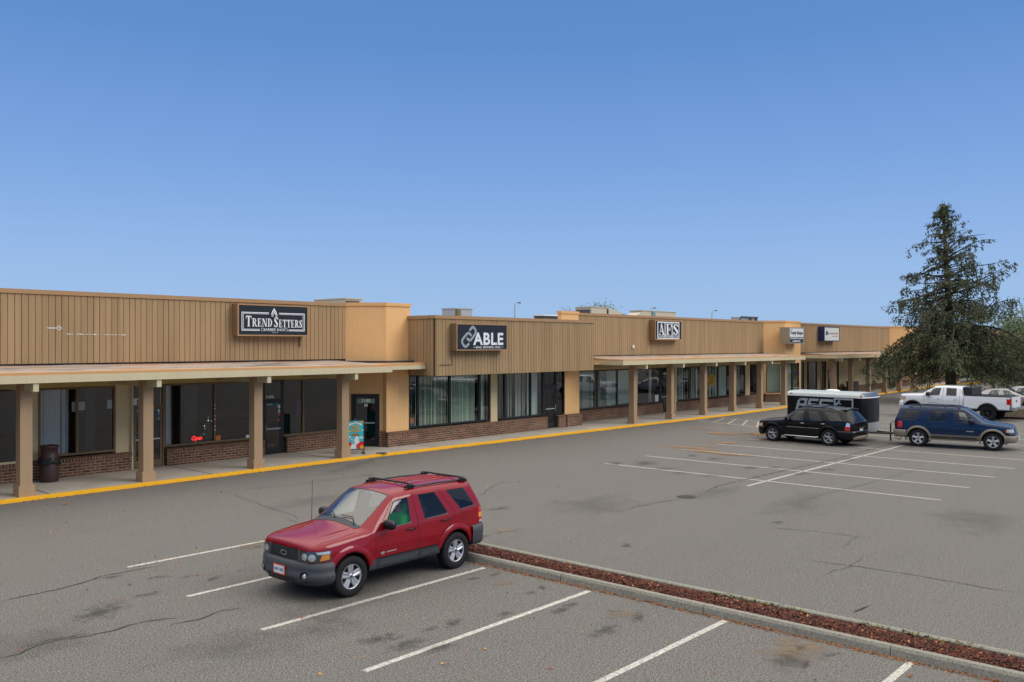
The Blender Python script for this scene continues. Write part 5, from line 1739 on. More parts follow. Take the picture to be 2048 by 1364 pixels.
def wheel(parent, x, y, r, w, style, hub='alloy', rr_=.62, label=None):
    """wheel at axle height r; outer face towards sign of y"""
    sg = 1 if y > 0 else -1
    rim = r * rr_
    M = Matrix.Translation((x, y, r)) @ Matrix.Diagonal((1, sg, 1, 1))
    t = MB(M); h = w / 2
    t.lathe([(rim * .96, -h * .8), (rim * 1.05, -h), (r * .93, -h * .98), (r * .985, -h * .8), (r, -h * .55), (r, h * .55), (r * .985, h * .80), (r * .93, h * .98), (rim * 1.05, h), (rim * .97, h * .82), (rim * .96, h * .5)], 40, 'y')
    wh = MB(M).lathe([(rim * .96, -h * .75), (rim * .96, h * .70), (rim * .90, h * .55), (rim * .86, -h * .1), (.02, -h * .1)], 32, 'y').build('wheel', 'lamp_dark', parent, world=False)
    ty = t.build('tyre', 'rubber', wh, world=False)
    tread = MB(M)
    for k in range(44):
        a0 = 2 * math.pi * k / 44
        for yy in (-.55, -.18, .18, .55):
            a1 = a0 + (.07 if yy > 0 else 0)
            c, s_ = math.cos(a1), math.sin(a1); c2, s2_ = math.cos(a1 + .09), math.sin(a1 + .09); R_ = r * 1.004
            tread.face([(R_ * c, (yy - .13) * h, R_ * s_), (R_ * c2, (yy - .13) * h, R_ * s2_), (R_ * c2, (yy + .13) * h, R_ * s2_), (R_ * c, (yy + .13) * h, R_ * s_)])
    tread.build('tread', 'trim_black', wh, world=False)
    m = MB(M)
    m.lathe([(rim * .99, h * .60), (rim * 1.01, h * .86), (rim * .93, h * .84), (rim * .90, h * .62)], 40, 'y')
    n, wi, wo, twin, cover = {'five': (5, .17, .21, 0, 0), 'twin': (5, .09, .06, .19, 0), 'fivebig': (5, .20, .30, 0, 0), 'ten': (10, .05, .05, 0, 0), 'eight': (8, .05, .07, 0, 0)}[style]
    for k in range(n):
        for off in ((-twin, twin) if twin else (0,)):
            t0 = 2 * math.pi * k / n + .3
            c, s_ = math.cos(t0), math.sin(t0)

            def Q(rad, lat, dep):
                lat_ = lat + off * rad
                return (rad * c - lat_ * s_, dep, rad * s_ + lat_ * c)
            r0, r1 = rim * .14, rim * .93
            A_ = [Q(r0, -wi * rim, h * .60), Q(r0, wi * rim * .0, h * .66), Q(r0, wi * rim, h * .60)]
            rows = []
            for tt in (0, .35, .7, 1):
                rad = r0 + (r1 - r0) * tt; ww = (wi + (wo - wi) * tt) * rim; dp = h * (.62 + .12 * tt)
                rows.append([Q(rad, -ww, dp - .05), Q(rad, -ww, dp), Q(rad, -ww * .5, dp + .008), Q(rad, 0, dp - .004 if style != 'ten' else dp + .008), Q(rad, ww * .5, dp + .008), Q(rad, ww, dp), Q(rad, ww, dp - .05)])
            m.grid(rows, sm=False, flip=True)
    m.lathe([(rim * .24, h * .50), (rim * .24, h * .70), (rim * .20, h * .76), (0, h * .77)], 20, 'y')
    ro = m.build('rim', hub, wh, world=False)
    hubm = MB(M).lathe([(rim * .115, h * .74), (rim * .105, h * .80), (0, h * .80)], 16, 'y')
    for k in range(5):
        t0 = 2 * math.pi * (k + .5) / 5 + .3
        hubm.lathe([(rim * .05, h * .70), (rim * .045, h * .79), (0, h * .79)], 8, 'y', (rim * .31 * math.cos(t0), 0, rim * .31 * math.sin(t0))) if False else None
        cx_, cz_ = rim * .30 * math.cos(t0), rim * .30 * math.sin(t0)
        hubm.lathe([(rim * .055, h * .66), (rim * .05, h * .73), (0, h * .73)], 8, 'y', (cx_, 0, cz_))
    hubm.build('hub_cap', 'lamp_dark', wh, world=False)
    return wh


def bumper(parent, path, prof, m, name='bumper'):
    """path: (u_local x, y) plan points for y>=0 from centre to side; prof: (out, z)"""
    P = [Vector((x, -y)) for x, y in path[::-1]] + [Vector(p) for p in path[1:]] if abs(path[0][1]) < 1e-6 else None
    # smooth the plan curve
    Q = []
    for i in range(len(P) - 1):
        p0, p1, p2, p3 = P[max(i - 1, 0)], P[i], P[i + 1], P[min(i + 2, len(P) - 1)]
        for k in range(5):
            t = k / 5
            Q.append(.5 * ((2 * p1) + (p2 - p0) * t + (2 * p0 - 5 * p1 + 4 * p2 - p3) * t * t + (3 * p1 - p0 - 3 * p2 + p3) * t ** 3))
    Q.append(P[-1]); rows = []
    sgn = 1 if path[0][0] > path[-1][0] else -1
    for o_, z in prof:
        row = []
        for i, q in enumerate(Q):
            d = (Q[min(i + 1, len(Q) - 1)] - Q[max(i - 1, 0)]).normalized(); n = Vector((d.y, -d.x)) * sgn
            row.append((q.x + n.x * o_, q.y + n.y * o_, z))
        rows.append(row)
    return MB().grid(rows, flip=(sgn < 0)).build(name, m, parent, world=False)


def flare(parent, sk, u, r, zc, m, r1=.0, r2=.09, out=.035, a0=-8, a1=188, name='wheel_arch_trim'):
    for sg in (1, -1):
        rows = []
        for k in range(31):
            t = R(a0 + (a1 - a0) * k / 30); c, s_ = math.cos(t), math.sin(t)
            row = []
            for rad, o_ in ((r - .012, -.05), (r - .012, out * .9), (r + r2 * .25, out), (r + r2 * .65, out * .75), (r + r2, .001)):
                uu, zz_ = u - rad * c, zc + rad * s_
                rb = max(rad, r + .012)
                b_ = sk.side(u - rb * c, zc + rb * s_, sg, 0)
                row.append((sk.xf - uu, b_.y + sg * o_, zz_))
            rows.append(row)
        MB().grid(rows, flip=(sg > 0)).build(name, m, parent, world=False)


def seat(parent, x, y, w=.52, m='seat_cloth', zb=.62, name='seat', tall=.62):
    mb = MB(Matrix.Translation((x, y, zb)))
    mb.box(-.24, .26, -w / 2, w / 2, -.14, .10)
    q = mb.grid([[(-.24 - .02, -w / 2, .05), (-.24 - .02, w / 2, .05)], [(-.42, -w / 2 + .03, tall), (-.42, w / 2 - .03, tall)]], sm=False)
    P = [(-.38, .05), (-.20, .05), (-.34, tall), (-.46, tall)]
    mb.face([(a_, -w / 2, b_) for a_, b_ in P]); mb.face([(a_, w / 2, b_) for a_, b_ in P][::-1])
    for (a_, b_), (c_1, d) in zip(P, P[1:] + P[:1]): mb.face([(a_, -w / 2, b_), (a_, w / 2, b_), (c_1, w / 2, d), (c_1, -w / 2, d)])
    mb.box(-.47, -.37, -.13, .13, tall + .03, tall + .22)
    return mb.build(name, m, parent, world=False)


def mirror(parent, sk, u, z, sg, m, s=1.0, name='wing_mirror'):
    b_ = sk.side(u, z, sg, 0); o_ = Vector((sk.xf - u, b_.y + sg * .14, z + .05)); rows = []
    for i in range(7):
        ph = math.pi * i / 6; row = []
        for k in range(12):
            t = 2 * math.pi * k / 12
            row.append(o_ + Vector((.07 * s * math.cos(ph) , 0, 0)) + Vector((0, .125 * s * math.copysign(abs(math.cos(t)) ** .7, math.cos(t)), .085 * s * math.copysign(abs(math.sin(t)) ** .7, math.sin(t)))) * max(.0, math.sin(ph)) ** .45)
        rows.append(row)
    mb = MB().grid(rows, True); mb.tube([(o_.x - .01, b_.y - sg * .03, z), (o_.x - .01, o_.y - sg * .05, z + .02)], [.05 * s, .035 * s], 8)
    o = mb.build(name, m, parent, world=False)
    MB().lathe([(0, 0), (.07 * s, 0)], 12, 'x', (o_.x - .072 * s, o_.y, o_.z)).build('mirror_glass', 'chrome', o, world=False)
    return o


def handle(parent, sk, u, z, sg, m, l=.17):
    p = [sk.side(u - l / 2, z, sg, .0), sk.side(u - l / 2, z, sg, .035), sk.side(u + l / 2, z, sg, .035), sk.side(u + l / 2, z, sg, .0)]
    MB().tube(p, .014, 6).build('door_handle', m, parent, world=False)


def finish_shell(bm, root, mats, names, trim=.018, gl_idx=(2, 3, 4), split_mirror=True):
    """split the smoothed shell by material: body, cladding, windows (each its own part), wheel wells"""
    out = {}
    bm.faces.ensure_lookup_table()
    glassf = {k: [f_ for f_ in bm.faces if f_.material_index == k] for k in gl_idx}
    for k, fs in glassf.items():
        for isl_ in island_sets(fs):
            r = bmesh.ops.inset_region(bm, faces=isl_, thickness=trim, depth=-.006, use_even_offset=True, use_boundary=True)
            for f_ in r['faces']: f_.material_index = 50
    rest = {}
    for f_ in bm.faces: rest.setdefault(f_.material_index, []).append(f_)
    body = mesh_part(bm, rest.get(0, []), 'body', mats[0], root); out['body'] = body
    if 1 in rest: out['clad'] = mesh_part(bm, rest[1], 'lower_cladding', mats[1], root)
    well = len(mats) - 1
    if well in rest: mesh_part(bm, rest[well], 'wheel_well', mats[well], root, smooth=False)
    if 50 in rest: mesh_part(bm, rest[50], 'window_seal', 'trim_black', root)
    for k in gl_idx:
        if k not in rest: continue
        for isl_ in island_sets(rest[k]):
            mesh_part(bm, isl_, names[k], mats[k], root)
    return out


def C10(uL, w, zb, z3, z4, *up, w4=None, w5=None):
    """one column: lower rows from width and heights, then rows 5..9 given as (u,y,z)"""
    w4 = w4 or w
    return [(uL, 0, zb), (uL, w - .14, zb), (uL, w - .03, zb + .05), (uL, w, z3), (uL, w4, z4)] + list(up)


# ---------------------------------------------------------------- red SUV (nearest)
def suv_red():
    xf = 2.17
    root = empty('parked_suv', (0, 0, 0), 'dark red SUV with grey lower cladding and black roof bars, alone in the front stalls', 'car')
    cols = [
        C10(.10, .66, .36, .50, .72, (.105, .67, .88), (.095, .61, .925), (.08, .50, .94), (.07, .28, .955), (.065, 0, .96)),
        C10(.20, .80, .34, .55, .74, (.20, .79, .915), (.18, .73, .975), (.17, .57, .995), (.16, .3, 1.01), (.155, 0, 1.015)),
        C10(.42, .87, .33, .56, .76, (.42, .855, .965), (.42, .79, 1.02), (.42, .62, 1.04), (.42, .3, 1.06), (.42, 0, 1.065), w4=.88),
        C10(.86, .88, .33, .56, .78, (.86, .87, 1.005), (.86, .80, 1.06), (.86, .62, 1.085), (.86, .3, 1.115), (.86, 0, 1.12), w4=.90),
        C10(1.20, .88, .33, .56, .76, (1.20, .868, 1.03), (1.18, .79, 1.09), (1.14, .64, 1.12), (1.10, .3, 1.155), (1.09, 0, 1.16), w4=.90),
        C10(1.38, .88, .33, .56, .76, (1.36, .862, 1.045), (1.30, .77, 1.115), (1.24, .69, 1.145), (1.16, .34, 1.18), (1.13, 0, 1.19), w4=.90),
        C10(1.62, .88, .33, .56, .76, (1.50, .862, 1.065), (1.97, .705, 1.555), (1.98, .62, 1.645), (1.93, .32, 1.695), (1.91, 0, 1.71), w4=.90),
        C10(2.44, .88, .33, .56, .76, (2.44, .865, 1.085), (2.41, .712, 1.605), (2.39, .62, 1.695), (2.38, .32, 1.735), (2.38, 0, 1.745), w4=.90),
        C10(2.52, .88, .33, .56, .76, (2.52, .865, 1.09), (2.49, .712, 1.605), (2.51, .62, 1.697), (2.5, .32, 1.737), (2.5, 0, 1.747), w4=.90),
        C10(3.22, .88, .33, .56, .77, (3.42, .868, 1.12), (3.10, .71, 1.60), (3.08, .62, 1.695), (3.08, .32, 1.737), (3.08, 0, 1.747), w4=.90),
        C10(3.46, .88, .33, .56, .78, (3.58, .866, 1.15), (3.22, .705, 1.595), (3.25, .615, 1.692), (3.25, .32, 1.735), (3.25, 0, 1.745), w4=.90),
        C10(4.02, .87, .34, .56, .83, (4.14, .845, 1.19), (3.96, .69, 1.575), (3.93, .60, 1.675), (3.94, .3, 1.718), (3.94, 0, 1.728), w4=.89),
        C10(4.28, .83, .36, .56, .83, (4.28, .80, 1.17), (4.12, .66, 1.56), (4.15, .56, 1.655), (4.18, .3, 1.695), (4.19, 0, 1.705), w4=.86),
        C10(4.36, .74, .40, .56, .83, (4.375, .74, 1.12), (4.38, .66, 1.14), (4.39, .54, 1.15), (4.40, .28, 1.155), (4.405, 0, 1.16)),
    ]

    def gf(j, i):
        if i == 5 and j == 6: return 3
        if i == 5 and j in (8, 10): return 2
        if j == 5 and i in (7, 8): return 4
        if j == 12 and i in (7, 8): return 2
        return 0
    mats = ['paint_red', 'cladding_grey', 'car_glass', 'car_glass_clear', 'screen_glass', 'car_under']
    cr = [('c', 5, .55, 5, 9), ('c', 6, .5, 6, 9), ('r', 5, .45, 4, 12), ('r', 6, .35, 6, 12), ('r', 3, .6, 0, 13), ('r', 4, .45, 3, 12), ('c', 12, .4, 5, 9), ('c', 13, .6, 4, 9), ('r', 7, .25, 5, 12), ('c', 1, .25, 4, 9), ('r', 6, .35, 1, 5), ('r', 1, .5, 0, 13), ('r', 2, .4, 0, 13)]
    bm = build_shell('suv', cols, xf, gf, mats, 3, cr, [(.86, .435, .37), (3.48, .435, .37)])
    sk = Skin(bm, xf)
    finish_shell(bm, root, mats, {2: 'side_window', 3: 'side_window', 4: 'windscreen'})
    X = lambda u: xf - u
    # wheels
    for u in (.86, 3.48):
        for y in (.785, -.785): wheel(root, X(u), y, .362, .235, 'fivebig')
        flare(root, sk, u, .435, .37, 'paint_red', r2=.10, out=.022, a0=14, a1=166)
    # bumpers
    fb_ = bumper(root, [(X(.0), 0), (X(.02), .35), (X(.09), .66), (X(.20), .82), (X(.34), .895), (X(.47), .905)], [(-.14, .705), (-.03, .70), (.012, .66), (.02, .58), (.012, .52), (.03, .50), (.03, .42), (.0, .36), (-.06, .30), (-.2, .28)], 'cladding_grey', 'front_bumper')
    bumper(root, [(X(4.44), 0), (X(4.43), .4), (X(4.38), .70), (X(4.26), .86), (X(4.10), .90), (X(3.93), .90)], [(-.16, .80), (-.03, .80), (.015, .77), (.025, .66), (.012, .56), (.012, .46), (-.02, .40), (-.2, .37)], 'cladding_grey', 'rear_bumper')
    # grille and surround
    fr_ = lambda y, z: sk.front(y, z, .012)
    patch(lambda y, z: sk.front(y, z, .008), [(-.42, .70), (.42, .70), (.40, .905), (-.40, .905)], 'grille', 'trim_black', root, 12, 6)
    g = MB()
    for k in range(-9, 10):
        for s_ in (1, -1):
            y0, y1 = k * .045, k * .045 + s_ * .13
            pts = [sk.front(max(-.40, min(.40, y0 + (y1 - y0) * t)), .71 + .185 * t, .018) for t in (0, .33, .66, 1)]
            g.tube(pts, .0045, 4, caps=False)
    g.build('grille_mesh', 'cladding_grey', root, world=False)
    for sg in (1, -1):
        patch(lambda y, z: sk.front(y, z, .03), [(sg * .41, .70), (sg * .49, .70), (sg * .46, .905), (sg * .39, .905)], 'grille_surround', 'cladding_grey', root, 3, 6)
    patch(lambda y, z: sk.front(y, z, .028), [(-.44, .685), (.44, .685), (.44, .715), (-.44, .715)], 'grille_surround', 'cladding_grey', root, 12, 2)
    e_ = MB(); P = [sk.front(.095 * math.cos(t), .80 + .042 * math.sin(t), .034) for t in [i * .39 for i in range(16)]]; e_.face(P); e_.build('badge', 'chrome', root, world=False)
    e_ = MB(); P = [sk.front(.075 * math.cos(t), .80 + .030 * math.sin(t), .038) for t in [i * .39 for i in range(16)]]; e_.face(P); e_.build('badge_centre', 'dark_blue', root, world=False)
    # headlamps wrap round the corner
    for sg in (1, -1):
        def hl(a_, z, sg=sg, off=.012):
            # a_: 0 at the grille .. 1 far side; blend front and side projection along an arc
            ang = a_ * 1.15
            cx_, cy = X(.55), sg * .45
            d = Vector((math.cos(ang), sg * math.sin(ang), 0))
            o0 = Vector((cx_, cy, z)) + d * 2
            h = sk.t.ray_cast(o0, -d)
            return h[0] + d * off if h[0] else o0 - d * 1.6
        patch(hl, [(.03, .70), (1.12, .73), (1.12, .90), (.03, .895)], 'headlamp_housing', 'lamp_dark', root, 16, 5)
        for a_, z, r, m in ((.22, .80, .062, 'lamp_clear'), (.50, .795, .062, 'lamp_clear')):
            e_ = MB(); c0 = hl(a_, z, off=.03); rim_ = [hl(a_ + r / .5 * math.cos(t) * 1.0, z + r * math.sin(t), off=.018) for t in [i * .5236 for i in range(12)]]
            for i in range(12): e_.face([c0, rim_[i], rim_[(i + 1) % 12]], True)
            e_.build('headlamp', 'lamp_clear', root, world=False)
        patch(lambda a_, z: hl(a_, z, off=.02), [(.74, .735), (1.05, .75), (1.06, .83), (.80, .835)], 'indicator', 'lamp_amber', root, 6, 3)
        patch(lambda a_, z: hl(a_, z, off=.02), [(.68, .845), (1.08, .84), (1.08, .89), (.62, .888)], 'side_light', 'lamp_clear', root, 6, 3)
        patch(lambda a_, z: hl(a_, z, off=.034), [(.03, .70), (1.12, .73), (1.12, .90), (.03, .895)], 'headlamp_lens', 'lamp_glass', root, 16, 5)
        # fog lamp
        fx_, fy_ = X(.045), sg * .60
        e_ = MB(Matrix.Translation((X(.075), sg * .615, .47)) @ Matrix.Rotation(sg * .42, 4, 'Z')); e_.lathe([(.095, .0), (.10, .03), (.075, .035), (.07, .0), (0, -.0)], 18, 'x'); e_.build('fog_lamp', 'trim_black', root, world=False)
        e_ = MB(Matrix.Translation((X(.06), sg * .615, .47)) @ Matrix.Rotation(sg * .42, 4, 'Z')); e_.lathe([(.052, .0), (.035, .018), (0, .022)], 14, 'x'); e_.build('fog_lamp_glass', 'lamp_clear', root, world=False)
    # lower intake
    patch(lambda y, z: Vector((X(-.032) - .12 * abs(y) ** 2.2, y, z)), [(-.36, .335), (.36, .335), (.40, .43), (-.40, .43)], 'lower_intake', 'trim_black', root, 10, 2)
    # number plate
    xx = X(-.045); MB().box(xx - .012, xx, -.175, .175, .435, .605).build('plate_frame', 'plate_frame', root, world=False)
    pl = MB().box(xx, xx + .004, -.15, .15, .455, .585).build('number_plate', 'plate_white', root, world=False)
    tx_ = MB(Matrix.Translation((xx + .006, 0, 0)) @ Matrix.Rotation(R(90), 4, 'Z')); add_text(tx_, '842 00J', 0, .515, .07, 0, .25, .02); tx_.build('plate_lettering', 'sign_navy', pl, world=False)
    # seams
    for sg in (1, -1):
        S = lambda u, z, sg=sg: sk.side(u, z, sg, .003)
        for pts in ([(1.42, .60), (1.40, .80), (1.44, 1.02), (1.60, 1.16), (2.0, 1.60)], [(2.475, .42), (2.475, 1.08), (2.445, 1.60)],
                    [(3.03, .60), (3.10, .80), (3.30, .92), (3.44, 1.05), (3.46, 1.12), (3.16, 1.60)]):
            ribbon(S, pts, .008, 'door_seam', 'seam', root)
        ribbon(lambda u, z: sk.side(u, z, sg, .006), [(1.42, .575), (3.02, .575)], .02, 'cladding_edge', 'trim_black', root)
        for a_, b_ in ((1.46, 2.43), (2.50, 3.0)):
            patch(lambda u, z: sk.side(u, z, sg, .022), [(a_, .44), (b_, .44), (b_ - .02, .54), (a_ + .04, .54)], 'door_moulding', 'cladding_grey', root, 8, 3)
        handle(root, sk, 2.28, .985, sg, 'trim_black', .2); handle(root, sk, 3.18, 1.02, sg, 'trim_black', .2)
        mirror(root, sk, 1.66, 1.12, sg, 'trim_black', 1.12)
        # tail lamp
        def tl(z, a_, sg=sg, off=.008):
            ang = R(180) - sg * 0; d = Vector((-math.cos(a_), sg * math.sin(a_), 0)); o0 = Vector((X(3.9), sg * .45, z)) + d * 2
            h = sk.t.ray_cast(o0, -d); return h[0] + d * off if h[0] else o0 - d * 1.5
        for z0_, z1_, m in ((1.02, 1.13, 'lamp_red'), (.93, 1.02, 'lamp_amber'), (.87, .93, 'lamp_red'), (.83, .87, 'lamp_clear')):
            patch(tl, [(z0_, .62), (z1_, .62), (z1_, 1.02), (z0_, 1.02)], 'tail_lamp', m, root, 3, 6)
        # roof rail
        MB().tube([sk.top(2.35, sg * .60, .005), sk.top(2.5, sg * .60, .03), sk.top(3.3, sg * .59, .03), sk.top(4.02, sg * .57, .03), sk.top(4.1, sg * .565, .005)], .017, 6).build('roof_rail', 'trim_black', root, world=False)
        # fuel flap
    ribbon(lambda u, z: sk.side(u, z, 1, .003), [(3.72 + .085 * math.cos(t), 1.03 + .085 * math.sin(t)) for t in [i * .6283 for i in range(10)]], .008, 'fuel_flap', 'seam', root, closed=True)
    ribbon(lambda u, y: sk.top(u, y, .003), [(.25, -.70), (.6, -.76), (1.05, -.74)], .01, 'bonnet_seam', 'seam', root); ribbon(lambda u, y: sk.top(u, y, .003), [(.25, .70), (.6, .76), (1.05, .74)], .01, 'bonnet_seam', 'seam', root)
    for sg in (1, -1):      # raised bonnet creases
        pts = [sk.top(.30, sg * .40, 0), sk.top(.7, sg * .46, .004), sk.top(1.1, sg * .52, 0)]
        MB().tube(pts, [.004, .010, .006], 6).build('bonnet_ridge', 'paint_red', root, world=False)
    for y in (-.3, -.1, .1, .3):
        MB().tube([sk.top(2.55, y, -.006), sk.top(2.7, y, .002), sk.top(3.7, y, .002), sk.top(3.85, y, -.006)], .018, 6).build('roof_rib', 'paint_red', root, world=False)
    for u in (2.52, 3.95):
        a_, b_ = sk.top(u, .58, .02), sk.top(u, -.58, .02); h = Vector((0, 0, .075))
        MB().tube([a_ + h * .4, a_ + h * .9 + Vector((0, -.08, 0)), (a_ + b_) / 2 + h * .85, b_ + h * .9 + Vector((0, .08, 0)), b_ + h * .4], .019, 8).build('roof_bar', 'trim_black', root, world=False)
        for p in (a_, b_):
            MB(Matrix.Translation(p)).prism([(-.11, -.045), (.11, -.045), (.09, .045), (-.09, .045)], -.01, .03).build('bar_foot', 'trim_black', root, world=False)
            MB().lathe([(.0, -.05), (.05, -.04), (.055, .03), (.03, .05), (0, .05)], 12, 'y', (p.x, p.y, p.z + .03)).build('bar_foot', 'trim_black', root, world=False)
    # wipers, cowl, antenna
    for y0, y1 in ((.62, .08), (.05, -.5)):
        a_ = sk.top(1.20, y0 - .1, .02); b_ = sk.top(1.30, (y0 + y1) / 2, .03); c_1 = sk.top(1.26, y1, .025)
        MB().tube([a_, b_, c_1], [.012, .009, .008], 5).build('wiper', 'trim_black', root, world=False)
    patch(lambda u, y: sk.top(u, y, .006), [(1.14, -.60), (1.24, -.66), (1.24, .66), (1.14, .60)], 'cowl_panel', 'cladding_grey', root, 3, 14)
    p = sk.top(1.18, -.74, 0); MB().tube([p, p + Vector((-.02, 0, .78))], [.006, .0035], 5).build('antenna', 'trim_black', root, world=False)
    # badges on the doors
    b1 = MB(); Pq = [sk.side(1.57 + .05 * math.cos(t), .66 + .028 * math.sin(t), 1, .006) for t in [i * .7 for i in range(9)]]; b1.face(Pq); b1.build('door_badge', 'alloy', root, world=False)
    ribbon(lambda u, z: sk.side(u, z, 1, .006), [(1.66, .66), (1.90, .668)], .024, 'door_badge', 'alloy', root)
    # cabin
    MB().box(X(4.2), X(1.25), -.72, .72, .42, .50).build('cabin_floor', 'dash_grey', root, world=False)
    dsh = MB(); Pd = [(X(1.30), .55), (X(1.30), 1.02), (X(1.50), 1.04), (X(1.72), .98), (X(1.78), .80), (X(1.70), .55)]
    dsh.face([(x, -.74, z) for x, z in Pd]); dsh.face([(x, .74, z) for x, z in Pd][::-1])
    for (a_, b_), (c_1, d) in zip(Pd, Pd[1:] + Pd[:1]): dsh.face([(a_, -.74, b_), (a_, .74, b_), (c_1, .74, d), (c_1, -.74, d)])
    dsh.build('dashboard', 'dash_grey', root, world=False)
    M = Matrix.Translation((X(1.90), .37, .98)) @ Matrix.Rotation(R(-62), 4, 'Y')
    sw_ = MB(M)
    rows = [[((.185 + .016 * math.cos(q)) * math.cos(t), (.185 + .016 * math.cos(q)) * math.sin(t), .016 * math.sin(q)) for q in [k * 1.047 for k in range(6)]] for t in [2 * math.pi * i / 24 for i in range(25)]]
    sw_.grid(rows, True); sw_.lathe([(.06, 0), (.05, .03), (0, .035)], 12, 'z'); sw_.box(-.18, .18, -.015, .015, -.008, .008)
    sw_.build('steering_wheel', 'trim_black', root, world=False)
    for y in (.37, -.37): seat(root, X(2.45), y, .52, zb=.66)
    seat(root, X(3.35), 0, 1.3, zb=.66, name='rear_bench')
    patch(lambda u, y: Vector((X(u), y, 1.63)), [(2.1, -.5), (3.9, -.48), (3.9, .48), (2.1, .5)], 'headliner', 'dash_grey', root, 4, 4)
    MB().box(X(1.98), X(1.95), -.1, .1, 1.52, 1.59).build('rear_view_mirror', 'trim_black', root, world=False)
    return root, sk, xf


red, rsk, rxf = suv_red()
# nose towards -x: centre between axles
rc = ((9.78 + 12.40) / 2, 13.25)
red.location = (rc[0], rc[1], 0); red.rotation_euler = (0, 0, R(180.0))
# ---------------------------------------------------------------- driver of the red SUV
def skinned(name, V, E, Rr, m, parent=None, sub=1):
    me = bpy.data.meshes.new(name); me.from_pydata(V, E, []); me.materials.append(MATS[m])
    o = bpy.data.objects.new(name, me); COL.objects.link(o)
    md = o.modifiers.new('k', 'SKIN')
    for v, r in zip(me.skin_vertices[0].data, Rr): v.radius = (r, r) if not isinstance(r, tuple) else r
    me.skin_vertices[0].data[0].use_root = True
    s_ = o.modifiers.new('s', 'SUBSURF'); s_.levels = sub; s_.render_levels = sub
    dg = bpy.context.evaluated_depsgraph_get(); dg.update()
    m2 = bpy.data.meshes.new_from_object(o.evaluated_get(dg), depsgraph=dg)
    for p in m2.polygons: p.use_smooth = True
    if not m2.materials: m2.materials.append(MATS[m])
    bpy.data.objects.remove(o)
    o = bpy.data.objects.new(name, m2); COL.objects.link(o)
    if parent is not None: o.parent = parent
    return o


mat('skin_tone', srgb(186, 132, 104), .55, .06, 6); mat('jacket_green', srgb(46, 200, 74), .8, .1, 5, .15, spec=.2); mat('cap_grey', srgb(170, 176, 178), .85, .08, 8); mat('jeans', srgb(44, 54, 78), .9, .1, 8); mat('hair_brown', srgb(60, 42, 30), .9)


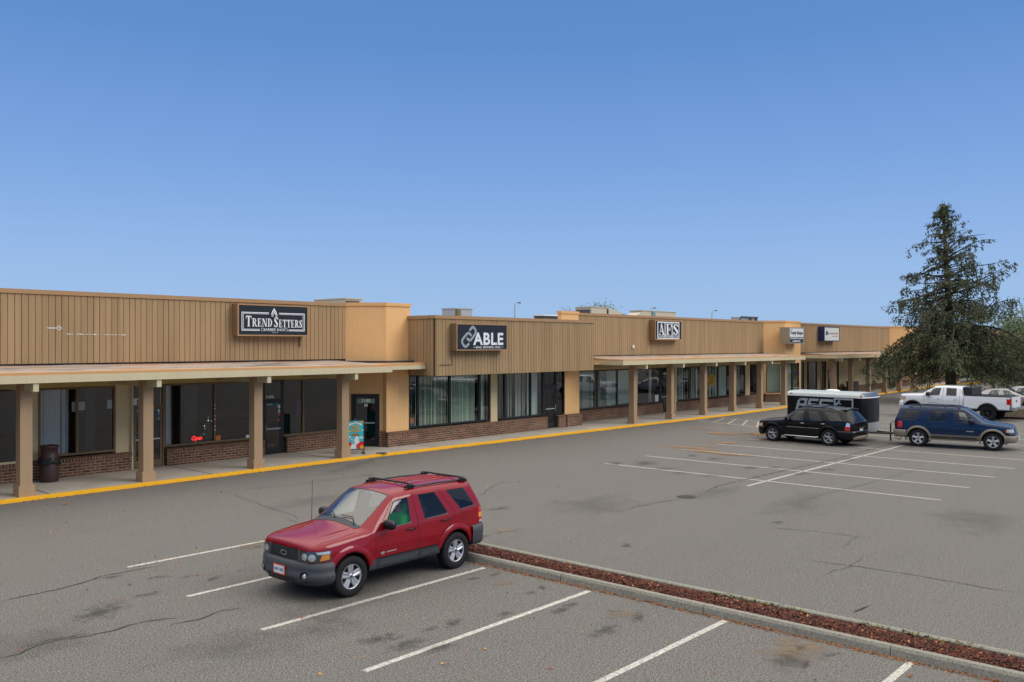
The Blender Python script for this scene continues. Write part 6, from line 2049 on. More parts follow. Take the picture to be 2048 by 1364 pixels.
def person_driver():
    """seated, leaning forward, looking down at the hands. local x forward, y left, z up; origin under the hips"""
    V = [(0, 0, .0), (.02, 0, .16), (.08, 0, .34), (.13, 0, .47), (.16, 0, .545), (.20, 0, .66),
         (.13, .17, .43), (.20, .23, .20), (.40, .14, .16), (.13, -.17, .43), (.20, -.23, .20), (.40, -.14, .16),
         (.04, .10, -.02), (.44, .13, .03), (.52, .13, -.36), (.64, .13, -.40), (.04, -.10, -.02), (.44, -.13, .03), (.52, -.13, -.36), (.64, -.13, -.40)]
    E = [(0, 1), (1, 2), (2, 3), (3, 4), (4, 5), (2, 6), (6, 7), (7, 8), (2, 9), (9, 10), (10, 11), (0, 12), (12, 13), (13, 14), (14, 15), (0, 16), (16, 17), (17, 18), (18, 19)]
    Rr = [.13, .125, .13, .07, .062, .10, .075, .05, .034, .075, .05, .034, .09, .07, .05, .04, .09, .07, .05, .04]
    # hands: palm then five fingers each, curled round a phone between them
    for w, sg in ((8, 1), (11, -1)):
        wx, wy, wz = V[w]
        pi = len(V); V.append((wx + .075, wy - sg * .02, wz + .02)); E.append((w, pi)); Rr.append(.034)
        for k, (dy, l) in enumerate(((.028, .032), (.010, .038), (-.009, .036), (-.027, .028))):
            a_ = len(V); V.append((wx + .105, wy - sg * .02 + dy, wz + .022)); E.append((pi, a_)); Rr.append(.0095)
            V.append((wx + .105 + l, wy - sg * .035 + dy, wz + .010)); E.append((a_, a_ + 1)); Rr.append(.009)
            V.append((wx + .105 + l * 1.1, wy - sg * .06 + dy, wz - .008)); E.append((a_ + 1, a_ + 2)); Rr.append(.008)
        a_ = len(V); V.append((wx + .07, wy - sg * .055, wz + .045)); E.append((pi, a_)); Rr.append(.011)
        V.append((wx + .105, wy - sg * .07, wz + .05)); E.append((a_, a_ + 1)); Rr.append(.0095)
    root = skinned('person', V, E, Rr, 'skin_tone', None, 1)
    tag(root, 'person in green hooded jacket and pale cap seated in the red SUV', 'person')
    # face: nose, brows, eyes, mouth and ears on the bowed head
    hc = Vector((.215, 0, .675)); MH = Matrix.Translation(hc) @ Matrix.Rotation(R(32), 4, 'Y')
    hd = MB(MH); rows = []
    for i in range(13):
        ph = math.pi * i / 12; row = []
        for k in range(20):
            t = 2 * math.pi * k / 20
            x, y, z = math.sin(ph) * math.cos(t) * .098, math.sin(ph) * math.sin(t) * .076, math.cos(ph) * .118
            if z < -.03: x *= .92; y *= .85
            if x > .07 and abs(y) < .022 and -.045 < z < .02: x += .022
            if x > .06 and .012 < abs(y) < .05 and .0 < z < .03: x -= .008
            row.append((x, y, z))
        rows.append(row)
    hd.grid(rows, True); hd.build('head', 'skin_tone', root, world=False)
    f_ = MB(MH)
    for sg in (1, -1): f_.lathe([(0, .003), (.010, 0)], 8, 'x', (.088, sg * .032, .015))
    f_.box(.084, .090, -.022, .022, -.062, -.056); f_.build('face_features', 'hair_brown', root, world=False)
    e_ = MB(MH)
    for sg in (1, -1): e_.tube([(-.005, sg * .078, .02), (-.012, sg * .088, .0), (-.005, sg * .078, -.025)], [.01, .014, .008], 6)
    e_.build('ear', 'skin_tone', root, world=False)
    c_1 = MB(MH); rows = []
    for i in range(7):
        ph = R(88) * i / 6; row = []
        for k in range(20):
            t = 2 * math.pi * k / 20; row.append((math.sin(ph) * math.cos(t) * .108, math.sin(ph) * math.sin(t) * .088, .03 + math.cos(ph) * .105))
        rows.append(row)
    c_1.grid(rows, True)
    c_1.grid([[(.095 + .10 * math.cos(R(a_)) * k, .075 * math.sin(R(a_)), .035 - .012 * k) for a_ in range(-90, 91, 15)] for k in (0, .5, 1)])
    c_1.build('cap', 'cap_grey', root, world=False)
    # jacket: torso, arms and hood folded behind the head
    V = [(-.01, 0, -.02), (.01, 0, .16), (.07, 0, .34), (.12, 0, .45), (.13, .18, .42), (.205, .24, .20), (.38, .15, .16), (.13, -.18, .42), (.205, -.24, .20), (.38, -.15, .16), (.05, 0, .54), (.05, 0, .62), (.07, 0, .69)]
    E = [(0, 1), (1, 2), (2, 3), (2, 4), (4, 5), (5, 6), (2, 7), (7, 8), (8, 9), (3, 10), (10, 11), (11, 12)]
    Rr = [.165, .16, .17, .12, .105, .078, .052, .105, .078, .052, .095, .09, .07]
    skinned('jacket', V, E, Rr, 'jacket_green', root, 2)
    V = [(0, 0, 0), (.04, .10, -.02), (.44, .13, .03), (.52, .13, -.34), (.04, -.10, -.02), (.44, -.13, .03), (.52, -.13, -.34)]
    skinned('trousers', V, [(0, 1), (1, 2), (2, 3), (0, 4), (4, 5), (5, 6)], [.14, .105, .085, .06, .105, .085, .06], 'jeans', root, 1)
    MB().box(.46, .475, -.04, .04, .15, .28).build('phone', 'trim_black', root, world=False)
    return root


drv = person_driver()
# seat cushion top of the left front seat: local (X(2.45)+.02, .37, .76) in the car frame
_l = Vector((rxf - 2.45 - .06, .43, .72)); drv.location = red.matrix_basis @ _l; drv.rotation_euler = (0, 0, red.rotation_euler.z)


# ---------------------------------------------------------------- general SUV / saloon builder
def make_car(spec):
    S = spec; xf = (S['fa'] + S['ra']) / 2; X = lambda u: xf - u
    root = empty(S['name'], (0, 0, 0), S['label'], S['cat'])
    mats = [S['paint'], S.get('clad', 'cladding_grey'), S.get('gl_rear', 'car_glass'), S.get('gl_front', 'car_glass_clear'), 'screen_glass', 'car_under']
    n = len(S['cols'])
    bm = build_shell('car', S['cols'], xf, S['glass'], mats, S.get('clad_rows', 0), S['crease'], [(S['fa'], S['ar'], S['wr'] + .01), (S['ra'], S['ar'], S['wr'] + .01)], wspan=S['w'] + .3, levels=3)
    sk = Skin(bm, xf)
    finish_shell(bm, root, mats, {2: 'side_window', 3: 'side_window', 4: 'windscreen'}, trim=.016)
    for u in (S['fa'], S['ra']):
        for sg in (1, -1): wheel(root, X(u), sg * (S['w'] - S['ww'] / 2 - .03), S['wr'], S['ww'], S['style'], S.get('rim', 'alloy'), S.get('rr', .64))
        if S.get('flare'): flare(root, sk, u, S['ar'], S['wr'] + .01, *S['flare'])
    for kind, path, prof, m in S['bumpers']:
        bumper(root, [(X(u), y) for u, y in path], prof, m, kind)
    for sg in (1, -1):
        for pts in S['seams']: ribbon(lambda u, z: sk.side(u, z, sg, .003), pts, .010, 'door_seam', 'seam', root)
        for u, z in S['handles']: handle(root, sk, u, z, sg, S.get('handle_m', S['paint']), .18)
        mirror(root, sk, S['mirror'][0], S['mirror'][1], sg, S.get('mirror_m', S['paint']), S.get('mirror_s', 1.1))
        for q, m in S.get('side_lamps', ()):      # (corner list in angle,z about a corner centre)
            u0, y0, quad, nm, front = q

            def cl_(a_, z, off=.01):
                dx_ = math.cos(a_) * (1 if front else -1)
                d = Vector((dx_, sg * math.sin(a_), 0)); o0 = Vector((X(u0), sg * y0, z)) + d * 2
                h = sk.t.ray_cast(o0, -d)
                if h[0] and h[3] < 2.05: return h[0] + d * off
                return cl_(a_, z - .03, off)
            patch(cl_, quad, nm, m, root, 10, 4)
        for q, nm, m, off in S.get('side_patches', ()):
            patch(lambda u, z: sk.side(u, z, sg, off), q, nm, m, root, 10, 3)
    for q, nm, m, off in S.get('front_patches', ()): patch(lambda y, z: sk.front(y, z, off), q, nm, m, root, 10, 4)
    for q, nm, m, off in S.get('rear_patches', ()): patch(lambda y, z: sk.front(y, z, off, True), q, nm, m, root, 10, 4)
    for y in (.38, -.38): seat(root, X(S['seat']), y, .5, zb=S.get('sz', .66), tall=.58)
    seat(root, X(S['seat'] + .95), 0, 1.3, zb=S.get('sz', .66), name='rear_bench', tall=.56)
    MB().box(X(S['seat'] + 1.5), X(S['fa'] + .5), -.70, .70, .40, .50).build('cabin_floor', 'trim_black', root, world=False)
    MB().box(X(S['fa'] + .75), X(S['fa'] + .5), -.68, .68, .52, S.get('dash', .98)).build('dashboard', 'trim_black', root, world=False)
    if S.get('wiper', 1):
        a_, b_ = sk.top(S['cowl'], .35, .02), sk.top(S['cowl'] + .08, -.25, .02); MB().tube([a_, b_], .01, 5).build('wiper', 'trim_black', root, world=False)
    return root, sk, xf, X


def glass_map(side, front, ws, rear):
    def g(j, i):
        if i == 5 and j in front: return 3
        if i == 5 and j in side: return 2
        if j == ws and i in (7, 8): return 4
        if j == rear and i in (7, 8): return 2
        return 0
    return g


# ---- black SUV
w = .965
cols = [
    C10(.12, .68, .34, .50, .70, (.12, .68, .80), (.11, .62, .84), (.10, .52, .86), (.08, .28, .875), (.07, 0, .88)),
    C10(.26, .85, .32, .52, .74, (.26, .84, .88), (.24, .78, .94), (.23, .60, .955), (.22, .3, .97), (.21, 0, .975)),
    C10(.50, .93, .31, .54, .78, (.50, .92, .93), (.50, .85, .98), (.50, .66, 1.0), (.50, .3, 1.02), (.50, 0, 1.025), w4=.955),
    C10(.95, .94, .31, .54, .80, (.95, .935, .98), (.95, .87, 1.03), (.95, .68, 1.05), (.95, .3, 1.07), (.95, 0, 1.075), w4=.965),
    C10(1.30, .94, .31, .54, .80, (1.30, .93, 1.01), (1.28, .85, 1.06), (1.25, .68, 1.085), (1.2, .3, 1.105), (1.19, 0, 1.11), w4=.965),
    C10(1.46, .94, .31, .54, .80, (1.44, .925, 1.02), (1.40, .84, 1.075), (1.36, .76, 1.10), (1.28, .36, 1.13), (1.25, 0, 1.135), w4=.965),
    C10(1.72, .94, .31, .54, .80, (1.62, .925, 1.03), (2.16, .75, 1.53), (2.20, .66, 1.62), (2.14, .33, 1.665), (2.12, 0, 1.675), w4=.965),
    C10(2.56, .94, .31, .54, .80, (2.60, .93, 1.06), (2.50, .765, 1.57), (2.50, .67, 1.665), (2.5, .33, 1.705), (2.5, 0, 1.715), w4=.965),
    C10(2.66, .94, .31, .54, .80, (2.68, .93, 1.065), (2.58, .765, 1.57), (2.58, .67, 1.665), (2.58, .33, 1.705), (2.58, 0, 1.715), w4=.965),
    C10(3.38, .94, .31, .54, .82, (3.50, .93, 1.09), (3.12, .76, 1.56), (3.12, .665, 1.66), (3.12, .33, 1.70), (3.12, 0, 1.71), w4=.965),
    C10(3.60, .94, .31, .54, .83, (3.60, .93, 1.10), (3.24, .755, 1.555), (3.24, .66, 1.655), (3.24, .33, 1.695), (3.24, 0, 1.705), w4=.965),
    C10(4.34, .92, .32, .54, .84, (4.42, .89, 1.13), (4.06, .72, 1.51), (4.08, .63, 1.61), (4.1, .32, 1.66), (4.1, 0, 1.67), w4=.945),
    C10(4.58, .87, .34, .54, .84, (4.60, .83, 1.10), (4.22, .69, 1.49), (4.26, .60, 1.575), (4.30, .3, 1.62), (4.31, 0, 1.63)),
    C10(4.70, .76, .38, .54, .84, (4.70, .76, 1.02), (4.70, .69, 1.05), (4.70, .58, 1.06), (4.71, .3, 1.07), (4.715, 0, 1.075)),
]
blk, bsk, bxf, X = make_car(dict(
    name='parked_suv', label='glossy black SUV with silver running boards parked in front of the black trailer', cat='car', paint='paint_black', cols=cols, w=w, fa=.95, ra=3.65, wr=.365, ww=.245, ar=.43, style='twin', clad_rows=0,
    glass=glass_map((8, 10), (6,), 5, 12), crease=[('c', 5, .5, 5, 9), ('c', 6, .45, 6, 9), ('r', 5, .5, 4, 12), ('r', 6, .3, 6, 12), ('c', 12, .35, 5, 9), ('c', 13, .5, 4, 9), ('r', 1, .5, 0, 13), ('r', 4, .3, 3, 12)],
    bumpers=[('front_bumper', [(.0, 0), (.03, .40), (.14, .72), (.32, .90), (.52, .965)], [(-.14, .70), (-.02, .68), (.012, .60), (.012, .48), (0, .36), (-.05, .29), (-.2, .27)], 'paint_black'),
             ('rear_bumper', [(4.80, 0), (4.78, .4), (4.70, .76), (4.50, .93), (4.10, .965)], [(-.12, .70), (-.02, .70), (.015, .67), (.02, .60), (.01, .50), (-.01, .44), (-.08, .40)], 'paint_black'),
             ('rear_skid', [(4.80, 0), (4.77, .42), (4.68, .74)], [(.0, .50), (.022, .46), (.012, .36), (-.05, .31), (-.2, .30)], 'cladding_tan')],
    seams=[[(1.55, .50), (1.50, .80), (1.56, 1.0)], [(2.64, .42), (2.64, 1.05), (2.54, 1.58)], [(3.24, .50), (3.36, .78), (3.55, .95), (3.56, 1.09), (3.18, 1.57)]],
    handles=[(2.42, .93), (3.40, .955)], handle_m='chrome', mirror=(1.74, 1.07), flare=('paint_black', .0, .09, .018, 8, 172), cowl=1.32, seat=2.5,
    side_lamps=[((.6, .5, [(.55, .66), (1.2, .70), (1.2, .83), (.55, .79)], 'headlamp', True), 'lamp_clear'), ((.6, .5, [(1.02, .705), (1.25, .72), (1.25, .83), (1.02, .81)], 'indicator', True), 'lamp_amber'),
                ((4.2, .45, [(.80, .72), (1.22, .72), (1.14, .90), (.80, .90)], 'tail_lamp', False), 'lamp_red'), ((4.2, .45, [(.80, .90), (1.14, .90), (1.04, 1.07), (.80, 1.04)], 'tail_lamp', False), 'lamp_clear')],
    side_patches=[([(1.70, .735), (2.60, .735), (2.60, .75), (1.70, .75)], 'side_moulding', 'chrome', .018), ([(2.68, .735), (3.22, .735), (3.22, .75), (2.68, .75)], 'side_moulding', 'chrome', .018)],
    rear_patches=[([(-.26, .80), (.26, .80), (.26, .84), (-.26, .84)], 'tailgate_trim', 'chrome', .03), ([(-.16, .62), (.16, .62), (.16, .77), (-.16, .77)], 'number_plate', 'plate_white', .02)]))
for sg in (1, -1):
    MB().tube([(X(1.55), sg * .93, .36), (X(1.62), sg * 1.0, .345), (X(3.1), sg * 1.0, .345), (X(3.17), sg * .93, .36)], .028, 8).build('running_board', 'chrome', blk, world=False)
MB().grid([[(X(4.05), y, bsk.top(4.05, y, .01).z) for y in (-.6, -.3, 0, .3, .6)], [(X(4.34), y * 1.0, 1.665 - abs(y) * .09) for y in (-.6, -.3, 0, .3, .6)], [(X(4.36), y, 1.635 - abs(y) * .09) for y in (-.6, -.3, 0, .3, .6)], [(X(4.24), y, 1.60 - abs(y) * .1) for y in (-.6, -.3, 0, .3, .6)]]).build('roof_spoiler', 'trim_black', blk, world=False)
for u in (2.45, 3.2):
    a_, b_ = bsk.top(u, .62, .05), bsk.top(u, -.62, .05); MB().tube([a_ - Vector((0, 0, .05)), a_, (a_ + b_) / 2 + Vector((0, 0, .03)), b_, b_ - Vector((0, 0, .05))], .022, 6).build('roof_bar', 'trim_black', blk, world=False)
for sg in (1, -1): MB().tube([bsk.top(2.2, sg * .64, 0), bsk.top(2.4, sg * .64, .035), bsk.top(3.5, sg * .63, .035), bsk.top(3.8, sg * .62, 0)], .018, 6).build('roof_rail', 'trim_black', blk, world=False)


def place(root, xf_, rear, ang, wb):
    """rear: ground point of the near rear wheel... here the centre of the rear axle; ang: heading of the nose in degrees"""
    h = Vector((math.cos(R(ang)), math.sin(R(ang)), 0)); c = Vector((rear[0], rear[1], 0)) + h * wb / 2
    root.location = c; root.rotation_euler = (0, 0, R(ang))


place(blk, bxf, (38.2 + .92, 14.95 - .05), 86, 2.70)

# ---- blue SUV with tan cladding
w = .915
cols = [
    C10(.09, .68, .38, .52, .74, (.10, .70, .90), (.09, .64, .96), (.08, .52, .975), (.07, .28, .99), (.065, 0, .995)),
    C10(.20, .82, .37, .56, .76, (.20, .81, .95), (.19, .75, 1.02), (.18, .60, 1.035), (.17, .3, 1.05), (.16, 0, 1.055)),
    C10(.42, .89, .36, .58, .80, (.42, .88, 1.0), (.42, .81, 1.06), (.42, .64, 1.08), (.42, .3, 1.10), (.42, 0, 1.105), w4=.91),
    C10(.86, .89, .36, .58, .84, (.86, .885, 1.06), (.86, .82, 1.11), (.86, .64, 1.13), (.86, .3, 1.16), (.86, 0, 1.165), w4=.915),
    C10(1.16, .89, .36, .58, .84, (1.16, .88, 1.09), (1.14, .80, 1.14), (1.10, .66, 1.165), (1.06, .3, 1.19), (1.05, 0, 1.195), w4=.915),
    C10(1.34, .89, .36, .58, .84, (1.34, .875, 1.10), (1.30, .79, 1.155), (1.24, .71, 1.185), (1.16, .34, 1.215), (1.13, 0, 1.22), w4=.915),
    C10(1.58, .89, .36, .58, .84, (1.52, .875, 1.11), (1.93, .735, 1.62), (1.95, .66, 1.70), (1.90, .33, 1.745), (1.88, 0, 1.755), w4=.915),
    C10(2.44, .89, .36, .58, .84, (2.45, .88, 1.12), (2.44, .75, 1.66), (2.44, .665, 1.75), (2.44, .33, 1.785), (2.44, 0, 1.795), w4=.915),
    C10(2.50, .89, .36, .58, .84, (2.49, .88, 1.12), (2.48, .75, 1.66), (2.48, .665, 1.75), (2.48, .33, 1.785), (2.48, 0, 1.795), w4=.915),
    C10(3.32, .89, .36, .58, .84, (3.42, .88, 1.13), (3.34, .745, 1.655), (3.34, .66, 1.75), (3.34, .33, 1.785), (3.34, 0, 1.795), w4=.915),
    C10(3.60, .89, .36, .58, .85, (3.72, .875, 1.14), (3.60, .74, 1.65), (3.60, .655, 1.745), (3.6, .33, 1.78), (3.6, 0, 1.79), w4=.915),
    C10(4.44, .87, .37, .58, .86, (4.56, .855, 1.15), (4.34, .72, 1.63), (4.34, .635, 1.72), (4.34, .32, 1.755), (4.34, 0, 1.765), w4=.895),
    C10(4.62, .84, .39, .58, .86, (4.66, .825, 1.14), (4.48, .69, 1.61), (4.50, .60, 1.695), (4.52, .3, 1.73), (4.53, 0, 1.74)),
    C10(4.72, .77, .42, .58, .86, (4.73, .77, 1.10), (4.72, .69, 1.13), (4.72, .58, 1.14), (4.73, .3, 1.15), (4.735, 0, 1.155)),
]
blu, usk, uxf, X = make_car(dict(
    name='parked_suv', label='dark blue SUV with tan lower trim coupled to the black trailer', cat='car', paint='paint_blue', clad='cladding_tan', cols=cols, w=w, fa=.86, ra=3.75, wr=.38, ww=.25, ar=.45, style='five', clad_rows=3,
    glass=glass_map((8, 10), (6,), 5, 12), crease=[('c', 5, .5, 5, 9), ('c', 6, .5, 6, 9), ('r', 5, .5, 4, 12), ('r', 6, .3, 6, 12), ('c', 12, .45, 5, 9), ('c', 13, .5, 4, 9), ('r', 1, .5, 0, 13), ('r', 3, .6, 0, 13), ('r', 4, .3, 3, 12)],
    bumpers=[('front_bumper', [(.0, 0), (.03, .42), (.11, .72), (.26, .88), (.44, .93)], [(-.12, .66), (-.02, .66), (.015, .62), (.02, .54), (.01, .44), (-.03, .36), (-.2, .33)], 'cladding_tan'),
             ('front_bumper', [(.01, 0), (.04, .42), (.12, .72), (.26, .87)], [(-.10, .78), (-.02, .77), (.008, .74), (.006, .665), (-.04, .66)], 'paint_blue'),
             ('rear_bumper', [(4.82, 0), (4.80, .42), (4.74, .74), (4.60, .89), (4.22, .93)], [(-.14, .72), (-.02, .72), (.012, .69), (.02, .60), (.01, .48), (-.02, .42), (-.2, .39)], 'cladding_tan')],
    seams=[[(1.44, .60), (1.40, .84), (1.44, 1.08), (1.52, 1.14), (1.95, 1.68)], [(2.47, .44), (2.47, 1.70)], [(3.22, .60), (3.34, .85), (3.50, 1.0), (3.54, 1.12), (3.46, 1.66)]],
    handles=[(2.26, 1.02), (3.30, 1.03)], mirror=(1.66, 1.16), mirror_m='trim_black', mirror_s=1.3, flare=('cladding_tan', .0, .085, .035, -14, 194), cowl=1.20, seat=2.45, gl_front='car_glass_clear',
    side_lamps=[((.55, .45, [(.50, .78), (1.12, .80), (1.12, .93), (.50, .93)], 'headlamp', True), 'lamp_clear'), ((.55, .45, [(.98, .79), (1.2, .80), (1.2, .90), (.98, .90)], 'indicator', True), 'lamp_amber'),
                ((4.25, .45, [(.85, .82), (1.25, .82), (1.25, 1.10), (.85, 1.10)], 'tail_lamp', False), 'lamp_red')],
    side_patches=[([(1.46, .46), (2.44, .46), (2.44, .52), (1.46, .52)], 'side_moulding', 'cladding_grey', .022), ([(2.52, .46), (3.22, .46), (3.22, .52), (2.52, .52)], 'side_moulding', 'cladding_grey', .022), ([(1.58, .76), (1.86, .76), (1.86, .79), (1.58, .79)], 'door_badge', 'alloy', .006)],
    front_patches=[([(-.40, .76), (.40, .76), (.40, .93), (-.40, .93)], 'grille', 'alloy', .02), ([(-.34, .79), (.34, .79), (.34, .90), (-.34, .90)], 'grille_mesh', 'lamp_dark', .026)],
    rear_patches=[([(-.16, .80), (.16, .80), (.16, .93), (-.16, .93)], 'number_plate', 'plate_white', .01)]))
pl = MB().box(X(-.05), X(-.035), -.16, .16, .46, .60).build('number_plate', 'plate_white', blu, world=False)
for sg in (1, -1):
    MB().box(X(3.22), X(1.44), min(sg * .86, sg * .99), max(sg * .86, sg * .99), .34, .385).build('running_board', 'cladding_tan', blu, world=False)
    MB().tube([usk.top(2.1, sg * .64, 0), usk.top(2.3, sg * .64, .06), usk.top(3.9, sg * .63, .06), usk.top(4.15, sg * .62, 0)], .02, 6).build('roof_rail', 'trim_black', blu, world=False)
for u in (2.7, 3.7):
    a_, b_ = usk.top(u, .62, .06), usk.top(u, -.62, .06); MB().tube([a_, b_], .018, 6).build('roof_bar', 'trim_black', blu, world=False)
place(blu, uxf, (40.5 + .93, 11.95 + .1), -82, 2.89)

# ---- enclosed trailer
TW, TL, ZB_, ZS, ZR = 1.86, 3.70, .40, 2.02, 2.24
trl = empty('cargo_trailer', (0, 0, 0), 'black enclosed cargo trailer with silver roof and silver lettering behind the black SUV', 'trailer')
h = TW / 2
# local: x forward (tongue), y left; front wall at x = TL/2, nose bulges a little
nose = [(TL / 2 + .16 * (1 - (k / 8) ** 2), h * k / 8) for k in range(-8, 9)]
foot = [(-TL / 2, h), (-TL / 2, -h)] + nose
paint('trailer_black', srgb(10, 13, 20), .0, .5, .3, spec=.15)
MB().prism(foot, .86, ZS).build('body', 'trailer_black', trl, world=False)
mat('diamond_plate', srgb(170, 172, 172), .4, .12, 12, .2, .4, 40, metal=.5)
MB().prism([(-TL / 2, h), (-TL / 2, -h), (TL / 2 - .02, -h), (TL / 2 - .02, h)], ZB_, .858).build('body', 'trailer_black', trl, world=False)
MB().prism([(x + .012, y * 1.005) for x, y in nose] + [(TL / 2 - .3, h * 1.005), (TL / 2 - .3, -h * 1.005)], ZB_ - .01, .87).build('stone_guard', 'diamond_plate', trl, world=False)
rows = []
for i in range(13):
    t = math.pi * i / 12; yy = h * 1.012 * math.copysign(abs(math.cos(t)) ** .42, math.cos(t)); zz_ = ZS + (ZR - ZS) * abs(math.sin(t)) ** .7
    rows.append([(x, yy, zz_) for x in (-TL / 2 - .01, -TL / 2 + .35, 0, TL / 2 - .35)] + [(TL / 2 - .05 + .0, yy * 1.0, zz_)])
mb = MB().grid(rows); mb.face([r_[0] for r_ in rows]); mb.build('roof', 'galv', trl, world=False)
# sloped front cap, dark
rows2 = []
for k in range(6):
    s_ = k / 5; row = []
    for i in range(13):
        t = math.pi * i / 12; yy = h * 1.005 * math.copysign(abs(math.cos(t)) ** .42, math.cos(t))
        z1_ = ZS + (ZR - ZS) * abs(math.sin(t)) ** .7
        xe = TL / 2 + .16 * (1 - (yy / h) ** 2) + .012
        row.append((TL / 2 - .05 + (xe - TL / 2 + .05) * s_, yy, ZS + (z1_ - ZS) * math.cos(s_ * math.pi / 2) + .002))
    rows2.append(row)
MB().grid(rows2).build('front_cap', mat('smoke_panel', srgb(58, 72, 84), .3, .1, 3, coat=.5), trl, world=False)
mb = MB()
for sg in (1, -1): mb.box(-TL / 2, TL / 2, min(sg * h, sg * (h + .02)), max(sg * h, sg * (h + .02)), ZS - .02, ZS + .035)
P = [(x + .02, y * 1.01) for x, y in nose]; mb.grid([[(x, y, ZS - .02) for x, y in P], [(x, y, ZS + .035) for x, y in P]], sm=False)
mb.build('trim_rail', 'white_metal', trl, world=False)
mb = MB().box(-TL / 2, TL / 2 - .02, h + .001, h + .016, ZB_ - .02, ZB_ + .05).box(-TL / 2, TL / 2 - .02, -h - .016, -h - .001, ZB_ - .02, ZB_ + .05); mb.build('base_rail', 'galv', trl, world=False)
# camera side is local +y? set after placing: nose heads -y world, so local -y faces -x ... both sides get the same fittings
for sg in (1, -1):
    yy = sg * (h + .004)
    dm = MB(); x0, x1, z0, z1 = .62, 1.42, .48, 1.90
    for a_, b_, c_1, d in ((x0 - .07, x0, z0 - .07, z1 + .07), (x1, x1 + .07, z0 - .07, z1 + .07), (x0, x1, z0 - .07, z0), (x0, x1, z1, z1 + .07)):
        dm.box(a_, b_, min(yy, yy + sg * .02), max(yy, yy + sg * .02), c_1, d)
    do = dm.build('side_door', 'galv', trl, world=False)
    MB().tube([(x1 - .18, yy + sg * .05, 1.40), (x1 + .10, yy + sg * .05, 1.40)], .02, 6).build('door_latch', 'white_metal', do, world=False)
    for zz_ in (.7, 1.5): MB().box(x0 - .11, x0 - .04, min(yy, yy + sg * .035), max(yy, yy + sg * .035), zz_, zz_ + .09).build('hinge', 'galv', do, world=False)
    MB().box(-TL / 2 + .16, -TL / 2 + .26, min(yy, yy + sg * .02), max(yy, yy + sg * .02), ZS + .07, ZS + .11).build('marker_lamp', 'lamp_red', trl, world=False)
    MB().box(TL / 2 - .02, TL / 2 + .08, min(sg * h * .93, sg * h * .98), max(sg * h * .93, sg * h * .98), ZS + .05, ZS + .09).build('marker_lamp', 'lamp_amber', trl, world=False)
    wheel(trl, -.30, sg * (h - .10), .34, .20, 'eight', 'alloy')
    rows = [[(-.30 + rad * math.cos(R(a_)), y_, .34 + rad * math.sin(R(a_))) for a_ in range(0, 181, 12)] for rad, y_ in ((.43, sg * h), (.43, sg * (h + .12)), (.40, sg * (h + .13)))]
    MB().grid(rows).build('mudguard', 'galv', trl, world=False)
# silver lettering (slanted AFS and a running figure), both sides
def side_art(sg):
    mb = MB(); y = sg * (h + .006)
    X0, Z0_, S_ = -1.42, 1.34, 1.08
    ux = 1

    def q(P): mb.face([(X0 + (x if sg < 0 else x) * S_, y, Z0_ + z * S_) for x, z in P])
    sh = lambda x, z: (x + z * .28, z)
    R_ = lambda x0, z0, x1, z1: q([sh(x0, z0), sh(x1, z0), sh(x1, z1), sh(x0, z1)])
    # A
    R_(0, 0, .12, .40); R_(.34, 0, .46, .52); q([sh(0, .40), sh(.12, .40), sh(.22, .52), sh(.10, .52)]); R_(.10, .42, .34, .52); R_(.12, .18, .34, .27)
    # F
    R_(.52, 0, .64, .52); R_(.64, .41, .98, .52); R_(.64, .20, .92, .30)
    # S
    R_(1.04, .41, 1.66, .52); R_(1.04, .20, 1.16, .41); R_(1.16, .20, 1.50, .30); R_(1.40, .0, 1.50, .20); R_(1.0, 0, 1.40, .10)
    # runner
    q([sh(1.60, .02), sh(1.66, 0), sh(1.80, .22), sh(1.74, .26)]); q([sh(1.74, .22), sh(1.84, .22), sh(1.94, .40), sh(1.84, .42)]); q([sh(1.80, .20), sh(1.96, .12), sh(1.98, .16), sh(1.84, .26)]); q([sh(1.96, .12), sh(1.92, .0), sh(1.97, .0), sh(2.0, .14)])
    q([(2.05 + .05 * math.cos(k), .46 + .05 * math.sin(k)) for k in [i * .785 for i in range(8)]]); q([sh(1.90, .36), sh(2.04, .30), sh(2.05, .34), sh(1.92, .42)])
    mb.build('side_lettering', 'sign_grey', trl, world=False)
    t_ = MB(); add_text(t_, 'ADVANCED FITNESS SOLUTIONS', X0 + .72, Z0_ - .10, .09, y, 1.5, .02)
    t_.build('side_lettering', 'sign_grey', trl, world=False)
side_art(1); side_art(-1)
MB().lathe([(.34, 0), (.33, .05), (.2, .085), (0, .09)], 18, 'z', (.0, .0, ZR - .005)).build('roof_vent', 'white_metal', trl, world=False)
tg = MB()
for sg in (1, -1): tg.tube([(TL / 2 - .2, sg * .55, .42), (TL / 2 + 1.22, sg * .05, .44)], .045, 6)
tg.build('tongue', 'trim_black', trl, world=False)
jk = MB().tube([(TL / 2 + .95, 0, .12), (TL / 2 + .95, 0, .88)], .035, 8); jk.tube([(TL / 2 + .95, 0, .88), (TL / 2 + .95, 0, .90), (TL / 2 + .98, .14, .92), (TL / 2 + .98, .14, 1.0)], .014, 5); jk.lathe([(0, 0), (.09, .0), (.09, .02), (0, .03)], 10, 'z', (TL / 2 + .95, 0, .10)); jk.build('jack_stand', 'trim_black', trl, world=False)
ch_ = MB()
for sg in (1, -1): ch_.tube([(TL / 2 + 1.15, sg * .06, .42), (TL / 2 + 1.2, sg * .10, .24), (TL / 2 + 1.34, sg * .11, .16), (TL / 2 + 1.45, sg * .08, .36)], .014, 5)
ch_.build('safety_chain', 'trim_black', trl, world=False)
tang = -90 - 6
hv = Vector((math.cos(R(tang)), math.sin(R(tang)), 0)); rv = Vector((hv.y, -hv.x, 0))    # rv: local -y
corner = Vector((40.6, 14.4, 0))      # near front corner (local x=TL/2, side facing the camera = local -y ... -x world)
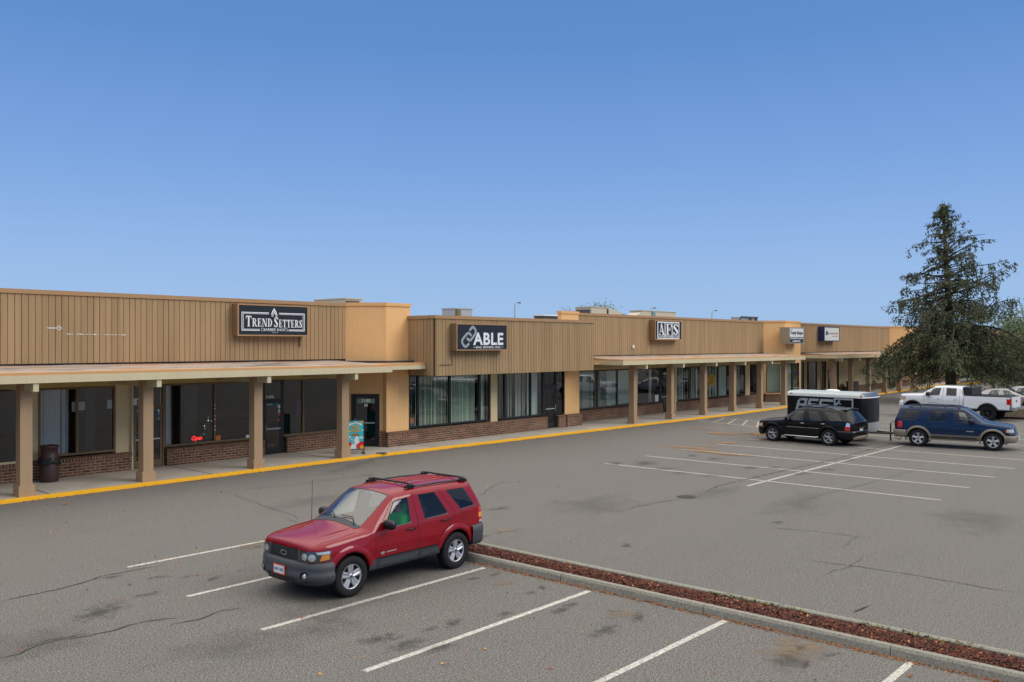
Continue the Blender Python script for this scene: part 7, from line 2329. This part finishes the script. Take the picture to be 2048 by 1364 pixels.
ctr = corner - hv * TL / 2 - rv * h
trl.location = ctr; trl.rotation_euler = (0, 0, R(tang))

# ---- white crew cab pickup
w = 1.0; lift = .16
def up(c): return [(u, y, z + lift) for u, y, z in c]
cols = [up(c) for c in [
    C10(.14, .78, .48, .62, .92, (.14, .78, 1.10), (.13, .72, 1.16), (.12, .56, 1.18), (.11, .3, 1.19), (.105, 0, 1.195)),
    C10(.24, .90, .48, .66, .95, (.24, .90, 1.13), (.23, .84, 1.20), (.22, .64, 1.22), (.21, .3, 1.235), (.20, 0, 1.24)),
    C10(.46, .97, .48, .66, .95, (.46, .965, 1.15), (.46, .90, 1.22), (.46, .68, 1.24), (.46, .3, 1.26), (.46, 0, 1.265), w4=.99),
    C10(.98, .97, .48, .66, .95, (.98, .97, 1.17), (.98, .91, 1.24), (.98, .70, 1.265), (.98, .3, 1.29), (.98, 0, 1.295), w4=1.0),
    C10(1.38, .97, .48, .66, .95, (1.40, .965, 1.19), (1.38, .89, 1.25), (1.34, .72, 1.275), (1.3, .3, 1.30), (1.29, 0, 1.305), w4=1.0),
    C10(1.56, .97, .48, .66, .95, (1.56, .96, 1.20), (1.50, .87, 1.26), (1.46, .79, 1.28), (1.38, .36, 1.31), (1.36, 0, 1.315), w4=1.0),
    C10(1.82, .97, .48, .66, .95, (1.76, .96, 1.20), (2.18, .79, 1.68), (2.22, .70, 1.75), (2.16, .34, 1.79), (2.14, 0, 1.80), w4=1.0),
    C10(2.66, .97, .48, .66, .95, (2.66, .965, 1.21), (2.66, .80, 1.72), (2.66, .71, 1.79), (2.66, .34, 1.825), (2.66, 0, 1.83), w4=1.0),
    C10(2.84, .97, .48, .66, .95, (2.82, .965, 1.21), (2.82, .80, 1.72), (2.82, .71, 1.79), (2.82, .34, 1.825), (2.82, 0, 1.83), w4=1.0),
    C10(3.62, .97, .48, .66, .95, (3.62, .965, 1.21), (3.58, .79, 1.71), (3.58, .70, 1.78), (3.58, .34, 1.815), (3.58, 0, 1.82), w4=1.0),
    C10(3.80, .97, .48, .66, .95, (3.82, .95, 1.21), (3.74, .76, 1.68), (3.75, .67, 1.74), (3.76, .33, 1.78), (3.76, 0, 1.785), w4=1.0),
    C10(3.90, .95, .48, .66, .95, (3.90, .92, 1.18), (3.88, .80, 1.22), (3.88, .66, 1.24), (3.88, .33, 1.25), (3.88, 0, 1.25), w4=.98),
]]


def pickup(label):
    r0, sk, xf_, X = make_car(dict(
        name='pickup_truck', label=label, cat='pickup truck', paint='paint_white', cols=cols, w=1.03, fa=.98, ra=5.24, wr=.43, ww=.29, ar=.53, style='eight', rim='lamp_dark', rr=.62,
        glass=glass_map((8,), (6,), 5, 10), crease=[('c', 5, .5, 5, 9), ('c', 6, .5, 6, 9), ('r', 5, .6, 4, 10), ('r', 6, .3, 6, 10), ('c', 10, .5, 4, 9), ('c', 11, .6, 4, 9), ('r', 1, .5, 0, 11), ('r', 4, .4, 3, 10), ('c', 1, .5, 4, 9)],
        bumpers=[('front_bumper', [(.0, 0), (.02, .5), (.10, .82), (.26, .98), (.42, 1.0)], [(-.1, .94), (0, .94), (.02, .90), (.02, .70), (.0, .62), (-.1, .58)], 'paint_white')],
        seams=[[(1.62, .70), (1.60, 1.1), (1.66, 1.33), (2.2, 1.86)], [(2.74, .70), (2.74, 1.86)], [(3.70, .70), (3.70, 1.80)]],
        handles=[(2.50, 1.17), (3.46, 1.17)], handle_m='chrome', mirror=(1.92, 1.40), mirror_m='trim_black', mirror_s=1.6, flare=None, cowl=1.42, seat=2.7, sz=.95, dash=1.35, gl_front='car_glass',
        side_lamps=[((.7, .5, [(.62, 1.02), (1.2, 1.04), (1.2, 1.24), (.62, 1.24)], 'headlamp', True), 'lamp_clear'), ((.7, .5, [(1.05, 1.05), (1.25, 1.05), (1.25, 1.18), (1.05, 1.18)], 'indicator', True), 'lamp_amber')],
        side_patches=[([(1.9, .90), (2.5, .90), (2.5, .93), (1.9, .93)], 'door_badge', 'alloy', .01)],
        front_patches=[([(-.56, .98), (.56, .98), (.56, 1.30), (-.56, 1.30)], 'grille', 'lamp_dark', .02)]))
    # bed
    L0, L1, zt_ = 3.94, 6.42, 1.40
    bd = MB()
    for sg in (1, -1):
        yo, yi = sg * 1.0, sg * .93
        rows = [[(X(u), sg * (.94 if k == 0 else 1.0 if k < 4 else .985 if k == 4 else .93), z) for u in (L0, 4.6, 5.24, 5.9, L1)] for k, z in enumerate((.64, .70, .95, 1.15, zt_ - .04 + .03, zt_))]
        bd.grid(rows, sm=False, flip=sg < 0)
        bd.face([(X(L0), sg * .94, .64), (X(L0), sg * 1.0, .95), (X(L0), sg * .985, zt_), (X(L0), sg * .93, zt_)]); bd.face([(X(L1), sg * .94, .64), (X(L1), sg * 1.0, .95), (X(L1), sg * .985, zt_), (X(L1), sg * .93, zt_)])
        bd.face([(X(L0), yi, zt_), (X(L1), yi, zt_), (X(L1), yi, .95), (X(L0), yi, .95)])
    bd.face([(X(L0), -.93, zt_), (X(L0), .93, zt_), (X(L0), .93, .64), (X(L0), -.93, .64)]); bd.face([(X(L0), -.93, .95), (X(L0), .93, .95), (X(L1), .93, .95), (X(L1), -.93, .95)])
    bo_ = bd.build('truck_bed', 'paint_white', r0, world=False)
    # wheel openings in the bed: dark round wells with black lips
    for u in (5.24,):
        for sg in (1, -1):
            e_ = MB(); P = [(X(u) + .52 * math.cos(R(a_)), sg * 1.004, .44 + .52 * math.sin(R(a_))) for a_ in range(22, 159, 8)]; e_.face(P + [(X(u) - .48, sg * 1.004, .63), (X(u) + .48, sg * 1.004, .63)]); e_.build('wheel_well', 'car_under', r0, world=False)
    for u in (.98, 5.24):
        for sg in (1, -1):
            rows = [[(X(u) + rad * math.cos(R(a_)), sg * y_, .44 + rad * math.sin(R(a_))) for a_ in range(14, 168, 7)] for rad, y_ in ((.50, .99), (.52, 1.05), (.57, 1.05), (.61, 1.0))]
            MB().grid(rows).build('wheel_arch_trim', 'trim_black', r0, world=False)
    MB().box(X(L0), X(L1), -.93, -.90, zt_ + .001, zt_ + .05).box(X(L0), X(L1), .90, .93, zt_ + .001, zt_ + .05).box(X(L0 + .0), X(L0 + .04), -.90, .90, zt_ + .001, zt_ + .05).build('bed_rail', 'trim_black', r0, world=False)
    MB().box(X(L1), X(L0 + .04), -.90, .90, zt_ - .05, zt_ + .035).build('bed_cover', 'trim_black', r0, world=False)
    MB().box(X(L0 + .42), X(L0 + .05), -.86, .86, zt_ + .055, zt_ + .50).build('tool_box', mat('mesh_black', srgb(30, 32, 34), .6, .2, 12), r0, world=False)
    tgm = MB().box(X(L1 + .08), X(L1 + .002), -.80, .80, .74, zt_ + .02); tgm.build('tailgate', 'paint_white', r0, world=False)
    MB().box(X(L1 + .09), X(L1 + .081), -.10, .10, 1.10, 1.22).build('badge', 'trim_black', r0, world=False)
    for sg in (1, -1):
        q = sorted((sg * .80, sg * 1.006)); MB().box(X(L1 + .07), X(L1 - .16), q[0], q[1], .98, 1.30).build('tail_lamp', 'lamp_red', r0, world=False)
        q = sorted((sg * .35, sg * 1.0)); MB().box(X(L1 + .26), X(L1 + .06), q[0], q[1], .66, .84).build('rear_bumper', 'chrome', r0, world=False)
    MB().box(X(6.2), X(.5), -.45, .45, .50, .66).build('chassis_frame', 'car_under', r0, world=False)
    return r0, xf_


trk, kxf = pickup('white lifted crew cab pickup with black wheels and a black covered bed')
place(trk, kxf, (57.2 + .85, 12.85), 86, 4.26)

# ---- saloons at the right edge
def saloon(label, pm):
    w = .90
    cols = [
        C10(.10, .66, .24, .40, .56, (.10, .66, .62), (.09, .60, .66), (.08, .50, .67), (.07, .28, .68), (.06, 0, .685)),
        C10(.26, .82, .22, .40, .60, (.26, .81, .70), (.25, .75, .75), (.24, .58, .765), (.23, .3, .78), (.22, 0, .785)),
        C10(.50, .88, .21, .42, .64, (.50, .87, .77), (.50, .80, .82), (.50, .62, .84), (.50, .3, .86), (.50, 0, .865)),
        C10(.92, .88, .21, .42, .66, (.92, .875, .84), (.92, .81, .885), (.92, .62, .905), (.92, .3, .93), (.92, 0, .935)),
        C10(1.25, .88, .21, .42, .66, (1.25, .87, .88), (1.22, .80, .925), (1.2, .64, .945), (1.15, .3, .965), (1.14, 0, .97)),
        C10(1.42, .88, .21, .42, .66, (1.40, .865, .89), (1.36, .78, .94), (1.30, .70, .965), (1.22, .34, .985), (1.20, 0, .99)),
        C10(1.66, .88, .21, .42, .66, (1.60, .86, .90), (2.15, .64, 1.30), (2.22, .57, 1.37), (2.16, .3, 1.41), (2.14, 0, 1.42)),
        C10(2.52, .88, .21, .42, .66, (2.56, .865, .92), (2.54, .645, 1.34), (2.55, .575, 1.41), (2.55, .3, 1.445), (2.55, 0, 1.45)),
        C10(2.60, .88, .21, .42, .66, (2.62, .865, .92), (2.60, .645, 1.34), (2.61, .575, 1.41), (2.61, .3, 1.445), (2.61, 0, 1.45)),
        C10(3.36, .88, .21, .42, .67, (3.52, .86, .95), (3.20, .63, 1.31), (3.22, .56, 1.385), (3.24, .3, 1.42), (3.24, 0, 1.425)),
        C10(3.70, .88, .22, .42, .68, (3.84, .84, .97), (3.50, .61, 1.25), (3.54, .54, 1.32), (3.58, .3, 1.36), (3.58, 0, 1.365)),
        C10(4.22, .87, .24, .42, .70, (4.24, .82, .98), (4.20, .70, 1.02), (4.18, .60, 1.035), (4.16, .3, 1.05), (4.15, 0, 1.055)),
        C10(4.60, .83, .26, .42, .70, (4.60, .79, .96), (4.60, .70, 1.0), (4.60, .58, 1.01), (4.61, .3, 1.02), (4.61, 0, 1.025)),
        C10(4.74, .72, .30, .42, .70, (4.72, .71, .90), (4.72, .66, .93), (4.72, .55, .945), (4.73, .28, .955), (4.735, 0, .96)),
    ]
    return make_car(dict(
        name='parked_saloon', label=label, cat='car', paint=pm, cols=cols, w=w, fa=.92, ra=3.68, wr=.33, ww=.21, ar=.38, style='ten', glass=glass_map((8,), (6,), 5, 10),
        crease=[('c', 5, .5, 5, 9), ('c', 6, .35, 6, 9), ('r', 5, .5, 4, 12), ('r', 6, .3, 6, 10), ('c', 10, .35, 5, 9), ('c', 11, .4, 5, 9), ('c', 13, .5, 4, 9), ('r', 1, .5, 0, 13), ('r', 4, .3, 3, 12)],
        bumpers=[('front_bumper', [(.0, 0), (.03, .4), (.13, .70), (.30, .86), (.46, .895)], [(-.1, .50), (0, .49), (.01, .40), (0, .26), (-.08, .20)], pm), ('rear_bumper', [(4.80, 0), (4.78, .4), (4.70, .72), (4.52, .87), (4.3, .895)], [(-.1, .62), (0, .61), (.012, .52), (0, .34), (-.08, .28)], pm)],
        seams=[[(1.50, .40), (1.46, .66), (1.52, .88)], [(2.58, .34), (2.59, .92), (2.57, 1.36)], [(3.22, .42), (3.34, .66), (3.54, .84), (3.56, .96)]],
        handles=[(2.38, .80), (3.30, .82)], mirror=(1.72, .93), flare=None, cowl=1.28, seat=2.55, sz=.46, dash=.82, gl_rear='car_glass_clear',
        side_lamps=[((.6, .45, [(.6, .58), (1.2, .62), (1.2, .76), (.6, .72)], 'headlamp', True), 'lamp_clear'), ((4.2, .4, [(.75, .74), (1.2, .74), (1.2, .90), (.75, .90)], 'tail_lamp', False), 'lamp_red')]))


g1, _, gxf, _X = saloon('grey saloon with a sloping roof parked behind the white pickup bed', 'paint_grey')
g1.location = (69.0, 14.4, 0); g1.rotation_euler = (0, 0, R(-82))
g2, _, gxf2, _X = saloon('white saloon at the right edge, half hidden by the grey one', 'paint_pearl')
g2.location = (73.4, 13.6, 0); g2.rotation_euler = (0, 0, R(-82))
# ================================================================ LIGHT, SKY, CAMERA
SUN_EL, SUN_AZ = 35, 205      # degrees; azimuth measured from +x, counter-clockwise: where the sun stands
az = R(-62)
sd = Vector((math.cos(az) * math.cos(R(SUN_EL)), math.sin(az) * math.cos(R(SUN_EL)), math.sin(R(SUN_EL))))
sun = bpy.data.lights.new('sun', 'SUN'); sun.energy = 1.35; sun.angle = R(30); sun.color = (1, .955, .89)
so = bpy.data.objects.new('sun', sun); COL.objects.link(so)
so.rotation_euler = sd.to_track_quat('Z', 'Y').to_euler(); so.location = (0, 0, 40)

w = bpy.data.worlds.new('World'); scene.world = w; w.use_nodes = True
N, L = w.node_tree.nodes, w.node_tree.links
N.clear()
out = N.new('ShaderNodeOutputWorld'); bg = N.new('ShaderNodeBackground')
sky = N.new('ShaderNodeTexSky'); sky.sky_type = 'NISHITA'; sky.sun_disc = False; sky.sun_elevation = R(SUN_EL)
sky.sun_rotation = math.atan2(sd.x, sd.y)
sky.air_density = 1; sky.dust_density = 1; sky.ozone_density = 3
tcw = N.new('ShaderNodeTexCoord'); sx = N.new('ShaderNodeSeparateXYZ'); L.new(tcw.outputs['Generated'], sx.inputs[0])
# clear blue band low down, bright high overcast above it (the light in the lot is soft and neutral)
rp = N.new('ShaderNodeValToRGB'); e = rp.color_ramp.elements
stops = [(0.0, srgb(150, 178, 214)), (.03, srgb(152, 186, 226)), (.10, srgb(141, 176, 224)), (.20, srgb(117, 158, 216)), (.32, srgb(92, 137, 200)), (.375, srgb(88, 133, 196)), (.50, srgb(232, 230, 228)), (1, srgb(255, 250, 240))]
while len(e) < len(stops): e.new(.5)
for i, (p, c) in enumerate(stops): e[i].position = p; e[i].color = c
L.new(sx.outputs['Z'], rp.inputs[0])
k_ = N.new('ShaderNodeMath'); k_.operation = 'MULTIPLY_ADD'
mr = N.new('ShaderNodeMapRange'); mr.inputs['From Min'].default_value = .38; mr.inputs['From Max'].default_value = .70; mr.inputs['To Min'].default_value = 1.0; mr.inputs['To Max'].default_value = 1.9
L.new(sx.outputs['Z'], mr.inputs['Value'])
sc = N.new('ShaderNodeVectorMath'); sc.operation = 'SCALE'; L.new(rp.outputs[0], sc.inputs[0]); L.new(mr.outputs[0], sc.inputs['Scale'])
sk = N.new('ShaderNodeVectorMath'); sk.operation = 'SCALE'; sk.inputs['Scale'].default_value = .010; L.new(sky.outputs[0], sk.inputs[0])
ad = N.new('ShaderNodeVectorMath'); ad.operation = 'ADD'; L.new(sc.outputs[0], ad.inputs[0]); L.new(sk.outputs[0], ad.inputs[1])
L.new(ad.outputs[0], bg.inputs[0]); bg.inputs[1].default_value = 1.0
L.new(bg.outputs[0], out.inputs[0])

cam = bpy.data.cameras.new('camera'); co = bpy.data.objects.new('camera', cam); COL.objects.link(co)
cam.sensor_width = 36; cam.sensor_fit = 'HORIZONTAL'; cam.lens = 36 * F_PX / 2048
cam.shift_y = (YH - 682) / 2048
cam.clip_start = .1; cam.clip_end = 3000
co.location = (0, 0, CAM_H); co.rotation_euler = (R(90), 0, YAW - R(90) + 0)
# forward (cos yaw, sin yaw): a level camera looks along +y at zero rotation
scene.camera = co
vs = scene.view_settings; vs.view_transform = 'Standard'; vs.look = 'None'; vs.exposure = 0.0; vs.gamma = 1
scene.render.film_transparent = False
scene.cycles.use_denoising = True
scene.cycles.max_bounces = 6; scene.cycles.transparent_max_bounces = 16; scene.cycles.glossy_bounces = 3; scene.cycles.diffuse_bounces = 3
scene.cycles.sample_clamp_indirect = 6; scene.cycles.caustics_reflective = False; scene.cycles.caustics_refractive = False
